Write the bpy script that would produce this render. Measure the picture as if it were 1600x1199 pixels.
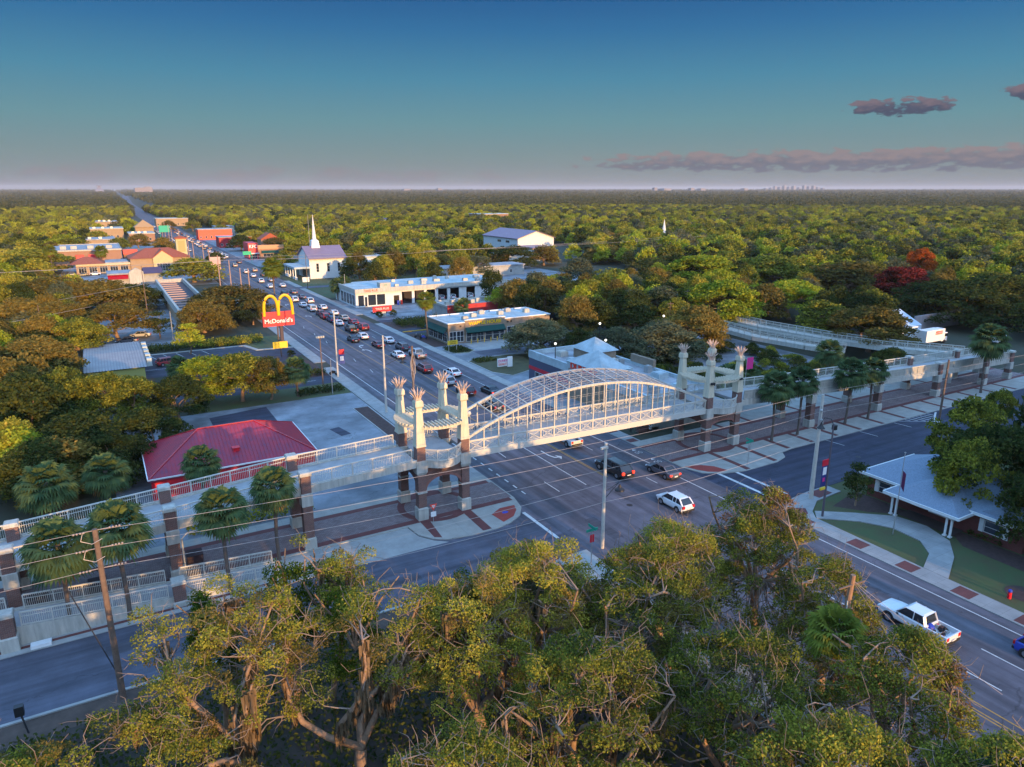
import bpy, math, random
import numpy as np
from mathutils import Vector
rad = math.radians
for o in list(bpy.data.objects): bpy.data.objects.remove(o)
scene = bpy.context.scene
COL = scene.collection
# ------------------------------------------------------------ camera, sky, sun, exposure
# world: the avenue runs along +Y, the footbridge crosses it along X; metres
EYE = Vector((0, 0, 40))
PITCH = math.atan(303.5/1110.0)
HEAD = rad(-30.0)                       # camera heading, 30 degrees right of the avenue
cam = bpy.data.objects.new("camera", bpy.data.cameras.new("camera"))
COL.objects.link(cam)
cam.location = EYE
cam.rotation_euler = (rad(90) - PITCH, 0, HEAD)
cam.data.sensor_fit = 'HORIZONTAL'; cam.data.sensor_width = 36.0
cam.data.lens = 36.0*1110/1600
cam.data.clip_start = 0.5; cam.data.clip_end = 60000
scene.camera = cam
scene.view_settings.view_transform = 'Standard'; scene.view_settings.look = 'None'
scene.view_settings.gamma = 1.0; scene.view_settings.use_curve_mapping = False
scene.view_settings.exposure = 1.4
SUN_EL = rad(7.2)
SUN_AZ = math.atan2(-1.0, 0.07)        # direction towards the sun, from +X
SD = Vector((math.cos(SUN_AZ)*math.cos(SUN_EL), math.sin(SUN_AZ)*math.cos(SUN_EL), math.sin(SUN_EL)))
sl = bpy.data.lights.new("sun", 'SUN'); sl.energy = 2.5; sl.angle = rad(0.6); sl.color = (1.0, 0.58, 0.23)
sun = bpy.data.objects.new("sun", sl); COL.objects.link(sun)
sun.rotation_euler = SD.to_track_quat('Z', 'Y').to_euler()

world = bpy.data.worlds.new("World"); scene.world = world; world.use_nodes = True
nt = world.node_tree; N = nt.nodes; L = nt.links
bg = N["Background"]
sky = N.new('ShaderNodeTexSky'); sky.sky_type = 'NISHITA'; sky.sun_disc = False
sky.sun_elevation = SUN_EL; sky.sun_rotation = math.pi/2 - SUN_AZ
sky.altitude = 50; sky.air_density = 1.25; sky.dust_density = 1.6; sky.ozone_density = 3.2
def wm(op, a, b=None, c=None):
    n = N.new('ShaderNodeMath'); n.operation = op
    for i, v in enumerate((a, b, c)):
        if v is None: continue
        if isinstance(v, (int, float)): n.inputs[i].default_value = v
        else: L.new(v, n.inputs[i])
    return n.outputs[0]
def wrange(v, a, b, c=0.0, d=1.0):
    n = N.new('ShaderNodeMapRange'); n.interpolation_type = 'SMOOTHSTEP'
    L.new(v, n.inputs[0])
    for i, q in enumerate((a, b, c, d)): n.inputs[1+i].default_value = q
    return n.outputs[0]
def wmix(f, a, b, blend='MIX'):
    n = N.new('ShaderNodeMix'); n.data_type = 'RGBA'; n.blend_type = blend
    for sock, v in ((n.inputs[0], f), (n.inputs[6], a), (n.inputs[7], b)):
        if isinstance(v, (int, float)): sock.default_value = v
        elif isinstance(v, tuple): sock.default_value = (*v, 1)
        else: L.new(v, sock)
    return n.outputs[2]
tc = N.new('ShaderNodeTexCoord'); sp = N.new('ShaderNodeSeparateXYZ'); L.new(tc.outputs['Generated'], sp.inputs[0])
el = wm('MULTIPLY', wm('ARCSINE', sp.outputs[2]), 57.29578)            # elevation, degrees
az = wm('MULTIPLY', wm('ARCTAN2', sp.outputs[0], sp.outputs[1]), 57.29578)   # bearing right of the avenue
# the lowest 20 degrees of this evening sky: mauve-grey at the horizon, teal, then deep blue; the Sky Texture above it
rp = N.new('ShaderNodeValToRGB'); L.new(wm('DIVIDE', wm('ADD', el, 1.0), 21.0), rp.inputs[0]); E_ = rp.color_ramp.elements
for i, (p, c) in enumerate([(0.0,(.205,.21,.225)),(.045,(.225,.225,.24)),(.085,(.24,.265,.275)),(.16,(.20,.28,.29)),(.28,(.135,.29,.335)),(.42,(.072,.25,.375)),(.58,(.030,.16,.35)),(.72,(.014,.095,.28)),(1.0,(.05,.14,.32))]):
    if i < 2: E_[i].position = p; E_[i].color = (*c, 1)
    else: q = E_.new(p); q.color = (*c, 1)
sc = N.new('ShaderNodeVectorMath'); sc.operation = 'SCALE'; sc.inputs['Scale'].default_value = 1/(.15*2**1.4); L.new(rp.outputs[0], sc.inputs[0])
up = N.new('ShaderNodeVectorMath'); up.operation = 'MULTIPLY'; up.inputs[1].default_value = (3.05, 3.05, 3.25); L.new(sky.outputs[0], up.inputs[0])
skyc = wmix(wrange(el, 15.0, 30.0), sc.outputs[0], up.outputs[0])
def cloud_layer(base, el0, el1, az0, az1, scale, th, lit, shade, seed, soft=.08, op=.9):
    cv = N.new('ShaderNodeCombineXYZ')
    L.new(wm('MULTIPLY', az, scale), cv.inputs[0]); L.new(wm('MULTIPLY', el, scale*2.6), cv.inputs[1]); cv.inputs[2].default_value = seed
    nz = N.new('ShaderNodeTexNoise'); nz.inputs['Scale'].default_value = 1; nz.inputs['Detail'].default_value = 6; nz.inputs['Roughness'].default_value = .55
    L.new(cv.outputs[0], nz.inputs['Vector'])
    m = (el0+el1)/2; h = (el1-el0)/2
    fe = wm('SUBTRACT', 1.0, wm('POWER', wm('ABSOLUTE', wm('DIVIDE', wm('SUBTRACT', el, m), h)), 2.0))
    ma = (az0+az1)/2; ha = (az1-az0)/2
    fa = wm('SUBTRACT', 1.0, wm('POWER', wm('ABSOLUTE', wm('DIVIDE', wm('SUBTRACT', az, ma), ha)), 4.0))
    fe = wm('MAXIMUM', fe, -3.0); fa = wm('MAXIMUM', fa, -3.0)
    d = wm('ADD', nz.outputs[0], wm('ADD', wm('MULTIPLY', fe, .22), wm('MULTIPLY', fa, .3)))
    cov = wm('MULTIPLY', wrange(d, th, th+soft), op)
    t = wm('ADD', wm('DIVIDE', wm('SUBTRACT', el, el0), el1-el0), wm('MULTIPLY', wm('SUBTRACT', nz.outputs[0], .5), 1.8))
    c = wmix(wrange(t, .25, .95), shade, lit)
    return wmix(cov, base, c)
skyc = cloud_layer(skyc, 1.2, 2.75, 34, 80, .85, .80, (.74, .56, .58), (.34, .34, .46), 3.1, .12, .85)
skyc = cloud_layer(skyc, -0.4, 1.9, -20, 36, .40, .88, (.66, .56, .62), (.42, .40, .50), 9.4, .25, .55)
skyc = cloud_layer(skyc, 4.75, 5.9, 53.6, 60.6, 1.05, .80, (.50, .36, .44), (.16, .17, .30), 5.6, .10, .92)
skyc = cloud_layer(skyc, 5.3, 6.4, 62.6, 68, 1.0, .80, (.50, .36, .44), (.16, .17, .30), 1.7, .10, .92)
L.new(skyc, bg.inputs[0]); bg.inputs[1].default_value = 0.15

# ------------------------------------------------------------ helpers
def link(o, parent=None):
    COL.objects.link(o)
    if parent is not None: o.parent = parent
    return o
def tag(o, label=None, cat=None, group=None, kind=None):
    if label: o["label"] = label
    if cat: o["category"] = cat
    if group: o["group"] = group
    if kind: o["kind"] = kind
    return o
def empty(name, loc, label, cat, group=None, rz=0.0):
    e = bpy.data.objects.new(name, None); e.location = loc; e.rotation_euler = (0, 0, rz); e.empty_display_size = .3
    COL.objects.link(e); return tag(e, label, cat, group)
class MB:
    """collects shapes and links them as one mesh object; base is subtracted so that parts sit under their Empty"""
    def __init__(s, base=(0, 0, 0)): s.v = []; s.f = []; s.m = []; s.b = base; s.mi = 0
    def add(s, vs, fs):
        n = len(s.v); b = s.b
        s.v += [(x-b[0], y-b[1], z-b[2]) for x, y, z in vs]; s.f += [tuple(i+n for i in f) for f in fs]; s.m += [s.mi]*len(fs); return s
    def box(s, x0, x1, y0, y1, z0, z1):
        return s.add([(x0,y0,z0),(x1,y0,z0),(x1,y1,z0),(x0,y1,z0),(x0,y0,z1),(x1,y0,z1),(x1,y1,z1),(x0,y1,z1)],
                     [(3,2,1,0),(4,5,6,7),(0,1,5,4),(1,2,6,5),(2,3,7,6),(3,0,4,7)])
    def taper(s, cx, cy, z0, z1, w0, w1, d0=None, d1=None):
        d0 = w0 if d0 is None else d0; d1 = w1 if d1 is None else d1; v = []
        for z, w, d in ((z0, w0, d0), (z1, w1, d1)):
            v += [(cx-w/2,cy-d/2,z),(cx+w/2,cy-d/2,z),(cx+w/2,cy+d/2,z),(cx-w/2,cy+d/2,z)]
        return s.add(v, [(3,2,1,0),(4,5,6,7),(0,1,5,4),(1,2,6,5),(2,3,7,6),(3,0,4,7)])
    def bar(s, p, q, w, h=None):
        """square bar between two points"""
        h = w if h is None else h
        p = Vector(p); q = Vector(q); d = (q-p)
        if d.length < 1e-6: return s
        d.normalize(); up = Vector((0,0,1)) if abs(d.z) < .95 else Vector((0,1,0))
        a = d.cross(up).normalized()*w/2; c = a.cross(d).normalized()*h/2
        v = [p-a-c, p+a-c, p+a+c, p-a+c, q-a-c, q+a-c, q+a+c, q-a+c]
        return s.add([tuple(i) for i in v], [(3,2,1,0),(4,5,6,7),(0,1,5,4),(1,2,6,5),(2,3,7,6),(3,0,4,7)])
    def tube(s, pts, rs, n=8, cap=True):
        if isinstance(rs, (int, float)): rs = [rs]*len(pts)
        P = [Vector(p) for p in pts]; vs = []; k = len(P)
        for i in range(k):
            d = (P[min(i+1,k-1)]-P[max(i-1,0)]); d = d.normalized() if d.length > 1e-9 else Vector((0,0,1))
            up = Vector((0,0,1)) if abs(d.z) < .9 else Vector((1,0,0))
            a = d.cross(up).normalized(); b = a.cross(d).normalized()
            for j in range(n):
                t = 2*math.pi*j/n; vs.append(tuple(P[i]+(a*math.cos(t)+b*math.sin(t))*rs[i]))
        fs = [(i*n+j, i*n+(j+1)%n, (i+1)*n+(j+1)%n, (i+1)*n+j) for i in range(k-1) for j in range(n)]
        if cap: fs += [tuple(range(n))[::-1], tuple(range((k-1)*n, k*n))]
        return s.add(vs, fs)
    def prism(s, pts, z0, z1, top=True):
        if sum(pts[i][0]*pts[(i+1)%len(pts)][1]-pts[(i+1)%len(pts)][0]*pts[i][1] for i in range(len(pts))) < 0: pts = pts[::-1]
        n = len(pts); v = [(x,y,z0) for x,y in pts]+[(x,y,z1) for x,y in pts]
        f = [(i,(i+1)%n,n+(i+1)%n,n+i) for i in range(n)]+[tuple(range(n,2*n)), tuple(range(n))[::-1]]
        return s.add(v, f)
    def vprism(s, pts, a, b, axis='y'):
        """polygon of (u,z) extruded along y (u=x) or along x (u=y) from a to b"""
        n = len(pts)
        if axis == 'y': v = [(u,a,z) for u,z in pts]+[(u,b,z) for u,z in pts]
        else: v = [(a,u,z) for u,z in pts]+[(b,u,z) for u,z in pts]
        return s.add(v, [(i,(i+1)%n,n+(i+1)%n,n+i) for i in range(n)]+[tuple(range(n))[::-1], tuple(range(n,2*n))])
    def flat(s, pts, z):
        if sum(pts[i][0]*pts[(i+1)%len(pts)][1]-pts[(i+1)%len(pts)][0]*pts[i][1] for i in range(len(pts))) < 0: pts = pts[::-1]
        return s.add([(x,y,z) for x,y in pts], [tuple(range(len(pts)))])
    def ball(s, c, r, nu=10, nv=6, sq=(1,1,1)):
        v = [(c[0],c[1],c[2]-r*sq[2])]
        for i in range(1,nv):
            p = math.pi*i/nv
            for j in range(nu):
                t = 2*math.pi*j/nu; v.append((c[0]+r*sq[0]*math.sin(p)*math.cos(t), c[1]+r*sq[1]*math.sin(p)*math.sin(t), c[2]-r*sq[2]*math.cos(p)))
        v.append((c[0],c[1],c[2]+r*sq[2])); f = []
        for j in range(nu): f.append((0,1+(j+1)%nu,1+j)); f.append((len(v)-1,1+(nv-2)*nu+j,1+(nv-2)*nu+(j+1)%nu))
        for i in range(nv-2):
            for j in range(nu): f.append((1+i*nu+j,1+i*nu+(j+1)%nu,1+(i+1)*nu+(j+1)%nu,1+(i+1)*nu+j))
        return s.add(v, f)
    def build(s, name, mats, parent=None, smooth=False, bevel=0):
        me = bpy.data.meshes.new(name); me.from_pydata(s.v, [], s.f)
        for m in (mats if isinstance(mats, (list, tuple)) else [mats]): me.materials.append(m)
        if any(s.m): me.polygons.foreach_set('material_index', s.m)
        if smooth: me.polygons.foreach_set('use_smooth', [True]*len(me.polygons))
        me.update()
        o = bpy.data.objects.new(name, me); link(o, parent)
        if bevel:
            b = o.modifiers.new('bevel', 'BEVEL'); b.width = bevel; b.segments = 2; b.limit_method = 'ANGLE'
        return o
def copy_tree(o, parent=None):
    c = o.copy(); COL.objects.link(c)
    if parent is not None: c.parent = parent
    for ch in o.children: copy_tree(ch, c)
    return c
def text_mesh(name, body, size, mat, parent, loc, rot=(math.pi/2, 0, 0), depth=.04, sx=1.0, base=(0,0,0), bold=.0):
    cu = bpy.data.curves.new(name, 'FONT'); cu.body = body; cu.size = size; cu.extrude = depth; cu.align_x = 'CENTER'; cu.align_y = 'CENTER'; cu.offset = bold
    t = bpy.data.objects.new('tmp_text', cu); COL.objects.link(t); bpy.context.view_layer.update()
    me = bpy.data.meshes.new_from_object(t.evaluated_get(bpy.context.evaluated_depsgraph_get()))
    bpy.data.objects.remove(t); me.materials.clear(); me.materials.append(mat)
    o = bpy.data.objects.new(name, me); link(o, parent)
    o.location = (loc[0]-base[0], loc[1]-base[1], loc[2]-base[2]); o.rotation_euler = rot; o.scale = (sx, 1, 1)
    return o

# ------------------------------------------------------------ materials
MATS = {}
def mat(name, col, rough=.75, metal=0.0, var=0.0, vs=1.0, bump=0.0, bs=8.0, emit=0.0, spec=.5, col2=None, stretch=None, coord='pos'):
    if name in MATS: return MATS[name]
    m = bpy.data.materials.new(name); m.use_nodes = True; t = m.node_tree; n = t.nodes; b = n['Principled BSDF']
    b.inputs['Base Color'].default_value = (*col, 1); b.inputs['Roughness'].default_value = rough; b.inputs['Metallic'].default_value = metal
    b.inputs['Specular IOR Level'].default_value = spec
    if emit: b.inputs['Emission Color'].default_value = (*col, 1); b.inputs['Emission Strength'].default_value = emit
    if var or bump:
        if coord == 'pos': src = n.new('ShaderNodeNewGeometry').outputs['Position']
        else: src = n.new('ShaderNodeTexCoord').outputs['Object']
        if stretch:
            mp = n.new('ShaderNodeMapping'); mp.inputs['Scale'].default_value = stretch; t.links.new(src, mp.inputs[0]); src = mp.outputs[0]
    if var:
        nz = n.new('ShaderNodeTexNoise'); nz.inputs['Scale'].default_value = vs; nz.inputs['Detail'].default_value = 5; nz.inputs['Roughness'].default_value = .65
        t.links.new(src, nz.inputs['Vector'])
        r = n.new('ShaderNodeValToRGB'); c2 = col2 or tuple(c*(1-var) for c in col); c3 = tuple(min(1, c*(1+var*.6)) for c in col)
        r.color_ramp.elements[0].position = .3; r.color_ramp.elements[0].color = (*c2, 1)
        r.color_ramp.elements[1].position = .7; r.color_ramp.elements[1].color = (*c3, 1)
        t.links.new(nz.outputs[0], r.inputs[0]); t.links.new(r.outputs[0], b.inputs['Base Color'])
    if bump:
        nb = n.new('ShaderNodeTexNoise'); nb.inputs['Scale'].default_value = bs; nb.inputs['Detail'].default_value = 4
        t.links.new(src, nb.inputs['Vector']); bp = n.new('ShaderNodeBump'); bp.inputs['Strength'].default_value = bump; bp.inputs['Distance'].default_value = .05
        t.links.new(nb.outputs[0], bp.inputs['Height']); t.links.new(bp.outputs[0], b.inputs['Normal'])
    MATS[name] = m; return m
def brick_mat(name, c1, c2, mortar, scale=1.0, w=.22, h=.075, ground=False, rough=.85, ms=.012, offset=.5, var=.25, vs=.6):
    m = bpy.data.materials.new(name); m.use_nodes = True; t = m.node_tree; n = t.nodes; b = n['Principled BSDF']
    g = n.new('ShaderNodeNewGeometry'); s = n.new('ShaderNodeSeparateXYZ'); t.links.new(g.outputs['Position'], s.inputs[0])
    cv = n.new('ShaderNodeCombineXYZ')
    if ground: t.links.new(s.outputs[0], cv.inputs[0]); t.links.new(s.outputs[1], cv.inputs[1])
    else:
        ad = n.new('ShaderNodeMath'); ad.operation = 'ADD'; t.links.new(s.outputs[0], ad.inputs[0]); t.links.new(s.outputs[1], ad.inputs[1])
        t.links.new(ad.outputs[0], cv.inputs[0]); t.links.new(s.outputs[2], cv.inputs[1])
    br = n.new('ShaderNodeTexBrick'); br.offset = offset; br.inputs['Scale'].default_value = scale; br.inputs['Brick Width'].default_value = w; br.inputs['Row Height'].default_value = h
    br.inputs['Mortar Size'].default_value = ms; br.inputs['Color1'].default_value = (*c1,1); br.inputs['Color2'].default_value = (*c2,1); br.inputs['Mortar'].default_value = (*mortar,1)
    t.links.new(cv.outputs[0], br.inputs['Vector'])
    nz = n.new('ShaderNodeTexNoise'); nz.inputs['Scale'].default_value = vs; nz.inputs['Detail'].default_value = 6; t.links.new(g.outputs['Position'], nz.inputs['Vector'])
    r = n.new('ShaderNodeValToRGB'); r.color_ramp.elements[0].position = .3; r.color_ramp.elements[0].color = (1-var,)*3+(1,); r.color_ramp.elements[1].position = .7; r.color_ramp.elements[1].color = (1,1,1,1)
    t.links.new(nz.outputs[0], r.inputs[0])
    mx = n.new('ShaderNodeMix'); mx.data_type = 'RGBA'; mx.blend_type = 'MULTIPLY'; mx.inputs[0].default_value = 1
    t.links.new(br.outputs[0], mx.inputs[6]); t.links.new(r.outputs[0], mx.inputs[7]); t.links.new(mx.outputs[2], b.inputs['Base Color'])
    b.inputs['Roughness'].default_value = rough
    MATS[name] = m; return m
def asphalt_mat(name, col, tracks=None, stretch=None):
    """noise-mottled asphalt; tracks = darker oil lanes down the middle of each lane"""
    m = mat(name, col, .85, var=.28, vs=.35, bump=.25, bs=30)
    t = m.node_tree; n = t.nodes; b = n['Principled BSDF']; src = b.inputs['Base Color'].links[0].from_socket
    g = n.new('ShaderNodeNewGeometry')
    mp = n.new('ShaderNodeMapping'); mp.inputs['Scale'].default_value = stretch or ((.9, .035, 1) if tracks else (.05, .9, 1)); t.links.new(g.outputs['Position'], mp.inputs[0])
    nz = n.new('ShaderNodeTexNoise'); nz.inputs['Scale'].default_value = 1; nz.inputs['Detail'].default_value = 4; t.links.new(mp.outputs[0], nz.inputs['Vector'])
    r = n.new('ShaderNodeValToRGB'); r.color_ramp.elements[0].position = .35; r.color_ramp.elements[0].color = (.60,.60,.60,1); r.color_ramp.elements[1].position = .68; r.color_ramp.elements[1].color = (1.18,1.18,1.18,1)
    t.links.new(nz.outputs[0], r.inputs[0])
    mx = n.new('ShaderNodeMix'); mx.data_type = 'RGBA'; mx.blend_type = 'MULTIPLY'; mx.inputs[0].default_value = 1
    t.links.new(src, mx.inputs[6]); t.links.new(r.outputs[0], mx.inputs[7]); out = mx.outputs[2]
    # thin tar-sealed cracks
    vo = n.new('ShaderNodeTexVoronoi'); vo.feature = 'DISTANCE_TO_EDGE'; vo.inputs['Scale'].default_value = .09
    dn = n.new('ShaderNodeTexNoise'); dn.inputs['Scale'].default_value = .5; dn.inputs['Detail'].default_value = 5; t.links.new(g.outputs['Position'], dn.inputs['Vector'])
    va = n.new('ShaderNodeVectorMath'); va.operation = 'MULTIPLY_ADD'; va.inputs[1].default_value = (4,4,0); t.links.new(dn.outputs[1], va.inputs[0]); t.links.new(g.outputs['Position'], va.inputs[2])
    t.links.new(va.outputs[0], vo.inputs['Vector'])
    cr = n.new('ShaderNodeMapRange'); cr.inputs[1].default_value = 0; cr.inputs[2].default_value = .006; cr.inputs[3].default_value = .6; cr.inputs[4].default_value = 1; t.links.new(vo.outputs[0], cr.inputs[0])
    mx2 = n.new('ShaderNodeMix'); mx2.data_type = 'RGBA'; mx2.blend_type = 'MULTIPLY'; mx2.inputs[0].default_value = 1
    t.links.new(out, mx2.inputs[6]); t.links.new(cr.outputs[0], mx2.inputs[7]); out = mx2.outputs[2]
    t.links.new(out, b.inputs['Base Color']); return m
def leaf_mat(name, ramp, trans=.38, rough=.6, hv=.3):
    """foliage: colour picked per leaf clump and per tree, a share of the light passes through"""
    m = bpy.data.materials.new(name); m.use_nodes = True; t = m.node_tree; n = t.nodes
    n.remove(n['Principled BSDF']); out = n['Material Output']
    g = n.new('ShaderNodeNewGeometry'); oi = n.new('ShaderNodeObjectInfo'); tc = n.new('ShaderNodeTexCoord')
    nz = n.new('ShaderNodeTexNoise'); nz.inputs['Scale'].default_value = .55; nz.inputs['Detail'].default_value = 3; t.links.new(g.outputs['Position'], nz.inputs['Vector'])
    a = n.new('ShaderNodeMath'); a.operation = 'MULTIPLY_ADD'; a.inputs[1].default_value = .45; t.links.new(g.outputs['Random Per Island'], a.inputs[0])
    b2 = n.new('ShaderNodeMath'); b2.operation = 'MULTIPLY_ADD'; b2.inputs[1].default_value = 1.1; b2.inputs[2].default_value = -.42
    t.links.new(nz.outputs[0], b2.inputs[0]); t.links.new(b2.outputs[0], a.inputs[2])
    n2 = n.new('ShaderNodeTexNoise'); n2.inputs['Scale'].default_value = .016; n2.inputs['Detail'].default_value = 3; t.links.new(g.outputs['Position'], n2.inputs['Vector'])
    a2 = n.new('ShaderNodeMath'); a2.operation = 'MULTIPLY_ADD'; a2.inputs[1].default_value = .9; t.links.new(n2.outputs[0], a2.inputs[0]); a3 = n.new('ShaderNodeMath'); a3.operation = 'ADD'; a3.inputs[1].default_value = -.50; t.links.new(a.outputs[0], a3.inputs[0]); t.links.new(a3.outputs[0], a2.inputs[2]); a = a2
    c = n.new('ShaderNodeMath'); c.operation = 'MULTIPLY_ADD'; c.inputs[1].default_value = hv; t.links.new(oi.outputs['Random'], c.inputs[0]); t.links.new(a.outputs[0], c.inputs[2])
    r = n.new('ShaderNodeValToRGB'); e = r.color_ramp.elements
    for i, (p, cc) in enumerate(ramp):
        if i < 2: e[i].position = p; e[i].color = (*cc, 1)
        else: q = e.new(p); q.color = (*cc, 1)
    t.links.new(c.outputs[0], r.inputs[0])
    d = n.new('ShaderNodeBsdfDiffuse'); tr = n.new('ShaderNodeBsdfTranslucent'); ms = n.new('ShaderNodeMixShader'); ms.inputs[0].default_value = trans
    t.links.new(r.outputs[0], d.inputs[0]); t.links.new(r.outputs[0], tr.inputs[0]); t.links.new(d.outputs[0], ms.inputs[1]); t.links.new(tr.outputs[0], ms.inputs[2])
    t.links.new(ms.outputs[0], out.inputs[0]); MATS[name] = m; return m

ASPH = asphalt_mat('asphalt_avenue', (.120,.113,.135), tracks=True)
ASPH2 = asphalt_mat('asphalt_side_street', (.105,.108,.140))
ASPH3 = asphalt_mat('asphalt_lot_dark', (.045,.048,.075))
OLDLOT = asphalt_mat('worn_grey_lot', (.25,.27,.295), stretch=(.12,.16,1))
CONC = mat('concrete', (.36,.36,.34), .9, var=.22, vs=.5, bump=.15, bs=20)
CONCW = mat('pale_cast_concrete', (.47,.455,.40), .8, var=.26, vs=1.6, bump=.1, bs=12, stretch=(1.6,1.6,.22))
CONCD = mat('deck_concrete', (.36,.36,.36), .85, var=.2, vs=.6)
OBEL = mat('cream_stucco', (.62,.55,.41), .8, var=.18, vs=2, bump=.1, bs=25, stretch=(2,2,.2))
SIDEW = brick_mat('sidewalk_slabs', (.37,.36,.34), (.33,.33,.32), (.18,.18,.17), 1, 1.6, 1.6, ground=True, ms=.012, offset=0)
PLAZA = brick_mat('plaza_concrete', (.42,.40,.35), (.39,.38,.34), (.26,.25,.23), 1, 3.1, 2.9, ground=True, ms=.014, offset=0)
PAVER = brick_mat('mauve_pavers', (.23,.15,.145), (.31,.235,.225), (.12,.10,.10), 1, .42, .21, ground=True, ms=.02)
REDPAV = brick_mat('red_brick_paving', (.20,.058,.050), (.155,.045,.042), (.12,.05,.045), 1, .22, .11, ground=True, ms=.01)
REDSMOOTH = mat('red_stamped_concrete', (.33,.055,.04), .8, var=.15, vs=1)
BRICK = brick_mat('red_brick', (.23,.085,.062), (.15,.058,.048), (.27,.23,.20), 1, .32, .11, ms=.014)
BRICKR = brick_mat('house_brick', (.21,.045,.035), (.165,.035,.028), (.16,.09,.08), 1, .26, .085, ms=.01)
GRASS = mat('lawn', (.050,.080,.026), .95, var=.5, vs=.35, bump=.8, bs=14, col2=(.085,.075,.032))
GROUND = mat('woodland_ground', (.040,.040,.026), .95, var=.5, vs=.08, bump=.4, bs=4, col2=(.028,.034,.014))
MULCH = mat('mulch', (.075,.042,.036), .95, var=.4, vs=2, bump=.5, bs=15)
DIRT = mat('bare_dirt', (.10,.068,.052), .95, var=.35, vs=.7, bump=.3, bs=9)
WPAINT = mat('white_road_paint', (.62,.62,.60), .7, var=.25, vs=2)
YPAINT = mat('yellow_road_paint', (.52,.27,.045), .7, var=.25, vs=2)
CREAM = mat('cream_painted_steel', (.55,.51,.43), .55, var=.2, vs=2, stretch=(2,2,.6))
CREAM2 = mat('pale_railing_paint', (.54,.52,.46), .55)
FROND = mat('weathered_rose_metal', (.60,.44,.35), .6, var=.15, vs=4, coord='obj')
WHITE = mat('white_paint', (.76,.76,.74), .6, var=.06, vs=1)
WHITEW = mat('white_wall', (.66,.67,.66), .8, var=.1, vs=.7)
GLASS = mat('dark_glass', (.02,.025,.032), .08, spec=.8)
GLASSB = mat('bluish_window_glass', (.045,.055,.08), .1, spec=.8)
BLACK = mat('black_metal', (.02,.02,.022), .5)
STEEL = mat('galvanised_steel', (.42,.42,.41), .45, metal=.5, var=.1, vs=3)
POLEC = mat('concrete_pole', (.52,.49,.43), .85, var=.12, vs=2)
POLEW = mat('weathered_timber_pole', (.17,.115,.085), .9, var=.25, vs=3)
WIRE = mat('aluminium_wire', (.42,.36,.32), .5, metal=.3)
BARK = mat('oak_bark', (.29,.185,.115), .9, var=.35, vs=2, bump=.5, bs=10, coord='obj')
BARKP = mat('palm_bark', (.14,.105,.085), .9, var=.3, vs=5, bump=.5, bs=14, coord='obj')
BARKL = mat('pale_twig_bark', (.26,.19,.145), .9, var=.25, vs=3, coord='obj')
REDROOF = mat('crimson_metal_roof', (.32,.025,.045), .45, var=.35, vs=.8, col2=(.17,.035,.075))
REDWALL = mat('crimson_wall', (.34,.012,.022), .6)
REDSIGN = mat('red_sign', (.62,.012,.03), .45)
YEL = mat('golden_yellow', (.85,.50,.01), .45)
YELSIGN = mat('yellow_sign_face', (.80,.52,.03), .5)
TEAL = mat('teal_awning', (.012,.13,.11), .6, var=.1, vs=2)
TAN = brick_mat('tan_brick', (.34,.25,.17), (.29,.21,.145), (.28,.23,.18), 1, .4, .14, ms=.01)
TANW = mat('ochre_stucco', (.36,.25,.15), .85, var=.1, vs=.5)
ORW = mat('terracotta_wall', (.32,.18,.115), .85, var=.1, vs=.4)
TILE = mat('terracotta_tile_roof', (.36,.085,.035), .8, var=.25, vs=1.5)
ROOFB = mat('pale_teal_flat_roof', (.42,.50,.52), .7, var=.32, vs=.35)
ROOFG = mat('grey_flat_roof', (.34,.35,.37), .8, var=.4, vs=.3)
SHING = mat('blue_grey_shingle', (.22,.275,.345), .85, var=.25, vs=6, bump=.3, bs=12)
PURPR = mat('mauve_metal_roof', (.22,.16,.22), .55, var=.12, vs=.6)
SLATE = mat('slate_blue_panel', (.07,.08,.13), .7)
ORRED = mat('orange_red_letters', (.85,.06,.03), .5)
PINK = mat('magenta_banner', (.65,.03,.22), .6)
GREEN = mat('green_street_sign', (.01,.30,.20), .5)
LAMPG = mat('lamp_glow', (1.0,.92,.75), .5, emit=.9)
BLUE = mat('blue_plastic', (.02,.05,.42), .5)
TAIL = mat('tail_light_red', (.55,.01,.012), .35)
TAILON = mat('tail_light_lit', (1.0,.05,.025), .35, emit=.55)
SIGNW = mat('white_sign_face', (.78,.76,.74), .5)
YELKERB = mat('yellow_kerb_paint', (.55,.33,.04), .8)

OAKR = [(.0,(0.044,0.061,0.020)),(.28,(0.122,0.146,0.027)),(.52,(0.281,0.275,0.039)),(.78,(0.464,0.403,0.055)),(1,(0.586,0.451,0.085))]
LEAF_OAK = leaf_mat('oak_foliage', OAKR)
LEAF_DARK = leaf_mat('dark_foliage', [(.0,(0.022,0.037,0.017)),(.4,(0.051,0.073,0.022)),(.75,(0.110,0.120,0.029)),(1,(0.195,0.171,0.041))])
LEAF_LIME = leaf_mat('lime_foliage', [(.0,(0.085,0.122,0.015)),(.35,(0.268,0.317,0.030)),(.7,(0.512,0.500,0.049)),(1,(0.634,0.537,0.073))])
LEAF_OLIVE = leaf_mat('olive_brown_foliage', [(.0,(0.061,0.059,0.022)),(.4,(0.159,0.128,0.034)),(.75,(0.305,0.220,0.051)),(1,(0.415,0.268,0.073))])
LEAF_GREY = leaf_mat('grey_green_foliage', [(.0,(0.043,0.059,0.037)),(.4,(0.110,0.128,0.073)),(.75,(0.195,0.201,0.098)),(1,(0.293,0.256,0.122))])
LEAF_RED = leaf_mat('crimson_foliage', [(.0,(.10,.022,.018)),(.5,(.30,.045,.04)),(.8,(.40,.09,.04)),(1,(.18,.11,.03))], hv=0)
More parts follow.
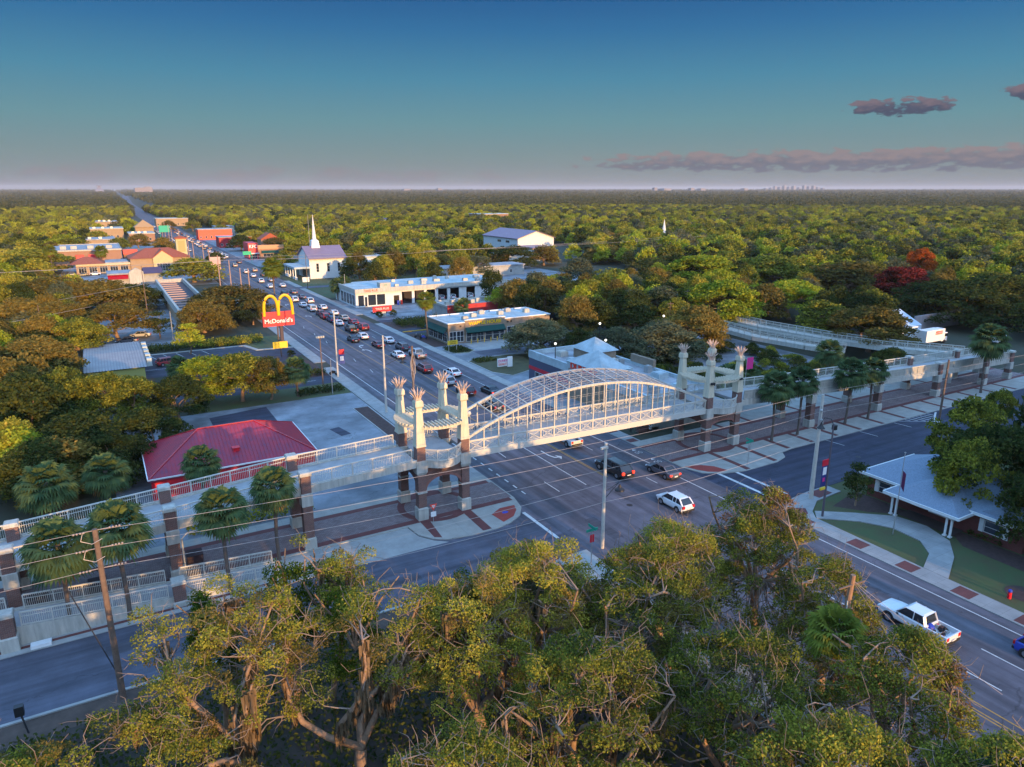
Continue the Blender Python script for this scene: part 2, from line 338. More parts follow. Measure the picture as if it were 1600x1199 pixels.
LEAF_ORANGE = leaf_mat('orange_foliage', [(.0,(.28,.07,.015)),(.5,(.55,.13,.025)),(1,(.60,.22,.04))], hv=0)
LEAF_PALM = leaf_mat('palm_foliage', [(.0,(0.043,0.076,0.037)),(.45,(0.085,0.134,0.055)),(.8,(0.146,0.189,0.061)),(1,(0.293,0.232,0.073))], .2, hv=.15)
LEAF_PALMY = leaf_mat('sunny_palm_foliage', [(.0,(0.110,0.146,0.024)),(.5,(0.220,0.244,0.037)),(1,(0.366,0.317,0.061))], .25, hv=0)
LEAF_DEAD = leaf_mat('dead_fronds', [(.0,(.12,.07,.035)),(.5,(.25,.14,.06)),(1,(.38,.21,.08))], .2, hv=0)
LEAF_VINE = leaf_mat('vine_foliage', [(.0,(0.022,0.049,0.010)),(.4,(0.061,0.104,0.012)),(.75,(0.146,0.183,0.022)),(1,(0.317,0.268,0.049))], hv=.1)
MOSS = leaf_mat('hanging_moss', [(.0,(.10,.075,.045)),(.5,(.21,.145,.085)),(1,(.30,.20,.11))], .2, hv=0)
# ------------------------------------------------------------ ground, roads, pavements (structure)
def sheet(name, pts, z, m):
    o = MB().flat(pts, z).build(name, m); return tag(o, kind='structure')
def slab(name, polys, z1, m, z0=0.0):
    b = MB()
    for p in polys: b.prism(p, z0, z1)
    return tag(b.build(name, m), kind='structure')
def rect(x0, x1, y0, y1): return [(x0,y0),(x1,y0),(x1,y1),(x0,y1)]
sheet('ground', rect(-12000, 30000, -1500, 27000), 0.0, GROUND)
KL, KR = 44.2, 71.2
sheet('avenue_road', [(KL,-60),(KR,-60),(KR,300),(73,400),(76,600),(79.5,900),(92,1670),(112,2440),(190,4500),(325,7700),(292,7700),(160,4500),(84,2440),(66,1670),(58,1000),(50,620),(46.6,370),(KL,250)], .03, ASPH)
sheet('side_street_left_road', rect(-90, KL, 59.5, 69.2), .03, ASPH2)
CORNR = [(KR,72.6),(72.3,69.6),(75,68),(78.3,67.1),(85.3,67.2),(88,68.0),(89.3,69.6),(92,70.0),(240,70.0)]
SOUTHR = [(240,57.6),(80,57.6),(76.3,57.2),(73.5,55.8),(72,53.6),(KR,51)]
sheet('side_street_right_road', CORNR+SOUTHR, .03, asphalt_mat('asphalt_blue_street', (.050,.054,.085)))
sheet('junction_corner_road', [(28.6,69.2),(44.2,69.2),(44.2,78),(28.6,76)], .024, ASPH)
# right plaza
slab('plaza_pavement', [CORNR[:-1]+[(176,70.0),(176,98),(95.5,98),(95.5,84.9),(KR,84.9)]], .14, PLAZA)
b = MB(); b.flat(rect(KR+.05,176,75.95,81.95), .146); tag(b.build('plaza_paver_field', PAVER), kind='structure')
b = MB()
b.flat(rect(KR+.15,176,75.05,75.95), .150); b.flat(rect(KR+.15,176,81.95,82.85), .150)
for x, y0 in ((79.2,67.3),(85.4,67.6),(91.6,70.3),(97.4,70.3),(103.6,70.3),(109.9,70.3),(116.2,70.3),(122.5,70.3),(129,70.3),(135.5,70.3),(141.6,70.3),(148,70.3),(154.5,70.3),(161,70.3)):
    b.flat(rect(x-.45,x+.45,y0,75.05), .150)
for x in (90, 97, 110, 123, 136, 150): b.flat(rect(x-.4,x+.4,82.85,88), .150)
for y in (84.2, 89.6): b.flat(rect(KR+.2,73.1,y+.75,y+2.2), .150)
tag(b.build('red_brick_bands_right', REDPAV), kind='structure')
sheet('red_lens_inlay', [(71.7,72.8),(74.2,72.0),(75.6,70.6),(76.2,68.5),(74.6,68.7),(73.3,69.5),(72.3,71.0)], .154, REDSMOOTH)
def ringband(name, cx, cy, r0, r1, z, m, a0=0, a1=360):
    n = 28; b = MB()
    for i in range(n):
        t0 = rad(a0+(a1-a0)*i/n); t1 = rad(a0+(a1-a0)*(i+1)/n)
        b.add([(cx+r0*math.cos(t0),cy+r0*math.sin(t0),z),(cx+r1*math.cos(t0),cy+r1*math.sin(t0),z),(cx+r1*math.cos(t1),cy+r1*math.sin(t1),z),(cx+r0*math.cos(t1),cy+r0*math.sin(t1),z)], [(0,1,2,3)])
    return tag(b.build(name, m), kind='structure')
ringband('red_ring_inlay_right', 82.1, 79.1, 3.9, 4.8, .158, REDPAV)
ringband('red_ring_inlay_left', 33.9, 79.1, 3.9, 4.8, .158, REDPAV)
# right sidewalks
slab('sidewalk_right_north', [[(KR,84.9),(73.5,84.9),(73.5,126),(KR,126)], rect(KR,73.4,134,163), rect(KR,73.4,171,208), rect(KR,73.6,226,300), rect(KR,73.8,306,330)], .13, SIDEW)
slab('sidewalk_right_south', [[(KR,51),(72,53.6),(73.5,55.8),(76.3,57.2),(80,57.6),(84,57.6),(84,55.4),(78.5,55.0),(75.3,53.2),(74.0,51.7),(73.7,37.8),(73.7,35.1),(73.6,-40),(KR,-40)],
     [(74.05,51.6),(75.6,53.1),(79.4,50.3),(83.2,47.0),(83.9,43.4),(82.4,39.8),(79.0,37.4),(73.75,35.1),(73.75,37.8),(77.4,39.3),(79.5,41.6),(79.8,45.2),(77.9,48.4)]], .13, SIDEW)
b = MB()
for y in (45.7, 39.7, 33.7, 27.7, 21.7, 15): b.flat(rect(71.5,73.4,y-1.9,y), .137)
b.flat([(71.6,54.0),(73.2,55.6),(75.2,54.2),(74.2,53.0),(72.9,52.6)], .137); b.flat(rect(71.6,72.9,50.9,52.5), .137); b.flat([(79.5,57.3),(82.5,57.4),(82.5,55.6),(79.5,55.4)], .137)
tag(b.build('red_brick_pads', REDPAV), kind='structure')
sheet('lawn_south', [(73.7,-40),(150,-40),(150,57.5),(84,57.5),(84,55.4),(78.5,55.0),(75.3,53.2),(74.0,51.7)], .008, GRASS)
sheet('mulch_bed_house', [(79,53),(86,54.6),(86,36),(84.2,36),(84.2,47.4),(81.5,49.6)], .02, MULCH)
sheet('mulch_bed_house_front', [(84.2,40.2),(86,40.2),(86,24),(82.4,26),(82.6,38.4)], .024, MULCH)
ringband('mulch_ring', 77.6, 29.6, 0, 1.7, .03, MULCH)
sheet('porch_floor', rect(83.9,86.6,40.4,47.2), .16, mat('porch_brown', (.07,.05,.045), .8))
# left plaza: corner, pavers, bands
CORNL = [(28.6,75.0),(28.9,72.4),(30.0,70.7),(31.5,69.7),(34.4,69.2),(38,69.25),(40.2,69.8),(42.2,71.0),(43.5,72.9),(44.2,76)]
slab('plaza_pavement_left', [CORNL+[(44.2,84.8),(-60,84.8),(-60,75.0)]], .14, PLAZA)
sheet('driveway_apron_left', [(17.5,69.2),(31.4,69.2),(30.0,70.4),(28.85,72.2),(28.5,75.0),(17.5,75.0)], .034, CONC)
b = MB(); b.flat(rect(-60,44.0,76.35,82.05), .146); tag(b.build('plaza_paver_field_left', PAVER), kind='structure')
b = MB(); b.flat(rect(-60,43.6,75.35,76.35), .150); b.flat(rect(-60,43.6,82.05,83.0), .150)
b.flat([(30.4,75.35),(31.6,75.35),(31.1,70.4),(30.3,70.9)], .150); b.flat([(36.2,75.35),(37.4,75.35),(37.3,69.5),(36.1,69.5)], .150)
tag(b.build('red_brick_bands_left', REDPAV), kind='structure')
sheet('red_corner_inlay', [(39.1,72.9),(40.9,74.0),(43.0,73.9),(42.5,72.5),(41.3,71.1),(39.4,70.3)], .154, REDSMOOTH)
sheet('blue_marker_disc', [(40.9+.45*math.cos(rad(a)),72.6+.3*math.sin(rad(a))) for a in range(0,360,30)], .158, BLUE)
slab('street_kerb_left', [[(-60,69.2),(17.5,69.2),(17.5,69.9),(-60,69.9)]], .12, CONC)
sheet('gravel_margin', [(-60,69.9),(17.5,69.9),(17.5,75.0),(-60,75.0)], .02, CONC)
sheet('red_margin_band', [(-60,70.0),(17.4,70.0),(17.4,70.5),(-60,70.5)], .026, REDPAV)
slab('sidewalk_left_north', [rect(41.4,KL,84.8,160), rect(41.4,KL,166,300)], .13, SIDEW)
slab('sidewalk_left_south', [rect(40.5,KL,-40,59.5), rect(33,40.5,57.6,59.5), rect(-90,33,59.2,59.5)], .13, CONC)
sheet('dirt_verge', rect(-90,33,56.6,59.2), .012, DIRT)
sheet('yard_dirt', rect(-90,40.4,30,56.6), .006, mat('dark_yard_dirt', (.065,.045,.038), .95, var=.5, vs=.25, bump=.4, bs=6, col2=(.030,.034,.020)))
sheet('south_parking_lot', rect(24,40,8,22), .012, ASPH3)
# left lots
sheet('old_lot_left', [(-2,84.85),(41.35,84.85),(41.35,137),(-2,137)], .012, OLDLOT)
sheet('lot_patch', [(30.8,116.4),(32.6,116.9),(33.4,112.4),(31.6,112.0)], .018, ASPH3)
slab('lot_island', [[(38.0,126),(41.1,126),(41.1,92),(40.0,92),(38.4,97),(38.2,112)]], .12, CONC)
sheet('lot_island_mulch', [(38.2,125.8),(40.9,125.8),(40.9,92.6),(40.2,92.6),(38.6,97.2),(38.4,112)], .126, MULCH)
sheet('grass_verge_left', [(14,137),(41.35,137),(41.35,146.5),(14,146.5)], .010, GRASS)
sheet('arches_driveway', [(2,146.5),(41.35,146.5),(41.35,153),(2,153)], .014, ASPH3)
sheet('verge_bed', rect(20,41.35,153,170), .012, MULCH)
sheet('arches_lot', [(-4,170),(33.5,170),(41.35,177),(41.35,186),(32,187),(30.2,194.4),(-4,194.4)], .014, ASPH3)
slab('arches_lot_kerb', [[(-4,194.4),(30.2,194.4),(32.2,187.4),(41.35,186.3),(41.35,187.2),(33,188.3),(31,195.3),(-4,195.3)]], .15, CONC)
sheet('grass_by_palm', [(31.2,195.4),(33.2,188.4),(41.3,187.3),(41.3,205),(31.2,205)], .010, GRASS)
sheet('grey_lot_far', [(-2,205),(20,205),(20,300),(-2,300)], .012, OLDLOT)
sheet('commercial_lot_left', [(-20,335),(45,335),(50,620),(-8,620)], .012, OLDLOT)
b = MB()
for k in range(6): x = 5+3.0*k; b.flat([(x,194.2),(x+.14,194.2),(x+1.3,189.3),(x+1.16,189.3)], .020)
b.flat(rect(30,37.5,150.0,150.15), .020); b.flat(rect(-1,13,178,178.13), .020)
tag(b.build('lot_lines_left', WPAINT), kind='structure')
# right lots
sheet('corner_store_lot', rect(73.5,150,98.1,169), .012, OLDLOT)
sheet('entry_apron_right', [(KR,126),(73.5,126),(73.5,134),(KR,134)], .05, CONC)
sheet('entry_apron_right_far', [(KR,163),(73.4,163),(73.4,171),(KR,171)], .05, CONC)
slab('sign_island_kerb', [[(73.8,149.5),(73.8,137),(76.5,132.0),(92,138),(97,147),(86,151),(78,151)]], .12, CONC)
sheet('sign_island_grass', [(74.1,149.2),(74.1,137.2),(76.7,132.4),(91.8,138.3),(96.5,146.8),(86,150.7),(78.2,150.7)], .126, mat('dry_lawn', (.085,.080,.035), .95, var=.35, vs=.5, bump=.3, bs=18))
sheet('dark_lot_band', rect(80,110,152,158.5), .018, ASPH2)
sheet('parking_pad', rect(82,110,158.6,168.2), .02, CONC)
slab('diner_sign_island', [[(73.7,163.4),(75,158.2),(78.5,157.2),(81.3,159.5),(80.3,165),(76.4,166.6)]], .12, CONC)
sheet('diner_sign_grass', [(74.0,163.2),(75.2,158.5),(78.4,157.6),(80.9,159.6),(80.0,164.7),(76.4,166.2)], .126, GRASS)
sheet('diner_mulch', rect(73.6,77.4,168,187), .016, MULCH)
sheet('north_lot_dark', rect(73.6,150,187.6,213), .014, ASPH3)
sheet('shop_lot', rect(73.7,160,213,262), .012, OLDLOT)
sheet('shop_lot_east', rect(137,200,225,330), .016, OLDLOT)
sheet('hedge_bed', rect(73.7,88,196,209), .020, MULCH)
sheet('church_lawn', rect(73.8,160,268,325), .010, GRASS)
sheet('church_drive', rect(KR+.1,100,300,306), .06, ASPH2)
sheet('grass_strip_church', rect(73.9,90,325,345), .012, GRASS)
sheet('shop_lot_far', rect(73.9,140,400,700), .010, OLDLOT)
b = MB()
for x0_,x1_,y0_,y1_ in ((48.6,50.1,60,66),(62.6,64.4,52,54),(52,54.2,99,107),(60.2,61.6,66,71),(47.0,48.2,112,121),(57,58.6,44,51),(66.0,67.0,40,47),(52.5,53.6,130,146)): b.flat(rect(x0_,x1_,y0_,y1_), .034)
for k_ in range(5): b.flat(rect(-30+k_*13,-26.5+k_*13,61+(k_%3)*2,62.6+(k_%3)*2), .034)
tag(b.build('asphalt_patches', asphalt_mat('patch_asphalt', (.088,.085,.102))), kind='structure')
ringband('manhole_cover', 56.2, 66.5, 0, .42, .036, BLACK); ringband('manhole_cover', 20.0, 63.5, 0, .42, .036, BLACK); ringband('manhole_cover', 98.0, 62.5, 0, .42, .036, BLACK)
# road markings (kept 6 mm above the asphalt)
b = MB(); z = .037
def ln(x0, x1, y0, y1, w=.13): b.flat([(x0-w/2,y0),(x0+w/2,y0),(x1+w/2,y1),(x1-w/2,y1)], z)
ln(46.2,46.2,94.5,240,.16); ln(46.2,47.6,240,360,.16)
ln(67.2,67.4,200,120,.14); ln(67.4,68.3,120,74.5,.14); ln(69.7,69.6,52,-40,.14)
for y in (91.5,88.9,86.4,84.0,81.6,79.2,76.9): ln(46.2,46.2,y-.55,y+.55,.2)
y = 89.5
while y < 420:
    if y > 88: ln(50.6,50.7+(y-90)*.004,y,y+3,.12)
    if y > 150: ln(64.1,64.2,y,y+3,.12)
    y += 12.2
ln(50.65,50.65,74.7,78.6); ln(64.1,64.1,85.4,88.6); ln(64.2,64.2,70.2,72.6); ln(64.1,64.1,97.6,101); ln(64.1,64.1,109.8,113)
ln(55.2,55.2,74.8,96,.15)
for y0, y1 in ((38.6,41.8),(23.4,26.9),(9,12.4),(50.5,53.4)): ln(64.4,64.4,y0,y1)
for y0, y1 in ((36.6,39.6),(29.6,32.6),(23.0,25.8),(15,18),(43.5,46.5)): ln(60.0,60.0,y0,y1)
b.flat([(42.8,71.6),(43.25,71.6),(43.25,63.6),(42.8,63.6)], z)
for x in (74.0,76.7): b.flat([(x,69.1 if x<75 else 67.7),(x+.5,68.8 if x<75 else 67.6),(x+.5,58.6),(x,58.6)], z)
b.flat(rect(68.3,68.45,57.5,72), z)
def arrow(x, y, s=1.0, m=1, f=1):
    Q = lambda pts: b.flat([(x+f*m*u, y+f*v*s) for u, v in pts], z)
    Q([(.45,-2.2),(.7,-2.2),(.7,-.3),(.35,.6),(.15,.3),(.45,-.5)]); Q([(.35,.6),(-.35,.75),(-.3,.45),(.15,.3)]); Q([(-.95,.6),(-.3,-.15),(-.3,1.35)])
arrow(57.4, 86.4, 1.3, f=-1); arrow(56.8, 173.5, 1.1); arrow(57.3, 179.0, 1.1, m=-1); arrow(57.1, 232); arrow(56.7, 260, m=-1)
# cycle symbols in the right bike lane
for y in (81, 76.5):
    for dx, dy in ((-.35,0),(.35,0)):
        for a in range(0,360,45):
            t0, t1 = rad(a), rad(a+38); c = (69.8+dx, y+dy)
            b.flat([(c[0]+.2*math.cos(t0),c[1]+.35*math.sin(t0)),(c[0]+.28*math.cos(t0),c[1]+.48*math.sin(t0)),(c[0]+.28*math.cos(t1),c[1]+.48*math.sin(t1)),(c[0]+.2*math.cos(t1),c[1]+.35*math.sin(t1))], z)
    b.flat([(69.4,y+1.0),(70.2,y+1.0),(69.8,y+1.6)], z)
tag(b.build('white_road_markings', WPAINT), kind='structure')
b = MB()
def yl(x0, x1, y0, y1, w=.13): b.flat([(x0-w/2,y0),(x0+w/2,y0),(x1+w/2,y1),(x1-w/2,y1)], z)
for dx in (-.14,.14): yl(59.4+dx,59.4+dx,75.5,104)
for dx in (-.14,.14): yl(54.9+dx,54.9+dx,104,300) if dx < 0 else None
yl(54.7,55.8,104,99); yl(59.2,59.5,300,99,.14); yl(54.8,55.6,300,420); yl(59.2,61,300,520)
for x in (55.4,55.75,56.6): yl(x,x+.1,-40,24)
tag(b.build('yellow_road_markings', YPAINT), kind='structure')
b = MB(); z = .037
for x, y in ((100.2,70.0),(109,69.9),(118.5,69.8)): b.flat([(x,y),(x+.13,y),(x+.5,66.8),(x+.37,66.8)], z)
b.flat([(120.0,69.9),(120.2,69.9),(125.5,66.8),(125.2,66.8)], z); b.flat([(125.2,66.8),(131,69.8),(131.3,69.6),(125.7,66.7)], z)
for k in range(7):
    x = 121.8+k*1.15; lo = 66.95+abs(x-125.3)*(.6 if x < 125.3 else .5); b.flat([(x,69.9),(x+.22,69.9),(x+.5,lo),(x+.28,lo)], z)
tag(b.build('white_parking_hatch', WPAINT), kind='structure')

# ------------------------------------------------------------ footbridge
def dz(x): return -.017*(x-37.0) if 30 <= x <= 86 else (-.017*49 if x > 86 else 0)
def pillar(root, cx, cy, top, w=1.05, capz=None, cap=.5, base_h=1.75, mid=None, band=None, name='pillar', base=(0,0,0)):
    """brick pier: brick shaft, with concrete base block, mid block and cap as sub-parts"""
    b = MB(base)
    segs = [base_h, top-cap]
    b.box(cx-w/2,cx+w/2,cy-w/2,cy+w/2,base_h,top-cap)
    p = b.build(name, BRICK, root)
    W = w+.26; bb = MB(base).box(cx-W/2,cx+W/2,cy-W/2,cy+W/2,.0,base_h-.12).taper(cx,cy,base_h-.12,base_h,W,w+.04); bb.build('base_block', CONCW, p)
    if mid: W = w+.16; MB(base).box(cx-W/2,cx+W/2,cy-W/2,cy+W/2,mid[0],mid[1]-.08).taper(cx,cy,mid[1]-.08,mid[1],W,w+.03).build('concrete_block', CONCW, p)
    if band: W = w+.16; MB(base).box(cx-W/2,cx+W/2,cy-W/2,cy+W/2,band,band+.22).build('band', CONCW, p)
    if cap: W = w+.2; MB(base).box(cx-W/2,cx+W/2,cy-W/2,cy+W/2,top-cap,top-.12).taper(cx,cy,top-.12,top,W,W-.2).build('cap', CONCW, p)
    return p
def arch_wall(mb, a, c, fixed, th, zs, zc, zt, axis):
    n = 14; pts = [(a,zt),(a,zs)]
    m = (a+c)/2; h = (c-a)/2-.15
    for i in range(n+1):
        t = math.pi*(1-i/n); pts.append((m+h*math.cos(t), zs+(zc-zs)*math.sin(t)))
    pts += [(c,zs),(c,zt)]
    vs = []; k = len(pts)
    # strips so the concave outline triangulates cleanly
    up = [(a,zt)]+[(p[0],zt) for p in pts[2:-2]]+[(c,zt)]; lo = [(a,zs)]+pts[2:-2]+[(c,zs)]
    for i in range(len(up)-1):
        q = [lo[i],lo[i+1],up[i+1],up[i]]
        if abs(q[0][0]-q[1][0]) < 1e-6: continue
        if axis == 'y': mb.vprism(q, fixed-th/2, fixed+th/2, 'y')
        else: mb.vprism(q, fixed-th/2, fixed+th/2, 'x')
def xpanel(mb, p0, p1, z0, z1, dz0=0, dz1=0, bar=.075, off=0):
    """X-lattice panel with nested squares between two plan points"""
    P = lambda u, v: (p0[0]+(p1[0]-p0[0])*u, p0[1]+(p1[1]-p0[1])*u, (z0+(z1-z0)*v)+dz0+(dz1-dz0)*u)
    mb.bar(P(0,0),P(1,1),bar); mb.bar(P(0,1),P(1,0),bar)
    for s in (.0,.17,.32):
        for a, c in (((s,s),(1-s,s)),((1-s,s),(1-s,1-s)),((1-s,1-s),(s,1-s)),((s,1-s),(s,s))): mb.bar(P(*a),P(*c),.05 if s else .07)
TOW = {}
def tower(x0, x1, label, side):
    root = empty('bridge_tower', (x0,75.7,0), label, 'bridge tower', 'towers of the footbridge'); B = (x0,75.7,0)
    y0, y1 = 76.3, 82.3; d = dz((x0+x1)/2); zt = 7.95+d
    for cx in (x0,x1):
        for cy in (y0,y1):
            p = pillar(root, cx, cy, 6.1+d, 1.06, cap=0, base_h=1.8, band=3.7, base=B)
            MB(B).taper(cx,cy,6.1+d,6.45+d,1.1,1.4).box(cx-.7,cx+.7,cy-.7,cy+.7,6.45+d,zt-.003).build('deck_block', CONCW, p)
            MB(B).box(cx-.55,cx+.55,cy-.55,cy+.55,zt-.003,9.75+d).build('upper_shaft', BRICK, p)
            o = MB(B); o.taper(cx,cy,9.75+d,10.0+d,1.3,1.25); o.taper(cx,cy,10.0+d,14.7+d,1.2,.74); o.taper(cx,cy,14.7+d,14.85+d,.82,1.05); o.taper(cx,cy,14.85+d,15.45+d,1.05,1.0); o.taper(cx,cy,15.45+d,15.6+d,.9,.8)
            ob = o.build('obelisk', OBEL, p)
            f = MB(B)
            for k in range(16):
                t = 2*math.pi*k/16+cx; r0 = .32; zz = 15.5+d; lean = .75 if k % 2 else .42; h = 1.35 if k % 2 else 1.75
                pts = [(cx+r0*math.cos(t),cy+r0*math.sin(t),zz)]
                for q in (.35,.7,1.0): pts.append((cx+(r0*.9+lean*q**2.0)*math.cos(t), cy+(r0*.9+lean*q**2.0)*math.sin(t), zz+h*(q-.12*q*q)))
                f.tube(pts, [.10,.10,.075,.02], 5)
            f.tube([(cx,cy,15.5+d),(cx,cy,16.3+d)], [.3,.22], 8)
            f.build('finial', FROND, p)
    for yy in (y0,y1): w = MB(B); arch_wall(w, x0+.5, x1-.5, yy, .62, 4.0, 5.45+d, 6.95+d, 'y'); w.build('arch_wall', BRICK, root)
    for xx in (x0,x1): w = MB(B); arch_wall(w, y0+.5, y1-.5, xx, .62, 4.0, 5.4+d, 6.9+d, 'x'); w.build('arch_wall', BRICK, root)
    # voussoir rings proud of the wall
    r = MB(B); n = 16; h = (x1-x0)/2-.65; m = (x0+x1)/2
    for i in range(n):
        t0, t1 = math.pi*i/n, math.pi*(i+1)/n
        q = [(m+h*math.cos(t),4.0+(1.45+d)*math.sin(t)) for t in (t0,t1)]+[(m+(h+.34)*math.cos(t),4.0+(1.79+d)*math.sin(t)) for t in (t1,t0)]
        r.vprism(q[::-1], y0-.36, y0-.2, 'y')
    r.build('arch_ring', mat('arch_ring_brick', (.27,.12,.095), .85, var=.2, vs=6), root)
    # deck with bowed balconies on both long sides
    arc = []; cxm = (x0+x1)/2; bow = 1.5
    for i in range(13):
        u = -1+2*i/12; arc.append((cxm+u*(x1-x0-.9)/2, y0-.35-bow*(1-u*u)))
    arcN = [(x, y1+y0-y) for x, y in arc][::-1]
    MB(B).prism(arc+arcN, zt-.95, zt-.06).build('deck_slab', CONCW, root)
    MB(B).prism([(x,y+(.25 if y < 79 else -.25)) for x,y in arc+arcN], zt-.06, zt-.03).build('deck_surface', CONCD, root)
    for ar in (arc, arcN):
        b = MB(B); pp = ar[::3]
        for i in range(4):
            xpanel(b, pp[i], pp[i+1], zt+.12, zt+1.25)
        for q in pp: b.bar((*q,zt-.05),(*q,zt+1.45),.14)
        for i in range(len(ar)-1):
            b.bar((*ar[i],zt+1.42),(*ar[i+1],zt+1.42),.16,.10); b.bar((*ar[i],zt+.06),(*ar[i+1],zt+.06),.12,.10); b.bar((*ar[i],zt+1.25),(*ar[i+1],zt+1.25),.07,.06)
        b.build('balcony_railing', CREAM2, root)
    # pergola ring of curved beams with rafters, between the obelisks
    pz = 12.1+d
    corners = [(x0,y0),(x1,y0),(x1,y1),(x0,y1)]
    for e in range(4):
        a = Vector((*corners[e],0)); c = Vector((*corners[(e+1)%4],0)); dv = (c-a); out = Vector((dv.y,-dv.x,0)).normalized()
        b = MB(B); rf = MB(B); n = 12; inner, outer = [], []
        for i in range(n+1):
            u = i/n; s = 4*u*(1-u)
            inner.append(a+dv*u-out*(.5)+out*.15*s); outer.append(a+dv*u+out*(.3+1.15*s))
        for pts, zz in ((inner,pz),(outer,pz)):
            b = MB(B)
            for i in range(n): b.bar((*pts[i][:2],zz),(*pts[i+1][:2],zz),.14,.34)
            b.build('pergola_beam', OBEL, root)
        for i in range(1, n):
            p_, q_ = inner[i], outer[i]; ex = (q_-p_).normalized()*.35
            rf.bar((p_.x-ex.x,p_.y-ex.y,pz+.26),(q_.x+ex.x,q_.y+ex.y,pz+.26),.15,.22)
        rf.build('rafters', OBEL, root)
    if side == 'L': MB(B).tube([(x1+.7,y0-.3,12.6),(x1+.7,y0-.3,12.9)],.12,6).ball((x1+.7,y0-.3,13.0),.3).build('camera_dome', CREAM2, root)
    else:
        f = MB(B)
        for cx in (x0+.1, x1-.2): f.box(cx-.45,cx+.2,y0-.95,y0-.6,pz-.25,pz+.05)
        f.build('floodlight', BLACK, root)
    return root
tower(31.0, 36.95, 'cream footbridge tower on the left side of the avenue, four sunlit obelisks over brick arches', 'L')
tower(79.2, 85.5, 'cream footbridge tower on the right side of the avenue, four shaded obelisks over brick arches', 'R')
# main span
X0, X1, NB = 37.66, 78.5, 19
root = empty('bridge_span', (X0,76,7), 'cream steel arched span with X lattice rails and mesh roof crossing over the avenue', 'footbridge'); B = (X0,76,7)
def archz(x, far=False):
    u = (x-57.4)/20.2
    if far: return 14.75 - 5.1*abs(u)**2.1 + .0*x - .35*u
    return 14.15 - 4.75*abs(u)**2.05 - .35*u
xs = [X0+(X1-X0)*i/NB for i in range(NB+1)]
for yy, far in ((76.15,False),(82.15,True)):
    b = MB(B); nn = 57
    for i in range(nn):
        a_ = X0+(X1-X0)*i/nn; c_ = X0+(X1-X0)*(i+1)/nn
        za, zb = max(archz(a_,far), 9.2+dz(a_)), max(archz(c_,far), 9.2+dz(c_))
        b.bar((a_,yy,za-.14),(c_+.03,yy,zb-.14),.34,.30)
    b.build('truss_arch', CREAM, root)
    b = MB(B)
    b.add([(X0,yy-.2,7.1+dz(X0)),(X1,yy-.2,7.1+dz(X1)),(X1,yy+.2,7.1+dz(X1)),(X0,yy+.2,7.1+dz(X0)),(X0,yy-.2,7.92+dz(X0)),(X1,yy-.2,7.92+dz(X1)),(X1,yy+.2,7.92+dz(X1)),(X0,yy+.2,7.92+dz(X0))],
          [(3,2,1,0),(4,5,6,7),(0,1,5,4),(1,2,6,5),(2,3,7,6),(3,0,4,7)])
    b.build('bottom_chord', CREAM2, root)
    for i, x in enumerate(xs):
        top = max(archz(x,far), 9.3+dz(x))-.2
        MB(B).bar((x,yy,7.9+dz(x)),(x,yy,top),.15).build('truss_post', CREAM, root)
    for i in range(NB):
        b = MB(B); a_, c_ = xs[i]+.1, xs[i+1]-.1
        xpanel(b, (a_,yy), (c_,yy), 8.02, 9.12, dz(a_), dz(c_))
        b.bar((xs[i],yy,9.27+dz(a_)),(xs[i+1],yy,9.27+dz(c_)),.16,.16)
        b.build('lattice_panel', CREAM2, root)
b = MB(B)
b.add([(X0,76.36,7.55+dz(X0)),(X1,76.36,7.55+dz(X1)),(X1,81.94,7.55+dz(X1)),(X0,81.94,7.55+dz(X0)),(X0,76.36,7.9+dz(X0)),(X1,76.36,7.9+dz(X1)),(X1,81.94,7.9+dz(X1)),(X0,81.94,7.9+dz(X0))],
      [(3,2,1,0),(4,5,6,7),(0,1,5,4),(1,2,6,5),(2,3,7,6),(3,0,4,7)])
b.build('deck', CONCD, root)
b = MB(B)
for i in range(2, NB-1):
    x = xs[i]; b.bar((x,76.15,archz(x)-.02),(x,82.15,archz(x,True)-.02),.13,.13)
for q in range(1, 4):
    yy = 76.15+6*q/4
    for i in range(3, NB-3): b.bar((xs[i],yy,archz(xs[i])+(archz(xs[i],True)-archz(xs[i]))*q/4-.08),(xs[i+1],yy,archz(xs[i+1])+(archz(xs[i+1],True)-archz(xs[i+1]))*q/4-.08),.07)
b.build('roof_beams', CREAM, root)
b = MB(B)
for q in (.5,1.5,2.5,3.5):
    yy = 76.15+6*q/4
    for i in range(2, NB-2): b.bar((xs[i],yy,archz(xs[i])+(archz(xs[i],True)-archz(xs[i]))*q/4-.05),(xs[i+1],yy,archz(xs[i+1])+(archz(xs[i+1],True)-archz(xs[i+1]))*q/4-.05),.035)
for i in range(2, NB-2):
    x = (xs[i]+xs[i+1])/2; b.bar((x,76.2,archz(x)-.04),(x,82.1,archz(x,True)-.04),.045)
for yy, far in ((76.2,False),(82.1,True)):
    for i in range(NB):
        x = (xs[i]+xs[i+1])/2; t_ = archz(x,far)
        if t_ > 9.8: b.bar((x,yy,9.2+dz(x)),(x,yy,t_-.2),.02)
        for zz in (10.4,11.6,12.8):
            if min(archz(xs[i],far),archz(xs[i+1],far)) > zz+.2: b.bar((xs[i],yy,zz),(xs[i+1],yy,zz),.018)
b.build('mesh_rods', CREAM2, root)
mm = bpy.data.materials.new('roof_wire_mesh'); mm.use_nodes = True; t = mm.node_tree
mx = t.nodes.new('ShaderNodeMixShader'); tb = t.nodes.new('ShaderNodeBsdfTransparent'); pb = t.nodes['Principled BSDF']
pb.inputs['Base Color'].default_value = (.16,.16,.2,1); pb.inputs['Roughness'].default_value = .5; mx.inputs[0].default_value = .34
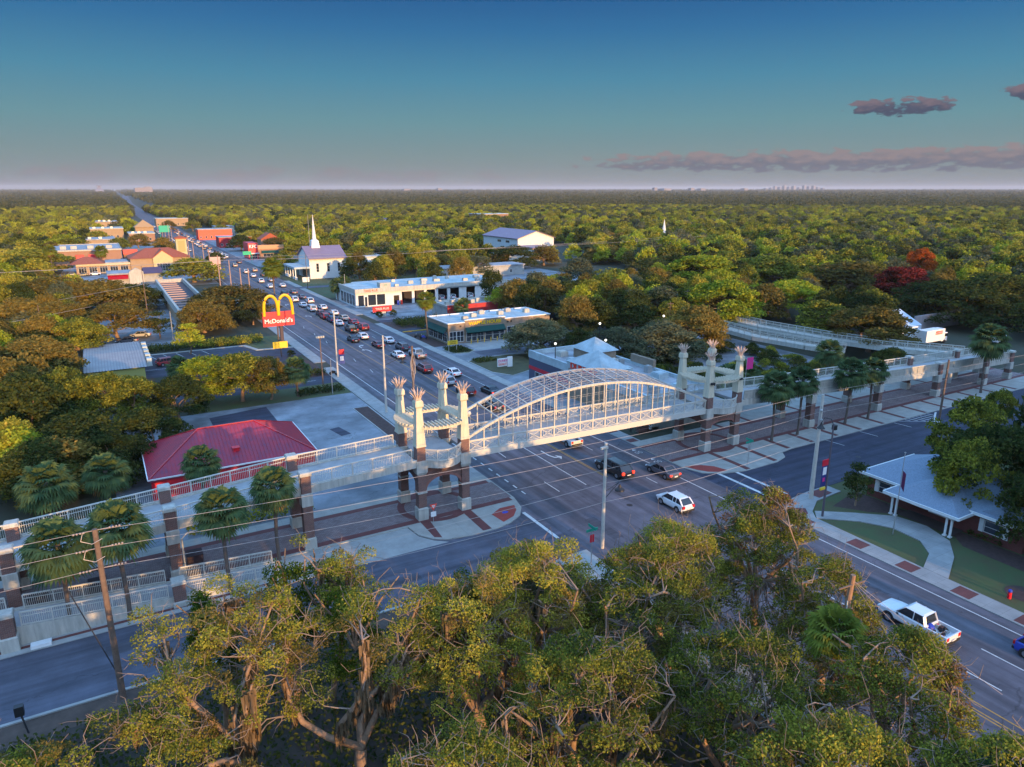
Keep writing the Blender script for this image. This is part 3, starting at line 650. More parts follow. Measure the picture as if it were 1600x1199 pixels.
t.links.new(tb.outputs[0], mx.inputs[1]); t.links.new(pb.outputs[0], mx.inputs[2]); t.links.new(mx.outputs[0], t.nodes['Material Output'].inputs[0])
b = MB(B)
for i in range(3, NB-2):
    b.add([(xs[i],76.2,archz(xs[i])+.03),(xs[i+1],76.2,archz(xs[i+1])+.03),(xs[i+1],82.1,archz(xs[i+1],True)+.03),(xs[i],82.1,archz(xs[i],True)+.03)], [(0,1,2,3)])
b.build('roof_mesh', mm, root)
# access ramps
def railing(mb, p0, p1, h=1.45, step=.16, post=2.3, z_off=0.0, bars=True):
    """vertical-bar railing between two 3-D points standing on the kerb line"""
    P0, P1 = Vector(p0), Vector(p1); D = P1-P0; Ln = Vector((D.x,D.y,0)).length
    n = max(1, round(Ln/post))
    for i in range(n+1): q = P0+D*(i/n); mb.bar(q,(q.x,q.y,q.z+h),.11)
    up = Vector((0,0,1))
    for zz, w in ((h,.13),(h*.70,.05),(.12,.07)): mb.bar(P0+up*zz, P1+up*zz, w, w)
    if bars:
        k = int(Ln/step)
        for i in range(1, k):
            q = P0+D*(i/k); mb.add([(q.x-.018,q.y-.018,q.z+.12),(q.x+.018,q.y-.018,q.z+.12),(q.x+.018,q.y+.018,q.z+.12),(q.x-.018,q.y+.018,q.z+.12),
              (q.x-.018,q.y-.018,q.z+h),(q.x+.018,q.y-.018,q.z+h),(q.x+.018,q.y+.018,q.z+h),(q.x-.018,q.y+.018,q.z+h)], [(0,1,5,4),(1,2,6,5),(2,3,7,6),(3,0,4,7)])
def slopebox(mb, xa, xb, y0, y1, zta, ztb, za, zb):
    mb.add([(xa,y0,za),(xb,y0,zb),(xb,y1,zb),(xa,y1,za),(xa,y0,zta),(xb,y0,ztb),(xb,y1,ztb),(xa,y1,zta)], [(3,2,1,0),(4,5,6,7),(0,1,5,4),(1,2,6,5),(2,3,7,6),(3,0,4,7)])
def pl(x, T):
    for i in range(len(T)-1):
        if T[i][0] <= x <= T[i+1][0]: u = (x-T[i][0])/(T[i+1][0]-T[i][0]); return T[i][1]+(T[i+1][1]-T[i][1])*u
    return T[0][1] if x < T[0][0] else T[-1][1]
LR = [(-60,3.2),(-25.2,5.05),(-11.1,5.85),(3,6.75),(16.9,7.72),(30.4,8.2)]     # top of fascia along the left ramp
RR = [(86,7.55),(103.5,6.75),(122.5,6.0),(141.5,5.35),(158.8,4.85),(168.6,4.65)]
def ramp(T, xa, xb, label, piers, bars_far):
    root = empty('access_ramp', (xa,76,0), label, 'bridge ramp', 'approach ramps of the footbridge'); B = (xa,76,0)
    xs_ = [xa]+[t[0] for t in T if xa < t[0] < xb]+[xb]
    for i in range(len(xs_)-1):
        a_, c_ = xs_[i], xs_[i+1]; za, zc = pl(a_,T), pl(c_,T)
        b = MB(B); slopebox(b, a_, c_, 75.72, 76.02, za, zc, za-.95, zc-.95); b.build('fascia', CONCW, root)
        b = MB(B); slopebox(b, a_, c_, 82.0, 82.3, za, zc, za-.95, zc-.95); b.build('fascia', CONCW, root)
        b = MB(B); slopebox(b, a_, c_, 76.02, 82.0, za-.18, zc-.18, za-.6, zc-.6); b.build('deck', CONCD, root)
        g = .62
        for yy in (75.87, 82.15):
            b = MB(B); railing(b, (a_+g,yy,pl(a_+g,T)), (c_-g,yy,pl(c_-g,T)), 1.5, step=.2 if bars_far else .3); b.build('railing', CREAM2, root)
            if not bars_far and yy < 79: b = MB(B); slopebox(b, a_+g, c_-g, 75.99, 76.03, pl(a_+g,T)+1.35, pl(c_-g,T)+1.35, pl(a_+g,T)-.1, pl(c_-g,T)-.1); b.build('infill_panel', CONCW, root)
    for x in piers:
        z = pl(x,T)
        for cy in (75.95, 82.1):
            pillar(root, x, cy, z+1.75, 1.1, cap=.42, base_h=1.5, mid=(z-2.3,z-.75), base=B)
    return root
ramp(LR, -53, 30.4, 'long cream railed ramp on brick piers falling away to the left of the footbridge', (16.9,3.0,-11.1,-25.2,-39.2), True)
ramp(RR, 86.1, 168.6, 'long cream railed ramp on brick piers running right behind the row of palms', (103.5,122.5,141.5,158.8,168.6), False)
# lower ramp returning in front of the left one
root = empty('lower_ramp', (-11,70.6,0), 'lower cream railed walkway beside the street, in front of the left approach ramp', 'bridge ramp'); B = (-11,70.6,0)
LW = [(-60,4.2),(-25,2.9),(-11,1.9),(2.4,.9),(13,.25)]
for a_, c_ in ((-25,-11),(-11,2.4),(2.4,13)):
    za, zc = pl(a_,LW), pl(c_,LW)
    b = MB(B); slopebox(b, a_, c_, 70.85, 71.1, za, zc, .0, .0); b.build('retaining_wall', CONCW, root)
    b = MB(B); slopebox(b, a_, c_, 71.1, 74.2, za-.15, zc-.15, .15, .05 if zc > .3 else .02); b.build('deck', CONCD, root)
    b = MB(B); slopebox(b, a_, c_, 74.2, 74.4, za+.02, zc+.02, .155, .155); b.build('retaining_wall', CONCW, root)
    for yy in (70.97, 74.3):
        b = MB(B); railing(b, (a_+.7,yy,pl(a_+.7,LW)), (c_-.7,yy,pl(c_-.7,LW)), 1.35); b.build('railing', CREAM2, root)
for x, yy in ((-11.3,70.5),(2.7,70.9),(-25,70.5)):
    z = pl(x,LW); pillar(root, x, yy, z+1.9, 1.15, cap=.4, base_h=max(.6,z-.4), base=B)
# drain pipe from the ramp
b = MB((3.7,75.2,0)); b.tube([(3.75,75.3,0.15),(3.75,75.3,4.9),(4.3,75.5,5.3),(7.0,75.9,5.35),(7.2,76.0,5.7)], .09, 8)
tag(b.build('drain_pipe', CONCW), 'pale drain pipe running down the brick pier of the left ramp', 'pipe').location = (3.7,75.2,0)
# lower spiral of ramps beyond the right plaza
def path_ramp(name, pts, label, hw=1.6):
    root = empty('trail_ramp', pts[0][:2]+(0,), label, 'trail ramp', 'trail ramps behind the right plaza'); B = pts[0][:2]+(0,)
    for i in range(len(pts)-1):
        a_, c_ = Vector(pts[i]), Vector(pts[i+1]); d = (c_-a_); n = Vector((-d.y,d.x,0)).normalized()*hw
        dk = MB(B)
        dk.add([tuple(a_+n-Vector((0,0,1.0))),tuple(c_+n-Vector((0,0,1.0))),tuple(c_-n-Vector((0,0,1.0))),tuple(a_-n-Vector((0,0,1.0))),tuple(a_+n),tuple(c_+n),tuple(c_-n),tuple(a_-n)],
               [(3,2,1,0)[::-1],(4,5,6,7)[::-1],(0,1,5,4)[::-1],(1,2,6,5)[::-1],(2,3,7,6)[::-1],(3,0,4,7)[::-1]]); dk.build('deck', CONCW, root)
        for s in (n*1.02, -n*1.02):
            r = MB(B); railing(r, a_+s, c_+s, 1.4, step=.3); r.build('railing', CREAM2, root)
    return root
path_ramp('trail_ramp', [(165.5,84.2,4.4),(160.5,97,4.0),(156.5,113,3.9),(155.3,132,3.8),(157,150,3.8)], 'pale trail ramp curving away behind the yellow-green tree, farther of the two')
path_ramp('trail_ramp', [(151.5,104,3.0),(148.6,112,3.1),(146.2,126,3.1),(147,140,3.4)], 'pale trail ramp beside dark shrubs, nearer and lower of the two')
# ------------------------------------------------------------ vegetation
def np_mesh(name, V, F, mats, midx=None):
    """V (n,3), F (m,4) quads -> mesh, filled in bulk"""
    me = bpy.data.meshes.new(name); n, m = len(V), len(F)
    me.vertices.add(n); me.vertices.foreach_set('co', np.asarray(V, np.float32).ravel())
    me.loops.add(m*4); me.loops.foreach_set('vertex_index', np.asarray(F, np.int32).ravel())
    me.polygons.add(m); me.polygons.foreach_set('loop_start', np.arange(0, m*4, 4, dtype=np.int32)); me.polygons.foreach_set('loop_total', np.full(m, 4, np.int32))
    for q in (mats if isinstance(mats, (list, tuple)) else [mats]): me.materials.append(q)
    if midx is not None: me.polygons.foreach_set('material_index', np.asarray(midx, np.int32))
    me.update(calc_edges=True); return me
def unit(a): return a/np.maximum(np.linalg.norm(a, axis=1, keepdims=True), 1e-9)
def leaves(rng, C, Nrm, size, aspect=.62, spread=.9):
    """rhombic leaf sprays at C, roughly facing Nrm"""
    n = len(C); nn = unit(unit(Nrm)+rng.normal(0, spread, (n,3))); t = unit(np.cross(nn, rng.normal(0,1,(n,3)))); b = np.cross(nn, t)
    s = (size*rng.uniform(.6,1.35,(n,1)))*.5
    V = np.stack([C-t*s, C-b*s*aspect, C+t*s, C+b*s*aspect], 1).reshape(-1,3)
    F = np.arange(4*n).reshape(-1,4); return V, F
def lump_points(rng, c, r, n, flat=.75):
    d = unit(rng.normal(0,1,(n,3))); d[:,2] = np.where(d[:,2] < -.35, -d[:,2]*.4, d[:,2])
    rr = r*rng.uniform(.55,1.06,(n,1))**.7
    return c+d*rr*np.array([1,1,flat]), d
def tubes_np(paths, n=5):
    """paths: list of (points, radii)"""
    V = []; F = []; k0 = 0
    for P, Rr in paths:
        P = np.asarray(P, float); k = len(P)
        for i in range(k):
            d = P[min(i+1,k-1)]-P[max(i-1,0)]; d = d/max(np.linalg.norm(d),1e-9)
            up = np.array([0,0,1.]) if abs(d[2]) < .9 else np.array([1.,0,0])
            a = np.cross(d, up); a /= np.linalg.norm(a); b = np.cross(a, d)
            for j in range(n):
                t = 2*math.pi*j/n; V.append(P[i]+(a*math.cos(t)+b*math.sin(t))*Rr[i])
        for i in range(k-1):
            for j in range(n): F.append((k0+i*n+j, k0+i*n+(j+1)%n, k0+(i+1)*n+(j+1)%n, k0+(i+1)*n+j))
        k0 += k*n
    return np.array(V), np.array(F)
def curve(rng, a, b, k=5, wob=.12, sag=0.0):
    a = np.asarray(a, float); b = np.asarray(b, float); L_ = np.linalg.norm(b-a); off = rng.normal(0, wob*L_, 3); off2 = rng.normal(0, wob*.5*L_, 3)
    out = []
    for i in range(k):
        u = i/(k-1); out.append(a+(b-a)*u+off*math.sin(math.pi*u)+off2*math.sin(2*math.pi*u)+np.array([0,0,sag*L_*math.sin(math.pi*u)]))
    return out
def crown_lumps(rng, h, r, k, low=.38, shape=1.0):
    """lump centres over a dome of radius r whose top is at h"""
    out = []
    hc = h*low
    for i in range(k):
        z = rng.uniform(0,1)**.8; t = 2*math.pi*((i*.618)%1)+rng.normal(0,.25)
        rr = r*math.sqrt(max(0, 1-z**(2*shape)))*rng.uniform(.62,1.0)*(1+.15*math.sin(3*t+h))
        out.append((rr*math.cos(t), rr*math.sin(t), hc+(h-hc)*z*rng.uniform(.86,1.0)))
    return np.array(out)
def make_tree_meshes(name, seed, h, r, k, per, leaf, lump=(1.2,2.0), m=None, low=.38, trunk_r=.35, fl=.75):
    rng = np.random.default_rng(seed); C = crown_lumps(rng, h-lump[1]*.5, r-lump[0]*.7, k, low)
    Vs = []; Fs = []; n0 = 0
    for c in C:
        rr = rng.uniform(*lump); P, D = lump_points(rng, c, rr, int(per*(rr/lump[1])**2)+10, fl)
        V, F = leaves(rng, P, D+np.array([0,0,.35]), leaf); Vs.append(V); Fs.append(F+n0); n0 += len(V)
    crown = np_mesh(name+'_crown', np.concatenate(Vs), np.concatenate(Fs), m or LEAF_OAK)
    paths = []; fork = np.array([rng.normal(0,.3), rng.normal(0,.3), h*.28])
    paths.append((curve(rng, (0,0,-.2), fork, 4, .03), [trunk_r*1.25, trunk_r, trunk_r*.9, trunk_r*.85]))
    for i in range(min(7, k)):
        c = C[i*max(1,k//7) % k]; paths.append((curve(rng, fork, c, 5, .09, .05), [trunk_r*.6, trunk_r*.42, trunk_r*.3, trunk_r*.18, .04]))
    V, F = tubes_np(paths, 5); trunk = np_mesh(name+'_trunk', V, F, BARK)
    return crown, trunk
TREES = {}
for i, (h, r, k, low) in enumerate([(11,5.6,62,.16),(12,6.6,74,.15),(10,4.6,50,.14),(13,5.2,60,.16),(9.5,6.2,60,.18)]):
    TREES['mid%d'%i] = make_tree_meshes('t%d'%i, 11+i, h, r, k, 150, .52, (1.25,2.1), low=low) + (h, r)
for i, (h, r, k, low) in enumerate([(11,5.8,40,.16),(12.5,6.4,44,.15),(10,4.8,34,.14)]):
    TREES['far%d'%i] = make_tree_meshes('f%d'%i, 31+i, h, r, k, 46, .95, (1.5,2.5), low=low) + (h, r)
for i, (h, r, k, low) in enumerate([(10,5.0,74,.12),(9,5.6,74,.12)]):
    TREES['dense%d'%i] = make_tree_meshes('d%d'%i, 51+i, h, r, k, 330, .34, (1.1,1.7), low=low) + (h, r)
for i, (h, r, k, low) in enumerate([(9.5,5.4,72,.24),(10.5,5.0,68,.24)]):
    TREES['near%d'%i] = make_tree_meshes('n%d'%i, 61+i, h, r, k, 260, .36, (.9,1.5), low=low, trunk_r=.28) + (h, r)
TREES['slim'] = make_tree_meshes('slim', 71, 8, 2.3, 22, 170, .34, (.8,1.3), low=.25, trunk_r=.14) + (8, 2.3)
TREES['round'] = make_tree_meshes('round', 72, 3.2, 2.2, 20, 150, .26, (.6,.9), low=.15, trunk_r=.08) + (3.2, 2.2)
def tree(kind, x, y, h, r, m, label, group=None, name='oak_tree', z=0.0, trunk=True):
    crown, tr, H, Rr = TREES[kind]
    e = empty(name, (x,y,z), label, 'tree', group, rz=random.random()*6.28); e.scale = (r/Rr, r/Rr, h/H)
    c = bpy.data.objects.new('crown', crown); link(c, e)
    if m is not None: c.material_slots[0].link = 'OBJECT'; c.material_slots[0].material = m
    if trunk: link(bpy.data.objects.new('trunk', tr), e)
    return e
def at(px, py, z):
    """world point at height z under a point of the 1600 x 1199 survey frame"""
    f = 1110.0; dx = (px-800)/f; dy = -(py-599.5)/f; c, s = math.cos(PITCH), math.sin(PITCH)
    X, Y, Z = dx, c+dy*s, -s+dy*c; t = (40-z)/-Z; X *= t; Y *= t; a = HEAD
    return X*math.cos(a)-Y*math.sin(a), X*math.sin(a)+Y*math.cos(a)
# ---- palms
def fan_palm(name, seed, trunk_h, crown_r, nf=42, m=LEAF_PALM, dead=0, leafl=1.15, tr=.2):
    rng = np.random.default_rng(seed); V = []; F = []; mi = []
    for i in range(nf+dead):
        isd = i >= nf
        el = rad(rng.uniform(-75,-40)) if isd else rad(75-125*(i/nf)**.85+rng.normal(0,7)); az = i*2.39996+rng.normal(0,.15)
        L1 = crown_r*(.52 if not isd else .35)*rng.uniform(.9,1.1); d = np.array([math.cos(az)*math.cos(el), math.sin(az)*math.cos(el), math.sin(el)])
        c0 = np.array([0,0,trunk_h-.15]); hub = c0+d*L1+np.array([0,0,-.10*L1])
        side = np.array([-math.sin(az), math.cos(az), 0]); w = .025
        n0 = len(V); V += [c0-side*w, c0+side*w, hub+side*w, hub-side*w]; F.append((n0,n0+1,n0+2,n0+3)); mi.append(1 if isd else 0)
        nl = 17; up = np.cross(d, side)
        for j in range(nl):
            a = rad(-112+224*j/(nl-1)); ll = leafl*crown_r*.42*(1-.28*abs(a)/2)*rng.uniform(.85,1.1)
            dirl = d*math.cos(a)+side*math.sin(a); wv = np.cross(dirl, up); wv /= max(np.linalg.norm(wv),1e-6); wv = wv*.085*crown_r*.5
            p1 = hub+dirl*ll*.6+np.array([0,0,-.05*ll]); tip = hub+dirl*ll+np.array([0,0,-.42*ll*(1.2 if isd else 1)])
            n0 = len(V); V += [hub, p1-wv, tip, p1+wv]; F.append((n0,n0+1,n0+2,n0+3)); mi.append(1 if isd else 0)
    crown = np_mesh(name+'_crown', np.array(V), np.array(F), [m, LEAF_DEAD], mi)
    z = np.linspace(0, trunk_h, 9); pts = [np.array([.25*math.sin(q*.5+seed)*q/trunk_h, .2*math.cos(q*.4+seed)*q/trunk_h, q]) for q in z]; off = pts[-1].copy(); 
    pts = [p-np.array([off[0]*p[2]/trunk_h, off[1]*p[2]/trunk_h, 0]) for p in pts]
    Vt, Ft = tubes_np([(pts, [tr*1.35]+[tr]*7+[tr*1.3])], 8)
    return crown, np_mesh(name+'_trunk', Vt, Ft, BARKP)
PALMS = {}
def palm(x, y, h, label, r=2.5, kind='sabal', seed=1, group=None):
    key = (kind, seed)
    if key not in PALMS:
        PALMS[key] = fan_palm('palm%d'%seed, seed, 10, 2.5, 66, {'sabal':LEAF_PALM,'sun':LEAF_PALMY}[kind], dead=14 if seed % 2 else 8) if kind != 'bush' else fan_palm('bushpalm%d'%seed, seed, 1.2, 2.3, 40, LEAF_PALM, tr=.25)
    crown, trunk = PALMS[key]; H = 10 if kind != 'bush' else 1.2
    e = empty('palm_tree', (x,y,0), label, 'palm', group, rz=seed*1.3+x); r *= 1.16; th = h-r*.7
    c = bpy.data.objects.new('crown', crown); link(c, e); c.scale = (r/2.5,)*3; c.location = (0,0,th-H*r/2.5)
    t = bpy.data.objects.new('trunk', trunk); link(t, e); t.scale = (1,1,th/H)
    return e
G1 = 'cabbage palms along the right plaza'; G2 = 'cabbage palms along the left ramp'
palm(91.9,74,12.2,'tall fan palm on the right plaza, nearest to the right bridge tower',2.9,seed=1,group=G1)
palm(98.2,74,12.0,'second palm from the right bridge tower, small drooping clump at its side',2.7,seed=2,group=G1)
palm(110.3,73.7,12.2,'third palm from the right bridge tower, broad dark crown before the ramp',2.9,seed=3,group=G1)
palm(116.3,73.4,11.6,'fourth palm from the right bridge tower, slim dark trunk',2.6,seed=4,group=G1)
palm(151.7,72.5,14.6,'tallest far-right palm in front of the end of the ramp, olive tinted crown',3.7,seed=5,group=G1)
palm(-6.6,71.2,11.4,'palm with a sunlit orange patch in its crown, leftmost by the street kerb',3.0,seed=6,group=G2)
palm(-1.8,70.9,12.2,'palm behind the timber pole, yellow tips on its crown',2.9,seed=2,group=G2)
palm(7.4,70.7,11.7,'palm in front of the red roof, yellow patch low in its crown',2.6,seed=7,group=G2)
palm(13.2,74.9,11.2,'palm right beside the tall brick pier of the left ramp',2.5,seed=4,group=G2)
palm(7.4,86.5,11.0,'palm standing against the crimson roof behind the left ramp',2.3,seed=3)
palm(-2.4,88.5,11.2,'palm with rusty dead fronds left of the crimson building',2.5,seed=1)
palm(-8.2,88.0,11.5,'bluish green palm at the dark edge of the left woods',2.9,seed=5)
palm(31.2,139.5,8.3,'shaggy round palm on the verge beside the yellow sign',2.9,seed=6)
palm(11.9,161.7,6.2,'small dark palm beside the parked red car',2.7,seed=8)
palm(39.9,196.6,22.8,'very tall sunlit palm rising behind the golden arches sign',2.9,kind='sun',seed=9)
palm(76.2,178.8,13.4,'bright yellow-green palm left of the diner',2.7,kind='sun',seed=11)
palm(96.5,199,7.0,'stubby sunlit palm before the long red wall',2.6,seed=12)
palm(100.6,205,6.6,'low palm clump touching the left end of the red wall',2.4,seed=6)
palm(76,262,8.5,'dusky palm pair member on the lawn, left of the tyre shop and nearer the road',3.0,seed=3)
palm(79.5,265,8.8,'dusky palm pair member on the lawn, closer to the tyre shop wall',3.2,seed=5)
for i, (x, y, h, lb) in enumerate([(100.5,92,8.5,'round dark palm just right of the right bridge tower'),(106,93,8.2,'round palm beside the magenta banner'),(128,91,10.5,'bushy palm behind the ramp under the big yellow-green oak'),(94,90,7.0,'low palm half hidden behind the right bridge tower')]):
    palm(x,y,h,lb,2.9,seed=5+i)
palm(36,12,13,'sunlit palm fronds poking out of the foreground oaks',3.0,seed=2)
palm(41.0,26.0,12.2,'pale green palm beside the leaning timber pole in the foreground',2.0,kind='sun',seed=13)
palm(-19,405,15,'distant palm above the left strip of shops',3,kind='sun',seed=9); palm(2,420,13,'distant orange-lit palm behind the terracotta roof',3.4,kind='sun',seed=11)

# ---- foreground live oaks: limbs, twigs, leaf clumps and hanging moss
def live_oak(x, y, h, r, seed, label, dens=1.0, k=95, m=None, m2=None, moss=0, lean=(0,0), fork=.22, low=.42, leaf=.2, tr=.42, bare=22, limbs=None, lump=(.5,1.1)):
    rng = np.random.default_rng(seed); e = empty('live_oak', (x,y,0), label, 'tree', 'live oaks in the foreground')
    fk = np.array([lean[0]*.4, lean[1]*.4, h*fork]); tips = []; paths = [(curve(rng,(0,0,-.2),fk,4,.04),[tr*1.3,tr*1.05,tr,tr*.95])]
    nl = 7; mains = []
    for i in range(nl):
        t = 2*math.pi*i/nl+rng.normal(0,.25); rr = r*rng.uniform(.5,.95)*(.35 if i == 0 else 1)
        p = np.array([lean[0]+rr*math.cos(t), lean[1]+rr*math.sin(t), h*rng.uniform(.62,.88)])
        if limbs and i < len(limbs): p = np.array(limbs[i], float)
        pts = curve(rng, fk, p, 8, .10, .06); paths.append((pts, list(np.linspace(tr*.62, .07, 8)))); mains.append(pts)
    C = crown_lumps(rng, h-.4, r, k, low); C[:,0] += lean[0]; C[:,1] += lean[1]
    if limbs:
        for i in range(len(C)):
            if rng.random() < .75:
                q = mains[rng.integers(0, min(nl, len(limbs)))]; C[i] = q[rng.integers(4,8)]+rng.normal(0,1.0,3)*np.array([1,1,.7])+np.array([0,0,.5])
    allp = np.concatenate([np.array(q[2:]) for q in mains])
    for c in C:
        d = np.linalg.norm(allp-c, axis=1)+np.where(allp[:,2] > c[2], 2.0, 0); a = allp[d.argmin()]
        Ln = np.linalg.norm(c-a); paths.append((curve(rng, a, c, 5, .13), [max(.035,.035+.016*Ln),.05,.04,.03,.02]))
        for j in range(3):
            e2 = c+rng.normal(0,.8,3)+np.array([0,0,.3]); paths.append((curve(rng, c-(c-a)*.25, e2, 4, .15), [.03,.025,.02,.012]))
    for i in range(bare):
        a = C[rng.integers(0,len(C))]; out = unit((a-np.array([lean[0],lean[1],h*.45]))[None])[0]
        b_ = a+out*rng.uniform(.5,1.2)+rng.normal(0,.3,3); p_ = curve(rng, a, b_, 5, .09); paths.append((p_, [.022,.02,.016,.012,.006]))
        for j in range(3): q = p_[rng.integers(1,5)]; paths.append((curve(rng, q, q+out*.5+rng.normal(0,.45,3), 4, .12), [.012,.010,.008,.005]))
    Vb, Fb = tubes_np(paths[:1+nl], 9); o = bpy.data.objects.new('trunk', np_mesh('oak_trunk', Vb, Fb, BARK)); link(o, e)
    Vb, Fb = tubes_np(paths[1+nl:], 4); o = bpy.data.objects.new('branches', np_mesh('oak_branches', Vb, Fb, BARKL)); link(o, e)
    Vs = []; Fs = []; mi = []; n0 = 0
    for c in C:
        rr = rng.uniform(*lump); n = int(430*dens*(rr/1.0)**2); P, D = lump_points(rng, c, rr, n, .7)
        V, F = leaves(rng, P, D*.6+np.array([.15,-.35,.5]), leaf*.84, .6, .8); Vs.append(V); Fs.append(F+n0); n0 += len(V); mi += [1 if rng.random() < .12 else 0]*len(F)
    o = bpy.data.objects.new('crown', np_mesh('oak_crown', np.concatenate(Vs), np.concatenate(Fs), [m or LEAF_OAK, m2 or LEAF_OLIVE], mi)); link(o, e)
    if moss:
        V = []; F = []
        for i in range(moss):
            q = mains[rng.integers(0,nl)]; j = rng.integers(2,7); p = q[j]+(q[j+1]-q[j])*rng.random(); ln_ = rng.uniform(.7,2.1)
            for s in range(9):
                pp = p+rng.normal(0,.16,3)*np.array([1,1,.3]); t = rng.uniform(0,6.28); w = np.array([math.cos(t),math.sin(t),0])*rng.uniform(.05,.13); l2 = ln_*rng.uniform(.6,1.1)
                n0 = len(V); V += [pp-w, pp+w, pp+w*.75+np.array([0,0,-l2*.55])+rng.normal(0,.04,3), pp-w*.75+np.array([0,0,-l2*.55])]
                V += [pp+rng.normal(0,.05,3)+np.array([0,0,-l2]), pp+rng.normal(0,.05,3)+np.array([0,0,-l2*1.02])]
                F += [(n0,n0+1,n0+2,n0+3),(n0+3,n0+2,n0+4,n0+5)]
        o = bpy.data.objects.new('moss', np_mesh('oak_moss', np.array(V), np.array(F), MOSS)); link(o, e)
    return e
live_oak(5.0,40.0,14.0,6.6,101,'sparse live oak at lower left, long horizontal limb and hanging moss',.95,k=120,moss=120,lean=(-1.8,3.5),tr=.42,leaf=.17,limbs=[(-7.5,2.5,8.5),(-4.5,6.0,12),(-1,6.5,13),(-7,-2.5,7.2),(2.0,4,13.4)])
live_oak(10.2,38.6,14.6,5.6,102,'live oak with forked orange-lit trunk and curtains of moss at lower left centre',.9,k=110,moss=150,lean=(2.5,3.5),tr=.42,leaf=.17,limbs=[(.5,8.5,13.6),(3.0,8,13.6),(6.5,3,12.5),(9.0,2.0,11.5),(-2.5,5,12)])
live_oak(19.5,38.6,14.2,5.6,103,'live oak with shaggy moss, second trunk group from the left',1.0,k=125,moss=90,lean=(.5,1.5),leaf=.18)
live_oak(24.8,40.4,15.0,5.6,104,'yellow-green live oak left of the leaning street pole',1.1,k=130,m=LEAF_OAK,leaf=.19,lean=(.6,0))
live_oak(31.5,35.5,15.0,5.6,105,'dense live oak in the middle of the foreground thicket',1.1,k=130,leaf=.19)
live_oak(36.8,37.8,14.6,4.8,106,'open live oak with bare pale twigs overhanging the corner pavement',.8,k=100,leaf=.18,bare=26)
live_oak(46.6,37.6,15.8,5.4,107,'tallest live oak, its crown spreading over the avenue below the white hatchback',1.0,m2=LEAF_DEAD,k=175,leaf=.19,bare=30,tr=.38,fork=.3,low=.22)
live_oak(45.0,29.5,13.6,4.2,108,'live oak with reaching bare twigs, left of the white pickup',.95,k=115,leaf=.18,bare=34,low=.25)
live_oak(40.0,20.6,14.0,5.2,109,'broad live oak below the white pickup, a rusty orange clump inside',1.1,m2=LEAF_DEAD,k=130,leaf=.19,bare=14)
live_oak(35.6,12.2,14.4,5.4,110,'live oak in the bottom right corner near the yellow centre lines',1.1,k=125,leaf=.19,bare=12)
live_oak(31.0,25.5,14.2,5.6,111,'live oak at the bottom centre-right beside the hidden parking lot',1.05,k=125,leaf=.19,bare=14)
live_oak(22.5,29.5,14.4,6.0,112,'live oak at the bottom centre with horizontal sunlit limbs',1.05,k=130,leaf=.19,bare=14,moss=30)
live_oak(13.5,28.5,12.2,5.0,113,'low dark live oak at the bottom edge between mossy trunks',.9,k=95,leaf=.19,moss=40,bare=10)
live_oak(-8.0,39.0,12.0,4.4,114,'small live oak cut off by the lower left corner of the view',1.0,k=95,leaf=.2,m2=LEAF_OLIVE,bare=10)
live_oak(29.5,17.5,14.2,5.4,115,'live oak cut off by the bottom edge, right of centre',1.05,k=120,leaf=.2,bare=10)
live_oak(26.5,44.5,11.5,3.6,116,'dark scrubby oak beside the side street corner',1.0,k=70,m=LEAF_GREY,leaf=.2,bare=10)
live_oak(40.5,43.0,12.0,3.8,118,'thin twiggy oak beneath the tall corner oak',.75,k=70,leaf=.18,bare=20)
def vine_lump(x, y, h, r, seed, label, m=LEAF_VINE):
    rng = np.random.default_rng(seed); e = empty('vine_covered_snag', (x,y,0), label, 'tree', 'vine covered snags')
    Vb, Fb = tubes_np([(curve(rng,(0,0,-.2),(0,0,h*.9),6,.04),[.28,.25,.22,.2,.15,.1])]+[(curve(rng,(0,0,h*.6),(rng.normal(0,r*.5),rng.normal(0,r*.5),h*.95),4,.1),[.12,.1,.07,.04]) for i in range(6)], 6)
    link(bpy.data.objects.new('trunk', np_mesh('snag_trunk', Vb, Fb, BARK)), e)
    Vs = []; Fs = []; n0 = 0
    for i in range(30):
        t = rng.uniform(0,6.28); z = rng.random(); c = np.array([math.cos(t)*r*.62*(1-.3*z), math.sin(t)*r*.62*(1-.3*z), h*(.5+.44*z)-.5]); rr = rng.uniform(.5,.95)
        P, D = lump_points(rng, c, rr, int(330*rr*rr)+60, 1.15); V, F = leaves(rng, P, D, .17, .7, .6); Vs.append(V); Fs.append(F+n0); n0 += len(V)
    link(bpy.data.objects.new('vines', np_mesh('snag_vines', np.concatenate(Vs), np.concatenate(Fs), m)), e)
for (px,py,h,r,sd,lb,m) in ((500,852,14.0,2.7,201,'snag smothered in bright green vines, topmost of the left foreground',LEAF_VINE),(440,868,13.4,1.9,206,'darker vine mound joined to the left of the topmost snag',LEAF_VINE),(548,905,14.0,2.4,202,'vine covered snag with a sunlit yellow-green face, right of the first',LEAF_VINE),(322,912,13.6,2.3,203,'leafy vine mound above the mossy left oak',LEAF_VINE),(735,880,12.5,1.8,204,'dark vine covered stub jutting over the side street',LEAF_VINE),(700,900,11.5,1.2,205,'small dark vine stub beside the side street',LEAF_VINE)):
    x_, y_ = at(px,py,h); vine_lump(x_,y_,h,r,sd,lb,m)
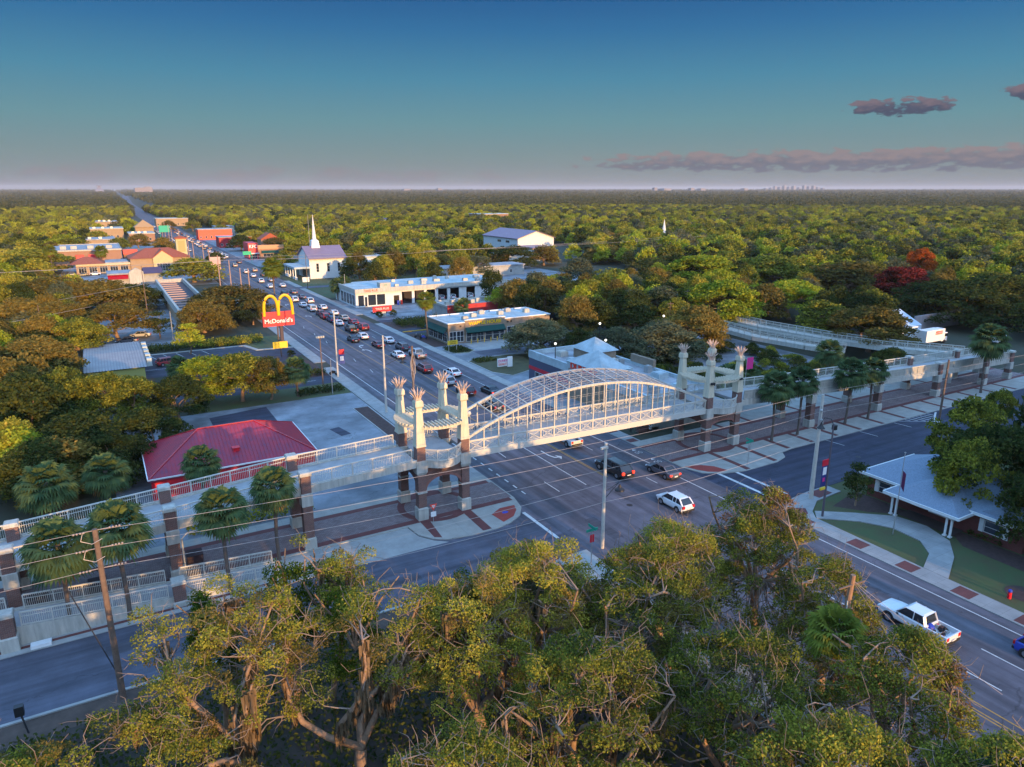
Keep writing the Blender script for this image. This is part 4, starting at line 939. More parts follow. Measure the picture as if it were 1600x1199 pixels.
# rusty clumps hanging in the foreground crowns are dead leafy boughs of their own tree
# ---- individual trees of the middle distance, placed from the survey frame by the top of the crown
random.seed(7)
def tt(px, py, wpx, h, kind, m, label, group=None, name='oak_tree', rs=1.0):
    x, y = at(px, py, h*.93); d = math.dist((x,y,h),(0,0,40)); r = wpx/2*d/1110*rs
    return tree(kind, x, y, h, r, m, label, group, name)
T_ = [
 (862,432,78,11,'near0',LEAF_LIME,'bright lime-green oak standing behind the low buildings at the centre'),
 (845,500,112,9.5,'dense0',LEAF_GREY,'big rounded grey-green tree right of the diner'),
 (905,515,60,8,'dense1',LEAF_DARK,'dark bushy tree tucked behind the grey-green tree near the corner store'),
 (965,512,100,9,'dense1',LEAF_GREY,'hazy grey-green tree behind the corner store roof'),
 (1035,505,130,10,'dense0',LEAF_GREY,'wide grey-green tree left of the right bridge tower'),
 (1085,480,130,12,'dense1',LEAF_OLIVE,'olive tree with sunlit top above the right bridge tower'),
 (1135,440,125,15,'near0',LEAF_LIME,'vivid yellow-green oak right behind the right bridge tower'),
 (1100,400,125,16,'near1',LEAF_LIME,'tall lime oak rising above the others behind the right tower'),
 (1365,482,130,12,'near0',LEAF_OLIVE,'golden olive oak between the trail ramps and the white truck'),
 (1415,418,84,15,'near1',LEAF_RED,'crimson autumn tree at the right edge of the woods'),
 (1442,390,46,15,'near0',LEAF_ORANGE,'small fiery orange tree just above the crimson one'),
 (1240,440,115,13,'near1',LEAF_LIME,'yellow-green oak above the end of the trail ramps'),
 (1290,470,90,12,'mid3',LEAF_OAK,'green oak directly behind the trail ramps'),
 (1195,445,80,13,'mid0',LEAF_OLIVE,'tree with a pale forked trunk above the trail ramps'),
 (1215,400,110,14,'mid1',LEAF_OAK,'broad oak above the yellow-green ones, centre right'),
 (1330,410,150,14,'mid1',LEAF_OLIVE,'very broad olive oak left of the orange tree'),
 (1395,545,60,7,'near1',LEAF_DARK,'dark scraggly shrub tree beside the white truck'),
 (1490,440,150,14,'dense1',LEAF_DARK,'large dark oak at the far right behind the parking area'),
 (1560,430,140,15,'dense0',LEAF_DARK,'dark oak cut by the right edge of the view'),
 (355,448,135,11,'dense0',LEAF_OLIVE,'rounded golden oak left of the golden arches sign'),
 (315,470,90,10,'dense1',LEAF_OLIVE,'golden oak merging with the louvred roof building'),
 (392,470,50,8,'near0',LEAF_OLIVE,'small golden oak touching the arches sign'),
 (292,508,40,8,'slim',LEAF_LIME,'slim lime-yellow tree at the edge of the small parking lot'),
 (245,488,36,8,'slim',LEAF_DARK,'thin dark tree in the grey car park at left'),
 (300,405,80,11,'mid2',LEAF_OAK,'green oak below the pale clock-like tower at left'),
 (318,560,100,9.5,'near1',LEAF_LIME,'yellow-green oak at the left end of the row beside the empty lot'),
 (372,555,110,10,'near0',LEAF_OAK,'spreading oak in the middle of the row beside the empty lot'),
 (418,560,70,9,'near1',LEAF_OLIVE,'oak at the road end of the row beside the empty lot'),
 (275,590,90,9.5,'near1',LEAF_DARK,'dark oak left of the row beside the empty lot'),
 (95,580,100,12,'near0',LEAF_OAK,'oak with sunlit flat top in the left woods'),
 (155,585,80,11,'near1',LEAF_OAK,'oak with pale branches below the ribbed roof'),
 (205,590,90,10,'near1',LEAF_OAK,'oak touching the lower edge of the ribbed roof'),
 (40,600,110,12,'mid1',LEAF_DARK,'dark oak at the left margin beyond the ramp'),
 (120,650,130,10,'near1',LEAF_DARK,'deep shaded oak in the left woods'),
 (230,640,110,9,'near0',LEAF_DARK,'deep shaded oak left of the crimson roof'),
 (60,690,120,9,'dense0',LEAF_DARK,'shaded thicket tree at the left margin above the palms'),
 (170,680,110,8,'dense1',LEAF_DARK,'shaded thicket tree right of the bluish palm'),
 (10,660,90,10,'near0',LEAF_OAK,'oak cut by the left margin'),
 (180,475,100,11,'near1',LEAF_OLIVE,'olive-gold oak left of the grey car park'),
 (120,500,90,11,'near0',LEAF_OAK,'green-gold oak left of the ribbed roof'),
 (150,440,120,12,'near0',LEAF_OLIVE,'tawny oak below the terracotta roofed shops'),
 (205,445,90,9,'dense0',LEAF_DARK,'dark oak beside the small red and white shop'),
 (75,435,130,12,'mid1',LEAF_OLIVE,'tawny oak at the far left below the long shop'),
 (30,470,130,13,'near0',LEAF_OLIVE,'broad tawny oak at the left margin'),
 (50,530,120,13,'near1',LEAF_OLIVE,'broad golden brown oak left of the ribbed roof'),
 (0,560,110,14,'mid0',LEAF_OLIVE,'golden brown oak half out of the left margin'),
 (45,390,110,13,'mid1',LEAF_OAK,'dark green oak left of the long orange shop'),
 (535,395,50,10,'mid0',LEAF_OAK,'oak right of the church'),
 (560,385,60,12,'mid1',LEAF_OAK,'tall oak behind the church lawn'),
 (600,400,50,10,'near0',LEAF_OAK,'open oak with pale limbs right of the church lawn'),
 (640,392,50,11,'mid3',LEAF_OLIVE,'tawny oak behind the tyre shop'),
 (690,398,50,10,'near1',LEAF_OLIVE,'mossy leaning oak behind the tyre shop roof'),
 (745,400,60,10,'near1',LEAF_GREY,'grey mossy oak behind the right end of the tyre shop'),
 (805,385,75,12,'mid1',LEAF_DARK,'dark spreading oak in front of the large white hall'),
 (850,385,50,11,'mid2',LEAF_OLIVE,'oak at the lit corner of the large white hall'),
 (465,375,60,12,'mid1',LEAF_OAK,'oak left of the church spire'),
 (510,372,60,13,'mid3',LEAF_OAK,'oak right behind the church spire'),
 (438,398,50,9,'mid4',LEAF_OAK,'low oak between the church and the red chicken shop'),
 (660,358,40,11,'mid2',LEAF_LIME,'light green round oak against the dark woods'),
 (720,372,20,9,'mid2',LEAF_LIME,'tiny light green tree left of the large white hall'),
 (215,366,34,11,'mid0',LEAF_OLIVE,'tawny oak among the shops at the far left, near the ochre block'),
 (185,372,34,11,'mid1',LEAF_OAK,'oak behind the long orange store'),
 (150,362,40,12,'mid2',LEAF_OAK,'oak left of the ochre block with the pale roof slab'),
 (110,372,50,12,'mid3',LEAF_OAK,'oak behind the left end of the long orange store'),
 (255,372,40,12,'mid4',LEAF_OLIVE,'spreading oak behind the terracotta roofs'),
 (262,345,24,11,'mid1',LEAF_OLIVE,'oak by the pyramid roofed shop'),
 (300,345,26,11,'mid0',LEAF_OAK,'oak at the far bend, right of the avenue'),
 (322,340,26,11,'mid3',LEAF_DARK,'dark oak at the far bend, right of the avenue'),
 (345,352,30,10,'mid2',LEAF_OAK,'oak behind the far red shops'),
 (375,368,46,11,'mid4',LEAF_DARK,'dark oak left of the red box restaurant'),
 (395,360,60,12,'mid0',LEAF_OAK,'broad oak behind the red box restaurant'),
 (430,372,46,11,'mid1',LEAF_OLIVE,'oak right of the red box restaurant'),
 (210,398,26,8,'mid2',LEAF_OLIVE,'small oak before the red awnings'),
 (335,395,30,7,'mid4',LEAF_DARK,'low dark oak by the kerb left of the red box restaurant'),
 (930,470,80,10,'dense0',LEAF_DARK,'dark tree mass behind the corner store, left'),
 (985,455,90,11,'dense1',LEAF_GREY,'hazy tree mass behind the corner store, middle'),
 (1035,450,90,12,'mid1',LEAF_GREY,'hazy oak left of the lime oaks'),
 (900,455,70,11,'mid0',LEAF_DARK,'dark oak right of the bright lime-green oak'),
 (955,420,80,12,'mid3',LEAF_OAK,'oak above the corner store, upper woods'),
 (1020,405,90,13,'mid1',LEAF_OLIVE,'tawny oak above the hazy trees'),
 (905,405,60,12,'mid4',LEAF_GREY,'grey oak right of the white hall'),
 (1340,745,0.1,5,'slim',LEAF_DARK,''),
]
for t in T_:
    if t[2] > 1: tt(*t)
tree('slim', 81.6, 51.6, 6.2, 1.9, LEAF_DARK, 'dark conical magnolia at the corner of the brick house', name='magnolia_tree')
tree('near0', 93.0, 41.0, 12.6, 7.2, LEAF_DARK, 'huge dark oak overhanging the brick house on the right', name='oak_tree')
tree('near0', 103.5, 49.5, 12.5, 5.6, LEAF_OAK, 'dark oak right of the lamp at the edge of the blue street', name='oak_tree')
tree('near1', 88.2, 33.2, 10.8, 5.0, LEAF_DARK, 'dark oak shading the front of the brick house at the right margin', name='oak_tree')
x_, y_ = at(1520,715,8.5); tree('near0', x_, y_, 11.2, 5.0, LEAF_OAK, 'oak crown spreading right over the roof of the brick house')
tree('near0', 132, 59.5, 7.0, 3.2, LEAF_OAK, 'small oak beyond the dark one, by the far end of the blue street')
# woods out of the frame behind and to the right: they throw the long evening shadows seen on the streets
for i in range(70):
    x = random.uniform(60,260); y = random.uniform(-70,22)
    if x < 82 or (x < 100 and y > 24): continue
    tree(random.choice(['far0','far1','far2']), x, y, random.uniform(13,17), random.uniform(6,8), LEAF_DARK, 'dark oak of the woods south of the brick house, out of view', 'woods south of the brick house')
for i in range(26):
    tree(random.choice(['far0','far1','far2']), random.uniform(112,250), random.uniform(20,46), random.uniform(15,19), random.uniform(6,8), LEAF_DARK, 'dark oak of the woods beyond the brick house', 'woods beyond the brick house')
for i in range(16):  # unseen trees, added this tall to shade the right tower and half the span
    tree('far%d' % (i%3), 79+(i%8)*5+random.uniform(-2,2), (2 if i < 8 else 13)+random.uniform(-3,3), random.uniform(24,28), random.uniform(4.5,6), LEAF_DARK, 'tall pine-like tree added out of view to shade the right bridge tower', 'unseen tall trees shading the right bridge tower')
for k, (x, y, h, r) in enumerate([(108,300,13,6),(118,312,14,6.5),(98,283,12,5),(128,296,13,6),(138,284,12,6),(122,278,11,5.5),(146,300,13,6.5),(104,321,13,5),(97,314,11,4.5),(131,318,14,6)]):
    tree('mid%d' % (k%5), x, y, h, r, [LEAF_OAK,LEAF_OLIVE,LEAF_DARK][k%3], ['mossy','tawny','shaded'][k%3]+' oak on the church lawn, '+['beside the side wall','behind its neighbour by the wall','in front of the church wall','at the middle of the row','behind the tyre shop roof','just behind the tyre shop corner','farthest right of the row','touching the church roof','at the back of the row','nearest the church portico'][k], 'oaks between church and tyre shop')
for k in range(64):
    x, y = 97+random.random()*48, 99+random.random()*34
    if 142 < x and y > 100: continue
    hh_, rr_s, mm_s = 1.6+random.random()*1.8, 1.8+random.random()*1.6, random.choice([LEAF_DARK,LEAF_DARK,LEAF_OAK])
    lb_ = '%s %s %s shrub %s, %s' % ('tall' if hh_ > 2.5 else 'low', 'spreading' if rr_s > 2.6 else 'compact', 'dark' if mm_s is LEAF_DARK else 'mid green', ['behind the corner store','right of the tower palms','behind the row of palms','below the trail ramps'][min(3,int((x-97)/12))], 'by the plaza edge' if y < 108 else ('in the middle of the planting' if y < 120 else 'at the back of the planting'))
    tree('round', x, y, hh_, rr_s, mm_s, lb_, 'shrubs: '+lb_, name='shrub')

for i in range(14):  # oak row added beyond the frame to keep the lower left in shade
    tree('far%d' % (i%3), -64+i*4.3, random.uniform(-8,16), random.uniform(15,18), random.uniform(5.5,7), LEAF_DARK, 'dark oak added out of view west of the yard to shade the lower ramp', 'unseen shade oaks west of the yard')
for i in range(9):  # lower unseen oaks added to shade the retaining wall of the lower ramp
    tree('far%d' % (i%3), -30+i*4.4, random.uniform(13,18), random.uniform(10,11), random.uniform(4.5,5.5), LEAF_DARK, 'low dark oak added out of view by the viewpoint to shade the retaining wall', 'unseen low shade oaks west of the viewpoint')
# ---- the wider forest: nearest crowns as trees of their own, the rest as one wood
OPEN = [(-2,74,60,135),(-20,75,335,520),(-4,75,520,720),(20,75,135,330),(-4,42,140,330),(70,104,84,150),(70,112,150,270),(36,80,-60,1200),(70,150,225,330),(73,130,300,480),(195,300,372,445),(73,105,330,900),(150,215,82,112),(104,175,84,150),
        (-60,30,60,100),(70,180,50,90),(150,235,225,330),(60,84,900,2200),(-10,3,157,196),(196,262,345,386)]
def is_open(x, y, pad=0):
    for a, b_, c, d in OPEN:
        if a-pad < x < b_+pad and c-pad < y < d+pad: return True
    return False
fw = (math.cos(rad(60)), math.sin(rad(60)))
def in_view(x, y, marg=3):
    a = math.degrees(math.atan2(x*fw[1]-y*fw[0], x*fw[0]+y*fw[1])); return abs(a) < 35.8+marg
rs = random.Random(5)
SPEC = [at(t[0],t[1],t[3]*.93) for t in T_ if t[6] in (LEAF_RED,LEAF_ORANGE,LEAF_LIME,LEAF_GREY) or t[0] > 1150]
def hides(x, y):
    for sx, sy in SPEC:
        D = math.hypot(sx,sy); ux, uy = sx/D, sy/D; a = x*ux+y*uy; b_ = abs(x*uy-y*ux)
        if b_ < 9 and -55 < a-D < 6: return True
    return False
cells = []
step = 9.5; y = 85.0
while y < 1500:
    x = -220.0
    while x < 1500:
        xx = x+rs.uniform(-3.4,3.4); yy = y+rs.uniform(-3.4,3.4); d = math.hypot(xx,yy)
        if d < 1500 and in_view(xx,yy) and not is_open(xx,yy,2) and not hides(xx,yy): cells.append((d,xx,yy,rs.random()))
        x += step if d < 600 else step*1.25
    y += step if y < 600 else step*1.25
cells.sort()
NIND = 175
LM = [(12,100,'the crimson roofed building'),(-6,90,'the left palms'),(0,178,'the ribbed roof building'),(24,262,'the louvred roof building'),(-30,300,'the far left margin'),(0,420,'the terracotta shops'),(100,110,'the corner store'),(150,120,'the trail ramps'),(195,108,'the truck yard'),(120,170,'the back of the diner'),(140,225,'the back of the tyre shop'),(175,165,'the stepped poles'),(230,130,'the crimson tree'),(-35,140,'the left margin'),(-15,230,'the wooden pole in the left woods'),(115,300,'the church'),(210,200,'the deep woods at centre right'),(240,390,'the white hall'),(190,60,'the right edge of the view')]
REG = lambda x, y: ('left woods' if x < 40 else ('woods behind the right plaza' if y < 200 else 'woods right of the shops'))
for d, x, y, q in cells[:NIND]:
    h = 8.5+5.5*rs.random(); r = 4.6+2.4*rs.random(); mm_ = LEAF_DARK if q < .26 else (LEAF_GREY if q < .38 else (LEAF_OAK if q < .66 else (LEAF_OLIVE if q < .86 else LEAF_LIME)))
    tn = {LEAF_DARK:'dark green', LEAF_OAK:'mid green', LEAF_OLIVE:'olive brown', LEAF_LIME:'yellow-green', LEAF_GREY:'grey-green'}[mm_]
    lm = min(LM, key=lambda q_: (q_[0]-x)**2+(q_[1]-y)**2); far_ = 'nearer' if math.hypot(x,y) < math.hypot(lm[0],lm[1]) else 'farther'
    sz = 'tall' if h > 12 else ('medium' if h > 10.2 else 'low'); bd = 'broad' if r > 5.8 else 'narrow'; sd = 'left of' if (x*lm[1]-y*lm[0]) < 0 else 'right of'
    tree('mid%d' % rs.randrange(5), x, y, h, r, mm_, '%s %s %s oak %s %s, %s' % (sz, bd, tn, sd, lm[2], far_), '%s %s %s oaks around %s' % (sz, bd, tn, lm[2]))
# prototypes for the distant wood sit in their own collection and are scattered by geometry nodes
def gn_scatter(name, pts, scl, protos, zoff=0):
    me = bpy.data.meshes.new(name); me.from_pydata([(x,y,0) for x,y in pts], [], [])
    a = me.attributes.new('scl', 'FLOAT', 'POINT'); a.data.foreach_set('value', scl)
    o = bpy.data.objects.new(name, me); link(o)
    pc = bpy.data.collections.new(name+'_kinds')
    for p in protos: pc.objects.link(p)
    ng = bpy.data.node_groups.new(name, 'GeometryNodeTree'); ng.interface.new_socket('Geometry', in_out='INPUT', socket_type='NodeSocketGeometry'); ng.interface.new_socket('Geometry', in_out='OUTPUT', socket_type='NodeSocketGeometry')
    n = ng.nodes; gi = n.new('NodeGroupInput'); go = n.new('NodeGroupOutput'); ip = n.new('GeometryNodeInstanceOnPoints'); ci = n.new('GeometryNodeCollectionInfo')
    ci.inputs['Collection'].default_value = pc; ci.inputs['Separate Children'].default_value = True; ci.inputs['Reset Children'].default_value = True
    at_ = n.new('GeometryNodeInputNamedAttribute'); at_.data_type = 'FLOAT'; at_.inputs[0].default_value = 'scl'
    rv = n.new('FunctionNodeRandomValue'); rv.data_type = 'FLOAT_VECTOR'; rv.inputs[0].default_value = (0,0,0); rv.inputs[1].default_value = (0,0,6.28)
    ip.inputs['Pick Instance'].default_value = True
    ng.links.new(gi.outputs[0], ip.inputs['Points']); ng.links.new(ci.outputs[0], ip.inputs['Instance']); ng.links.new(rv.outputs[0], ip.inputs['Rotation']); ng.links.new(at_.outputs[0], ip.inputs['Scale']); ng.links.new(ip.outputs[0], go.inputs[0])
    md = o.modifiers.new('scatter', 'NODES'); md.node_group = ng
    return o
protos = []
for i, mm_ in enumerate((LEAF_DARK, LEAF_OAK, LEAF_OLIVE, LEAF_OAK, LEAF_GREY, LEAF_OLIVE, LEAF_LIME, LEAF_OAK, LEAF_DARK, LEAF_LIME)):
    me = TREES['far%d' % (i % 3)][0].copy(); me.materials.clear(); me.materials.append(mm_); protos.append(bpy.data.objects.new('wood_kind', me))
rest = cells[NIND:]
w = gn_scatter('distant_wood', [(c[1],c[2]) for c in rest], [.8+.42*rs.random() for c in rest], protos)
tag(w, 'dense mixed green and tawny oak wood stretching away beyond the shops and plaza', 'wood', kind='stuff')
# canopy further out, to the horizon: clumpy crowns on a coarse net
def canopy():
    rng = np.random.default_rng(3); V = []; F = []; n0 = 0; Vs = []; Fs = []
    d = 1480.0
    while d < 16000:
        stp = max(13, d*.0105); a = -38.5
        na = int(rad(77)*d/stp); A = np.linspace(-38.5, 38.5, na)+rng.normal(0,.3,na)*math.degrees(stp/d); D = d+rng.uniform(-.5,.5,na)*stp*1.2
        th = np.radians(60)-np.radians(A); X = D*np.cos(th); Y = D*np.sin(th)
        keep = ~((np.abs(X-(60+Y*.024)) < 24+Y*.004) & (Y > 400))
        X, Y = X[keep], Y[keep]; n = len(X); per = 34 if d < 2600 else (20 if d < 5000 else 10)
        c = np.repeat(np.stack([X,Y,np.full(n,6.0)],1), per, 0); dr = unit(rng.normal(0,1,(n*per,3))); dr[:,2] = np.abs(dr[:,2])
        rr = np.repeat(rng.uniform(.42,.62,(n,1))*stp, per, 0); hh = np.repeat(rng.uniform(3.5,8.5,(n,1)), per, 0)
        P = c+dr*np.concatenate([rr,rr,hh],1)*rng.uniform(.75,1,(n*per,1)); Vq, Fq = leaves(rng, P, dr+np.array([0,0,.2]), stp*(.22 if per == 34 else (.3 if per == 20 else .45)), .7, .5)
        Vs.append(Vq); Fs.append(Fq+n0); n0 += len(Vq); d += stp*.95
    return np_mesh('far_canopy', np.concatenate(Vs), np.concatenate(Fs), LEAF_FAR)
LEAF_FAR = leaf_mat('far_foliage', [(.0,(.026,.036,.018)),(.35,(.055,.066,.026)),(.7,(.13,.12,.038)),(1,(.21,.165,.055))])
fc = bpy.data.objects.new('far_forest', canopy()); link(fc)
tag(fc, 'unbroken forest canopy running flat to the horizon', 'forest', kind='stuff')
# understory shrubs at the feet of the woods
# ------------------------------------------------------------ buildings
def bld(name, x, y, label, cat='building', group=None): return empty(name, (x,y,0), label, cat, group), (x,y,0)
def win(root, B, face, u0, u1, z0, z1, at_, m=GLASS, frame=WHITE, nv=1, nh=0, name='window', fw_=.07, sill=False):
    """window: framed pane on a wall; face 's' (wall y=at_, looking -Y) or 'w' (wall x=at_, looking -X)"""
    f = MB(B); d = .05
    def bx(mb, a, b_, c, e, o0, o1):
        if face == 's': mb.box(a,b_,at_-o1,at_-o0,c,e)
        else: mb.box(at_-o1,at_-o0,a,b_,c,e)
    bx(f,u0,u1,z1-fw_,z1,0,d); bx(f,u0,u1,z0,z0+fw_,0,d); bx(f,u0,u0+fw_,z0+fw_,z1-fw_,0,d); bx(f,u1-fw_,u1,z0+fw_,z1-fw_,0,d)
    for i in range(1,nv): u = u0+(u1-u0)*i/nv; bx(f,u-fw_/2,u+fw_/2,z0+fw_,z1-fw_,0,d)
    for i in range(1,nh+1): q = z0+(z1-z0)*i/(nh+1); bx(f,u0+fw_,u1-fw_,q-.025,q+.025,0,d-.008)
    fo = f.build(name, frame, root); p = MB(B); bx(p,u0+fw_*.5,u1-fw_*.5,z0+fw_*.5,z1-fw_*.5,-.02,.02); p.build('pane', m, fo)
    return fo
def hip(mb, x0, x1, y0, y1, z, zr, ax, a, b_):
    """hip roof: ridge along ax from a to b_"""
    if ax == 'x':
        ym = (y0+y1)/2; mb.add([(x0,y0,z),(x1,y0,z),(x1,y1,z),(x0,y1,z),(a,ym,zr),(b_,ym,zr)], [(0,1,5,4),(1,2,5),(2,3,4,5),(3,0,4),(3,2,1,0)])
    else:
        xm = (x0+x1)/2; mb.add([(x0,y0,z),(x1,y0,z),(x1,y1,z),(x0,y1,z),(xm,a,zr),(xm,b_,zr)], [(0,1,4),(1,2,5,4),(2,3,5),(3,0,4,5),(3,2,1,0)])
# crimson hipped-roof restaurant behind the left ramp
r, B = bld('red_roof_building', 12, 104, 'low crimson building with crimson standing-seam hip roof behind the left ramp')
x0,x1,y0,y1,z,zr,ra,rb = 1.9,23.7,96.9,111.9,3.85,7.4,9.1,16.6
MB(B).box(x0+.5,x1-.5,y0+.5,y1-.5,0,3.5).build('wall', REDWALL, r)
b = MB(B); hip(b,x0,x1,y0,y1,z,zr,'x',ra,rb); b.box(x0,x1,y0,y1,z-.35,z-.002); rf = b.build('roof', REDROOF, r)
b = MB(B); ym = (y0+y1)/2
n = 44
for i in range(1,n):
    x = x0+(x1-x0)*i/n; t = 1.0
    if x < ra: t = (x-x0)/(ra-x0)
    elif x > rb: t = (x1-x)/(x1-rb)
    for ys in (y0,y1): b.bar((x,ys,z+.02),(x,ys+(ym-ys)*t,z+(zr-z)*t+.02),.045,.06)
for i in range(1,26):
    y = y0+(y1-y0)*i/26; t = 1-abs(y-ym)/(ym-y0)
    b.bar((x0,y,z+.02),(x0+(ra-x0)*t,y,z+(zr-z)*t+.02),.045,.06); b.bar((x1,y,z+.02),(x1-(x1-rb)*t,y,z+(zr-z)*t+.02),.045,.06)
for p_ in ((x0,y0),(x0,y1)): b.bar((*p_,z+.03),(ra,ym,zr+.05),.2,.12)
for p_ in ((x1,y0),(x1,y1)): b.bar((*p_,z+.03),(rb,ym,zr+.05),.2,.12)
b.bar((ra,ym,zr+.05),(rb,ym,zr+.05),.25,.12); b.build('seams', mat('crimson_trim', (.40,.02,.03), .4), rf)
b = MB(B)
for a_, c_, d_, e_ in ((x0-.08,x1+.08,y0-.12,y0-.0),(x0-.08,x1+.08,y1+.0,y1+.12)): b.box(a_,c_,d_,e_,z-.12,z+.06)
b.box(x0-.12,x0,y0,y1,z-.12,z+.06); b.box(x1,x1+.12,y0,y1,z-.12,z+.06); b.build('gutter', WHITE, r)
MB(B).box(x0+.3,x1-.3,y0+.3,y0+.45,.0,3.45).build('fascia_band', REDSIGN, r)
MB(B).box(12.8,13.6,99.2,100.0,4.6,5.4).box(12.7,13.7,99.1,100.1,5.4,5.5).build('roof_vent', REDSIGN, rf)
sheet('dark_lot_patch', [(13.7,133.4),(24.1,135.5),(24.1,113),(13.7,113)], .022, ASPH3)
# ribbed roof building at left
r, B = bld('ribbed_roof_building', 0, 178, 'low building with pale ribbed metal roof and lime trim in the left woods')
MB(B).box(-5,5.6,163.5,192,0,4.2).build('wall', mat('lime_trim_wall',(.30,.32,.10),.8), r)
b = MB(B); b.vprism([(163.0,4.25),(192.5,4.25),(177.8,5.0)], -5.5, 6.1, 'x'); rf = b.build('roof', mat('ribbed_roof_metal',(.33,.31,.30),.6,var=.15,vs=.5), r)
b = MB(B)
for i in range(22):
    x = -5.4+11.4*i/21; b.bar((x,163.0,4.3),(x,177.8,5.06),.1,.1); b.bar((x,177.8,5.06),(x,192.5,4.3),.1,.1)
b.build('ribs', mat('rib_metal',(.24,.22,.23),.6), rf)
b = MB(B)
for k in range(5): b.box(6.3,7.3,168+k*4.6,169.6+k*4.6,3.2,4.9)
b.build('roof_equipment', ROOFB, r)
# long louvred roof building
r, B = bld('louvred_roof_building', 24, 265, 'long pale flat building with dark roof crossed by slanting light slats')
X_0,X_1,Y_0,Y_1 = 18.8,27.8,226,307
MB(B).box(X_0,X_1,Y_0,Y_1,0,4.6).build('wall', TANW, r)
b = MB(B)
for a_,c_,d_,e_ in ((X_0-.6,X_1+.6,Y_0-.6,Y_0+.1),(X_0-.6,X_1+.6,Y_1-.1,Y_1+.6),(X_0-.6,X_0+.1,Y_0+.1,Y_1-.1),(X_1-.1,X_1+.6,Y_0+.1,Y_1-.1)): b.box(a_,c_,d_,e_,4.0,6.3)
b.build('parapet', CONCW, r)
MB(B).box(X_0+.1,X_1-.1,Y_0+.1,Y_1-.1,4.6,4.9).build('roof', mat('dark_roof_felt',(.07,.06,.07),.9), r)
b = MB(B)
for k in range(13): y = Y_0+4+k*5.9; b.bar((X_0+.2,y,5.7),(X_1-3,y+2.0,5.4),.9,.3)
b.build('roof_slats', mat('rosy_slat',(.45,.30,.24),.8), r)
for k in range(8): win(r,B,'s',X_0+.6+k*1.05,X_0+1.5+k*1.05,.8,3.0,Y_0)
# small red and white shop
r, B = bld('awning_shop', 13, 360, 'small white gabled shop with red awning and dark roof, left strip')
MB(B).box(3,24,352,366,0,4.4).build('wall', CONC, r)
MB(B).box(2.6,12,351.2,366.4,4.4,5.0).build('roof', ROOFG, r)
b = MB(B); b.vprism([(11,0),(16.6,0),(16.6,5.4),(13.8,7.2),(11,5.4)],350.6,352,'y'); b.build('gable_front', CONCW, r)
MB(B).add([(16.8,351,4.3),(24.4,351,4.3),(24.4,359,6.4),(16.8,359,6.4),(24.4,367,4.3),(16.8,367,4.3)],[(0,1,2,3),(3,2,4,5),(1,4,2),(0,3,5),(0,5,4,1)]).build('dark_roof', mat('plum_roof',(.08,.05,.10),.8), r)
MB(B).add([(2.8,350.2,2.6),(10.6,350.2,2.6),(10.6,351.9,4.3),(2.8,351.9,4.3)],[(0,1,2,3),(3,2,1,0)]).build('awning', REDSIGN, r)
# terracotta strip with tower
r, B = bld('terracotta_shops', 12, 405, 'ochre shops with terracotta hip roofs and a pale square tower, beside the avenue')
MB(B).box(14,41,402,424,0,6.6).build('wall', TANW, r)
MB(B).box(-9.5,13.9,404,420,0,5).build('wing_wall', TANW, r)
b = MB(B); hip(b,13.2,41.8,401.2,425,6.7,11.0,'x',22,33); b.build('roof', TILE, r)
b = MB(B); b.add([(23.5,400.6,6.7),(33.5,400.6,6.7),(28.5,400.6,10.8),(28.5,412,10.8)],[(0,1,2),(0,2,3),(1,3,2),(0,3,1)]); b.build('gable_roof', TILE, r)
b = MB(B); b.vprism([(24,0),(33,0),(33,6.7),(28.5,10.2),(24,6.7)],400.0,402,'y'); b.build('gable_wall', mat('pale_ochre',(.55,.44,.22),.85,var=.08,vs=.6), r)
b = MB(B); hip(b,-12,3,402,420,5.1,8.0,'x',-6,-3); b.build('wing_roof', TILE, r)
MB(B).box(3.1,13.1,403,420,5.0,5.5).build('flat_roof', ROOFG, r)
MB(B).box(-9.5,13.9,403.5,403.9,4.1,5.0).build('fascia', CREAM, r)
for k in range(5): win(r,B,'s',-8.6+k*4.5,-5.2+k*4.5,.7,3.7,404,nv=3)
win(r,B,'s',25.5,31.5,.4,4.2,400,nv=5,nh=2)
tw = MB(B).box(36.4,41.4,412,417,0,15.2).build('tower', mat('pale_tower',(.52,.46,.26),.85,var=.06,vs=.6), r)
MB(B).box(37.2,40.6,411.85,412,8.6,14.2).build('tower_panel', mat('tower_panel_ochre',(.38,.34,.14),.8), tw)
MB(B).box(35.8,42,411.4,417.6,15.2,15.7).taper(38.9,414.5,15.7,16.6,6.2,1.0).build('tower_roof', TILE, tw)
# long terracotta store with red awnings
r, B = bld('long_orange_store', 0, 470, 'very long flat orange store with two red awnings, behind the terracotta shops')
MB(B).box(-21,12,452,500,0,8.2).build('wall', ORW, r)
MB(B).box(-21.3,12.3,451.7,452,7.8,8.6).box(-21.3,12.3,500,500.3,7.8,8.6).box(-21.3,-21,452,500,7.8,8.6).box(12,12.3,452,500,7.8,8.6).build('parapet', CONCW, r)
MB(B).box(-20.9,11.9,452.1,499.9,8.2,8.3).build('roof', ROOFG, r)
for k,x in enumerate((-17,-12,-4,5)): MB(B).box(x,x+3,462,466,8.3,10).build('rooftop_unit', CONCW, r)
for x in (-10,-4): MB(B).box(x,x+4,449.8,451.7,3.8,6).build('awning', REDSIGN, r)
r, B = bld('red_canopy_store', 18, 462, 'store front with bright red canopy next to the long orange store')
MB(B).box(13,26,456,480,0,6.4).build('wall', ORW, r); MB(B).box(12.8,20,454.2,456,5,7.6).build('canopy', REDSIGN, r); MB(B).box(20.2,36,457,480,0,5.4).build('side_wing', CONCW, r)
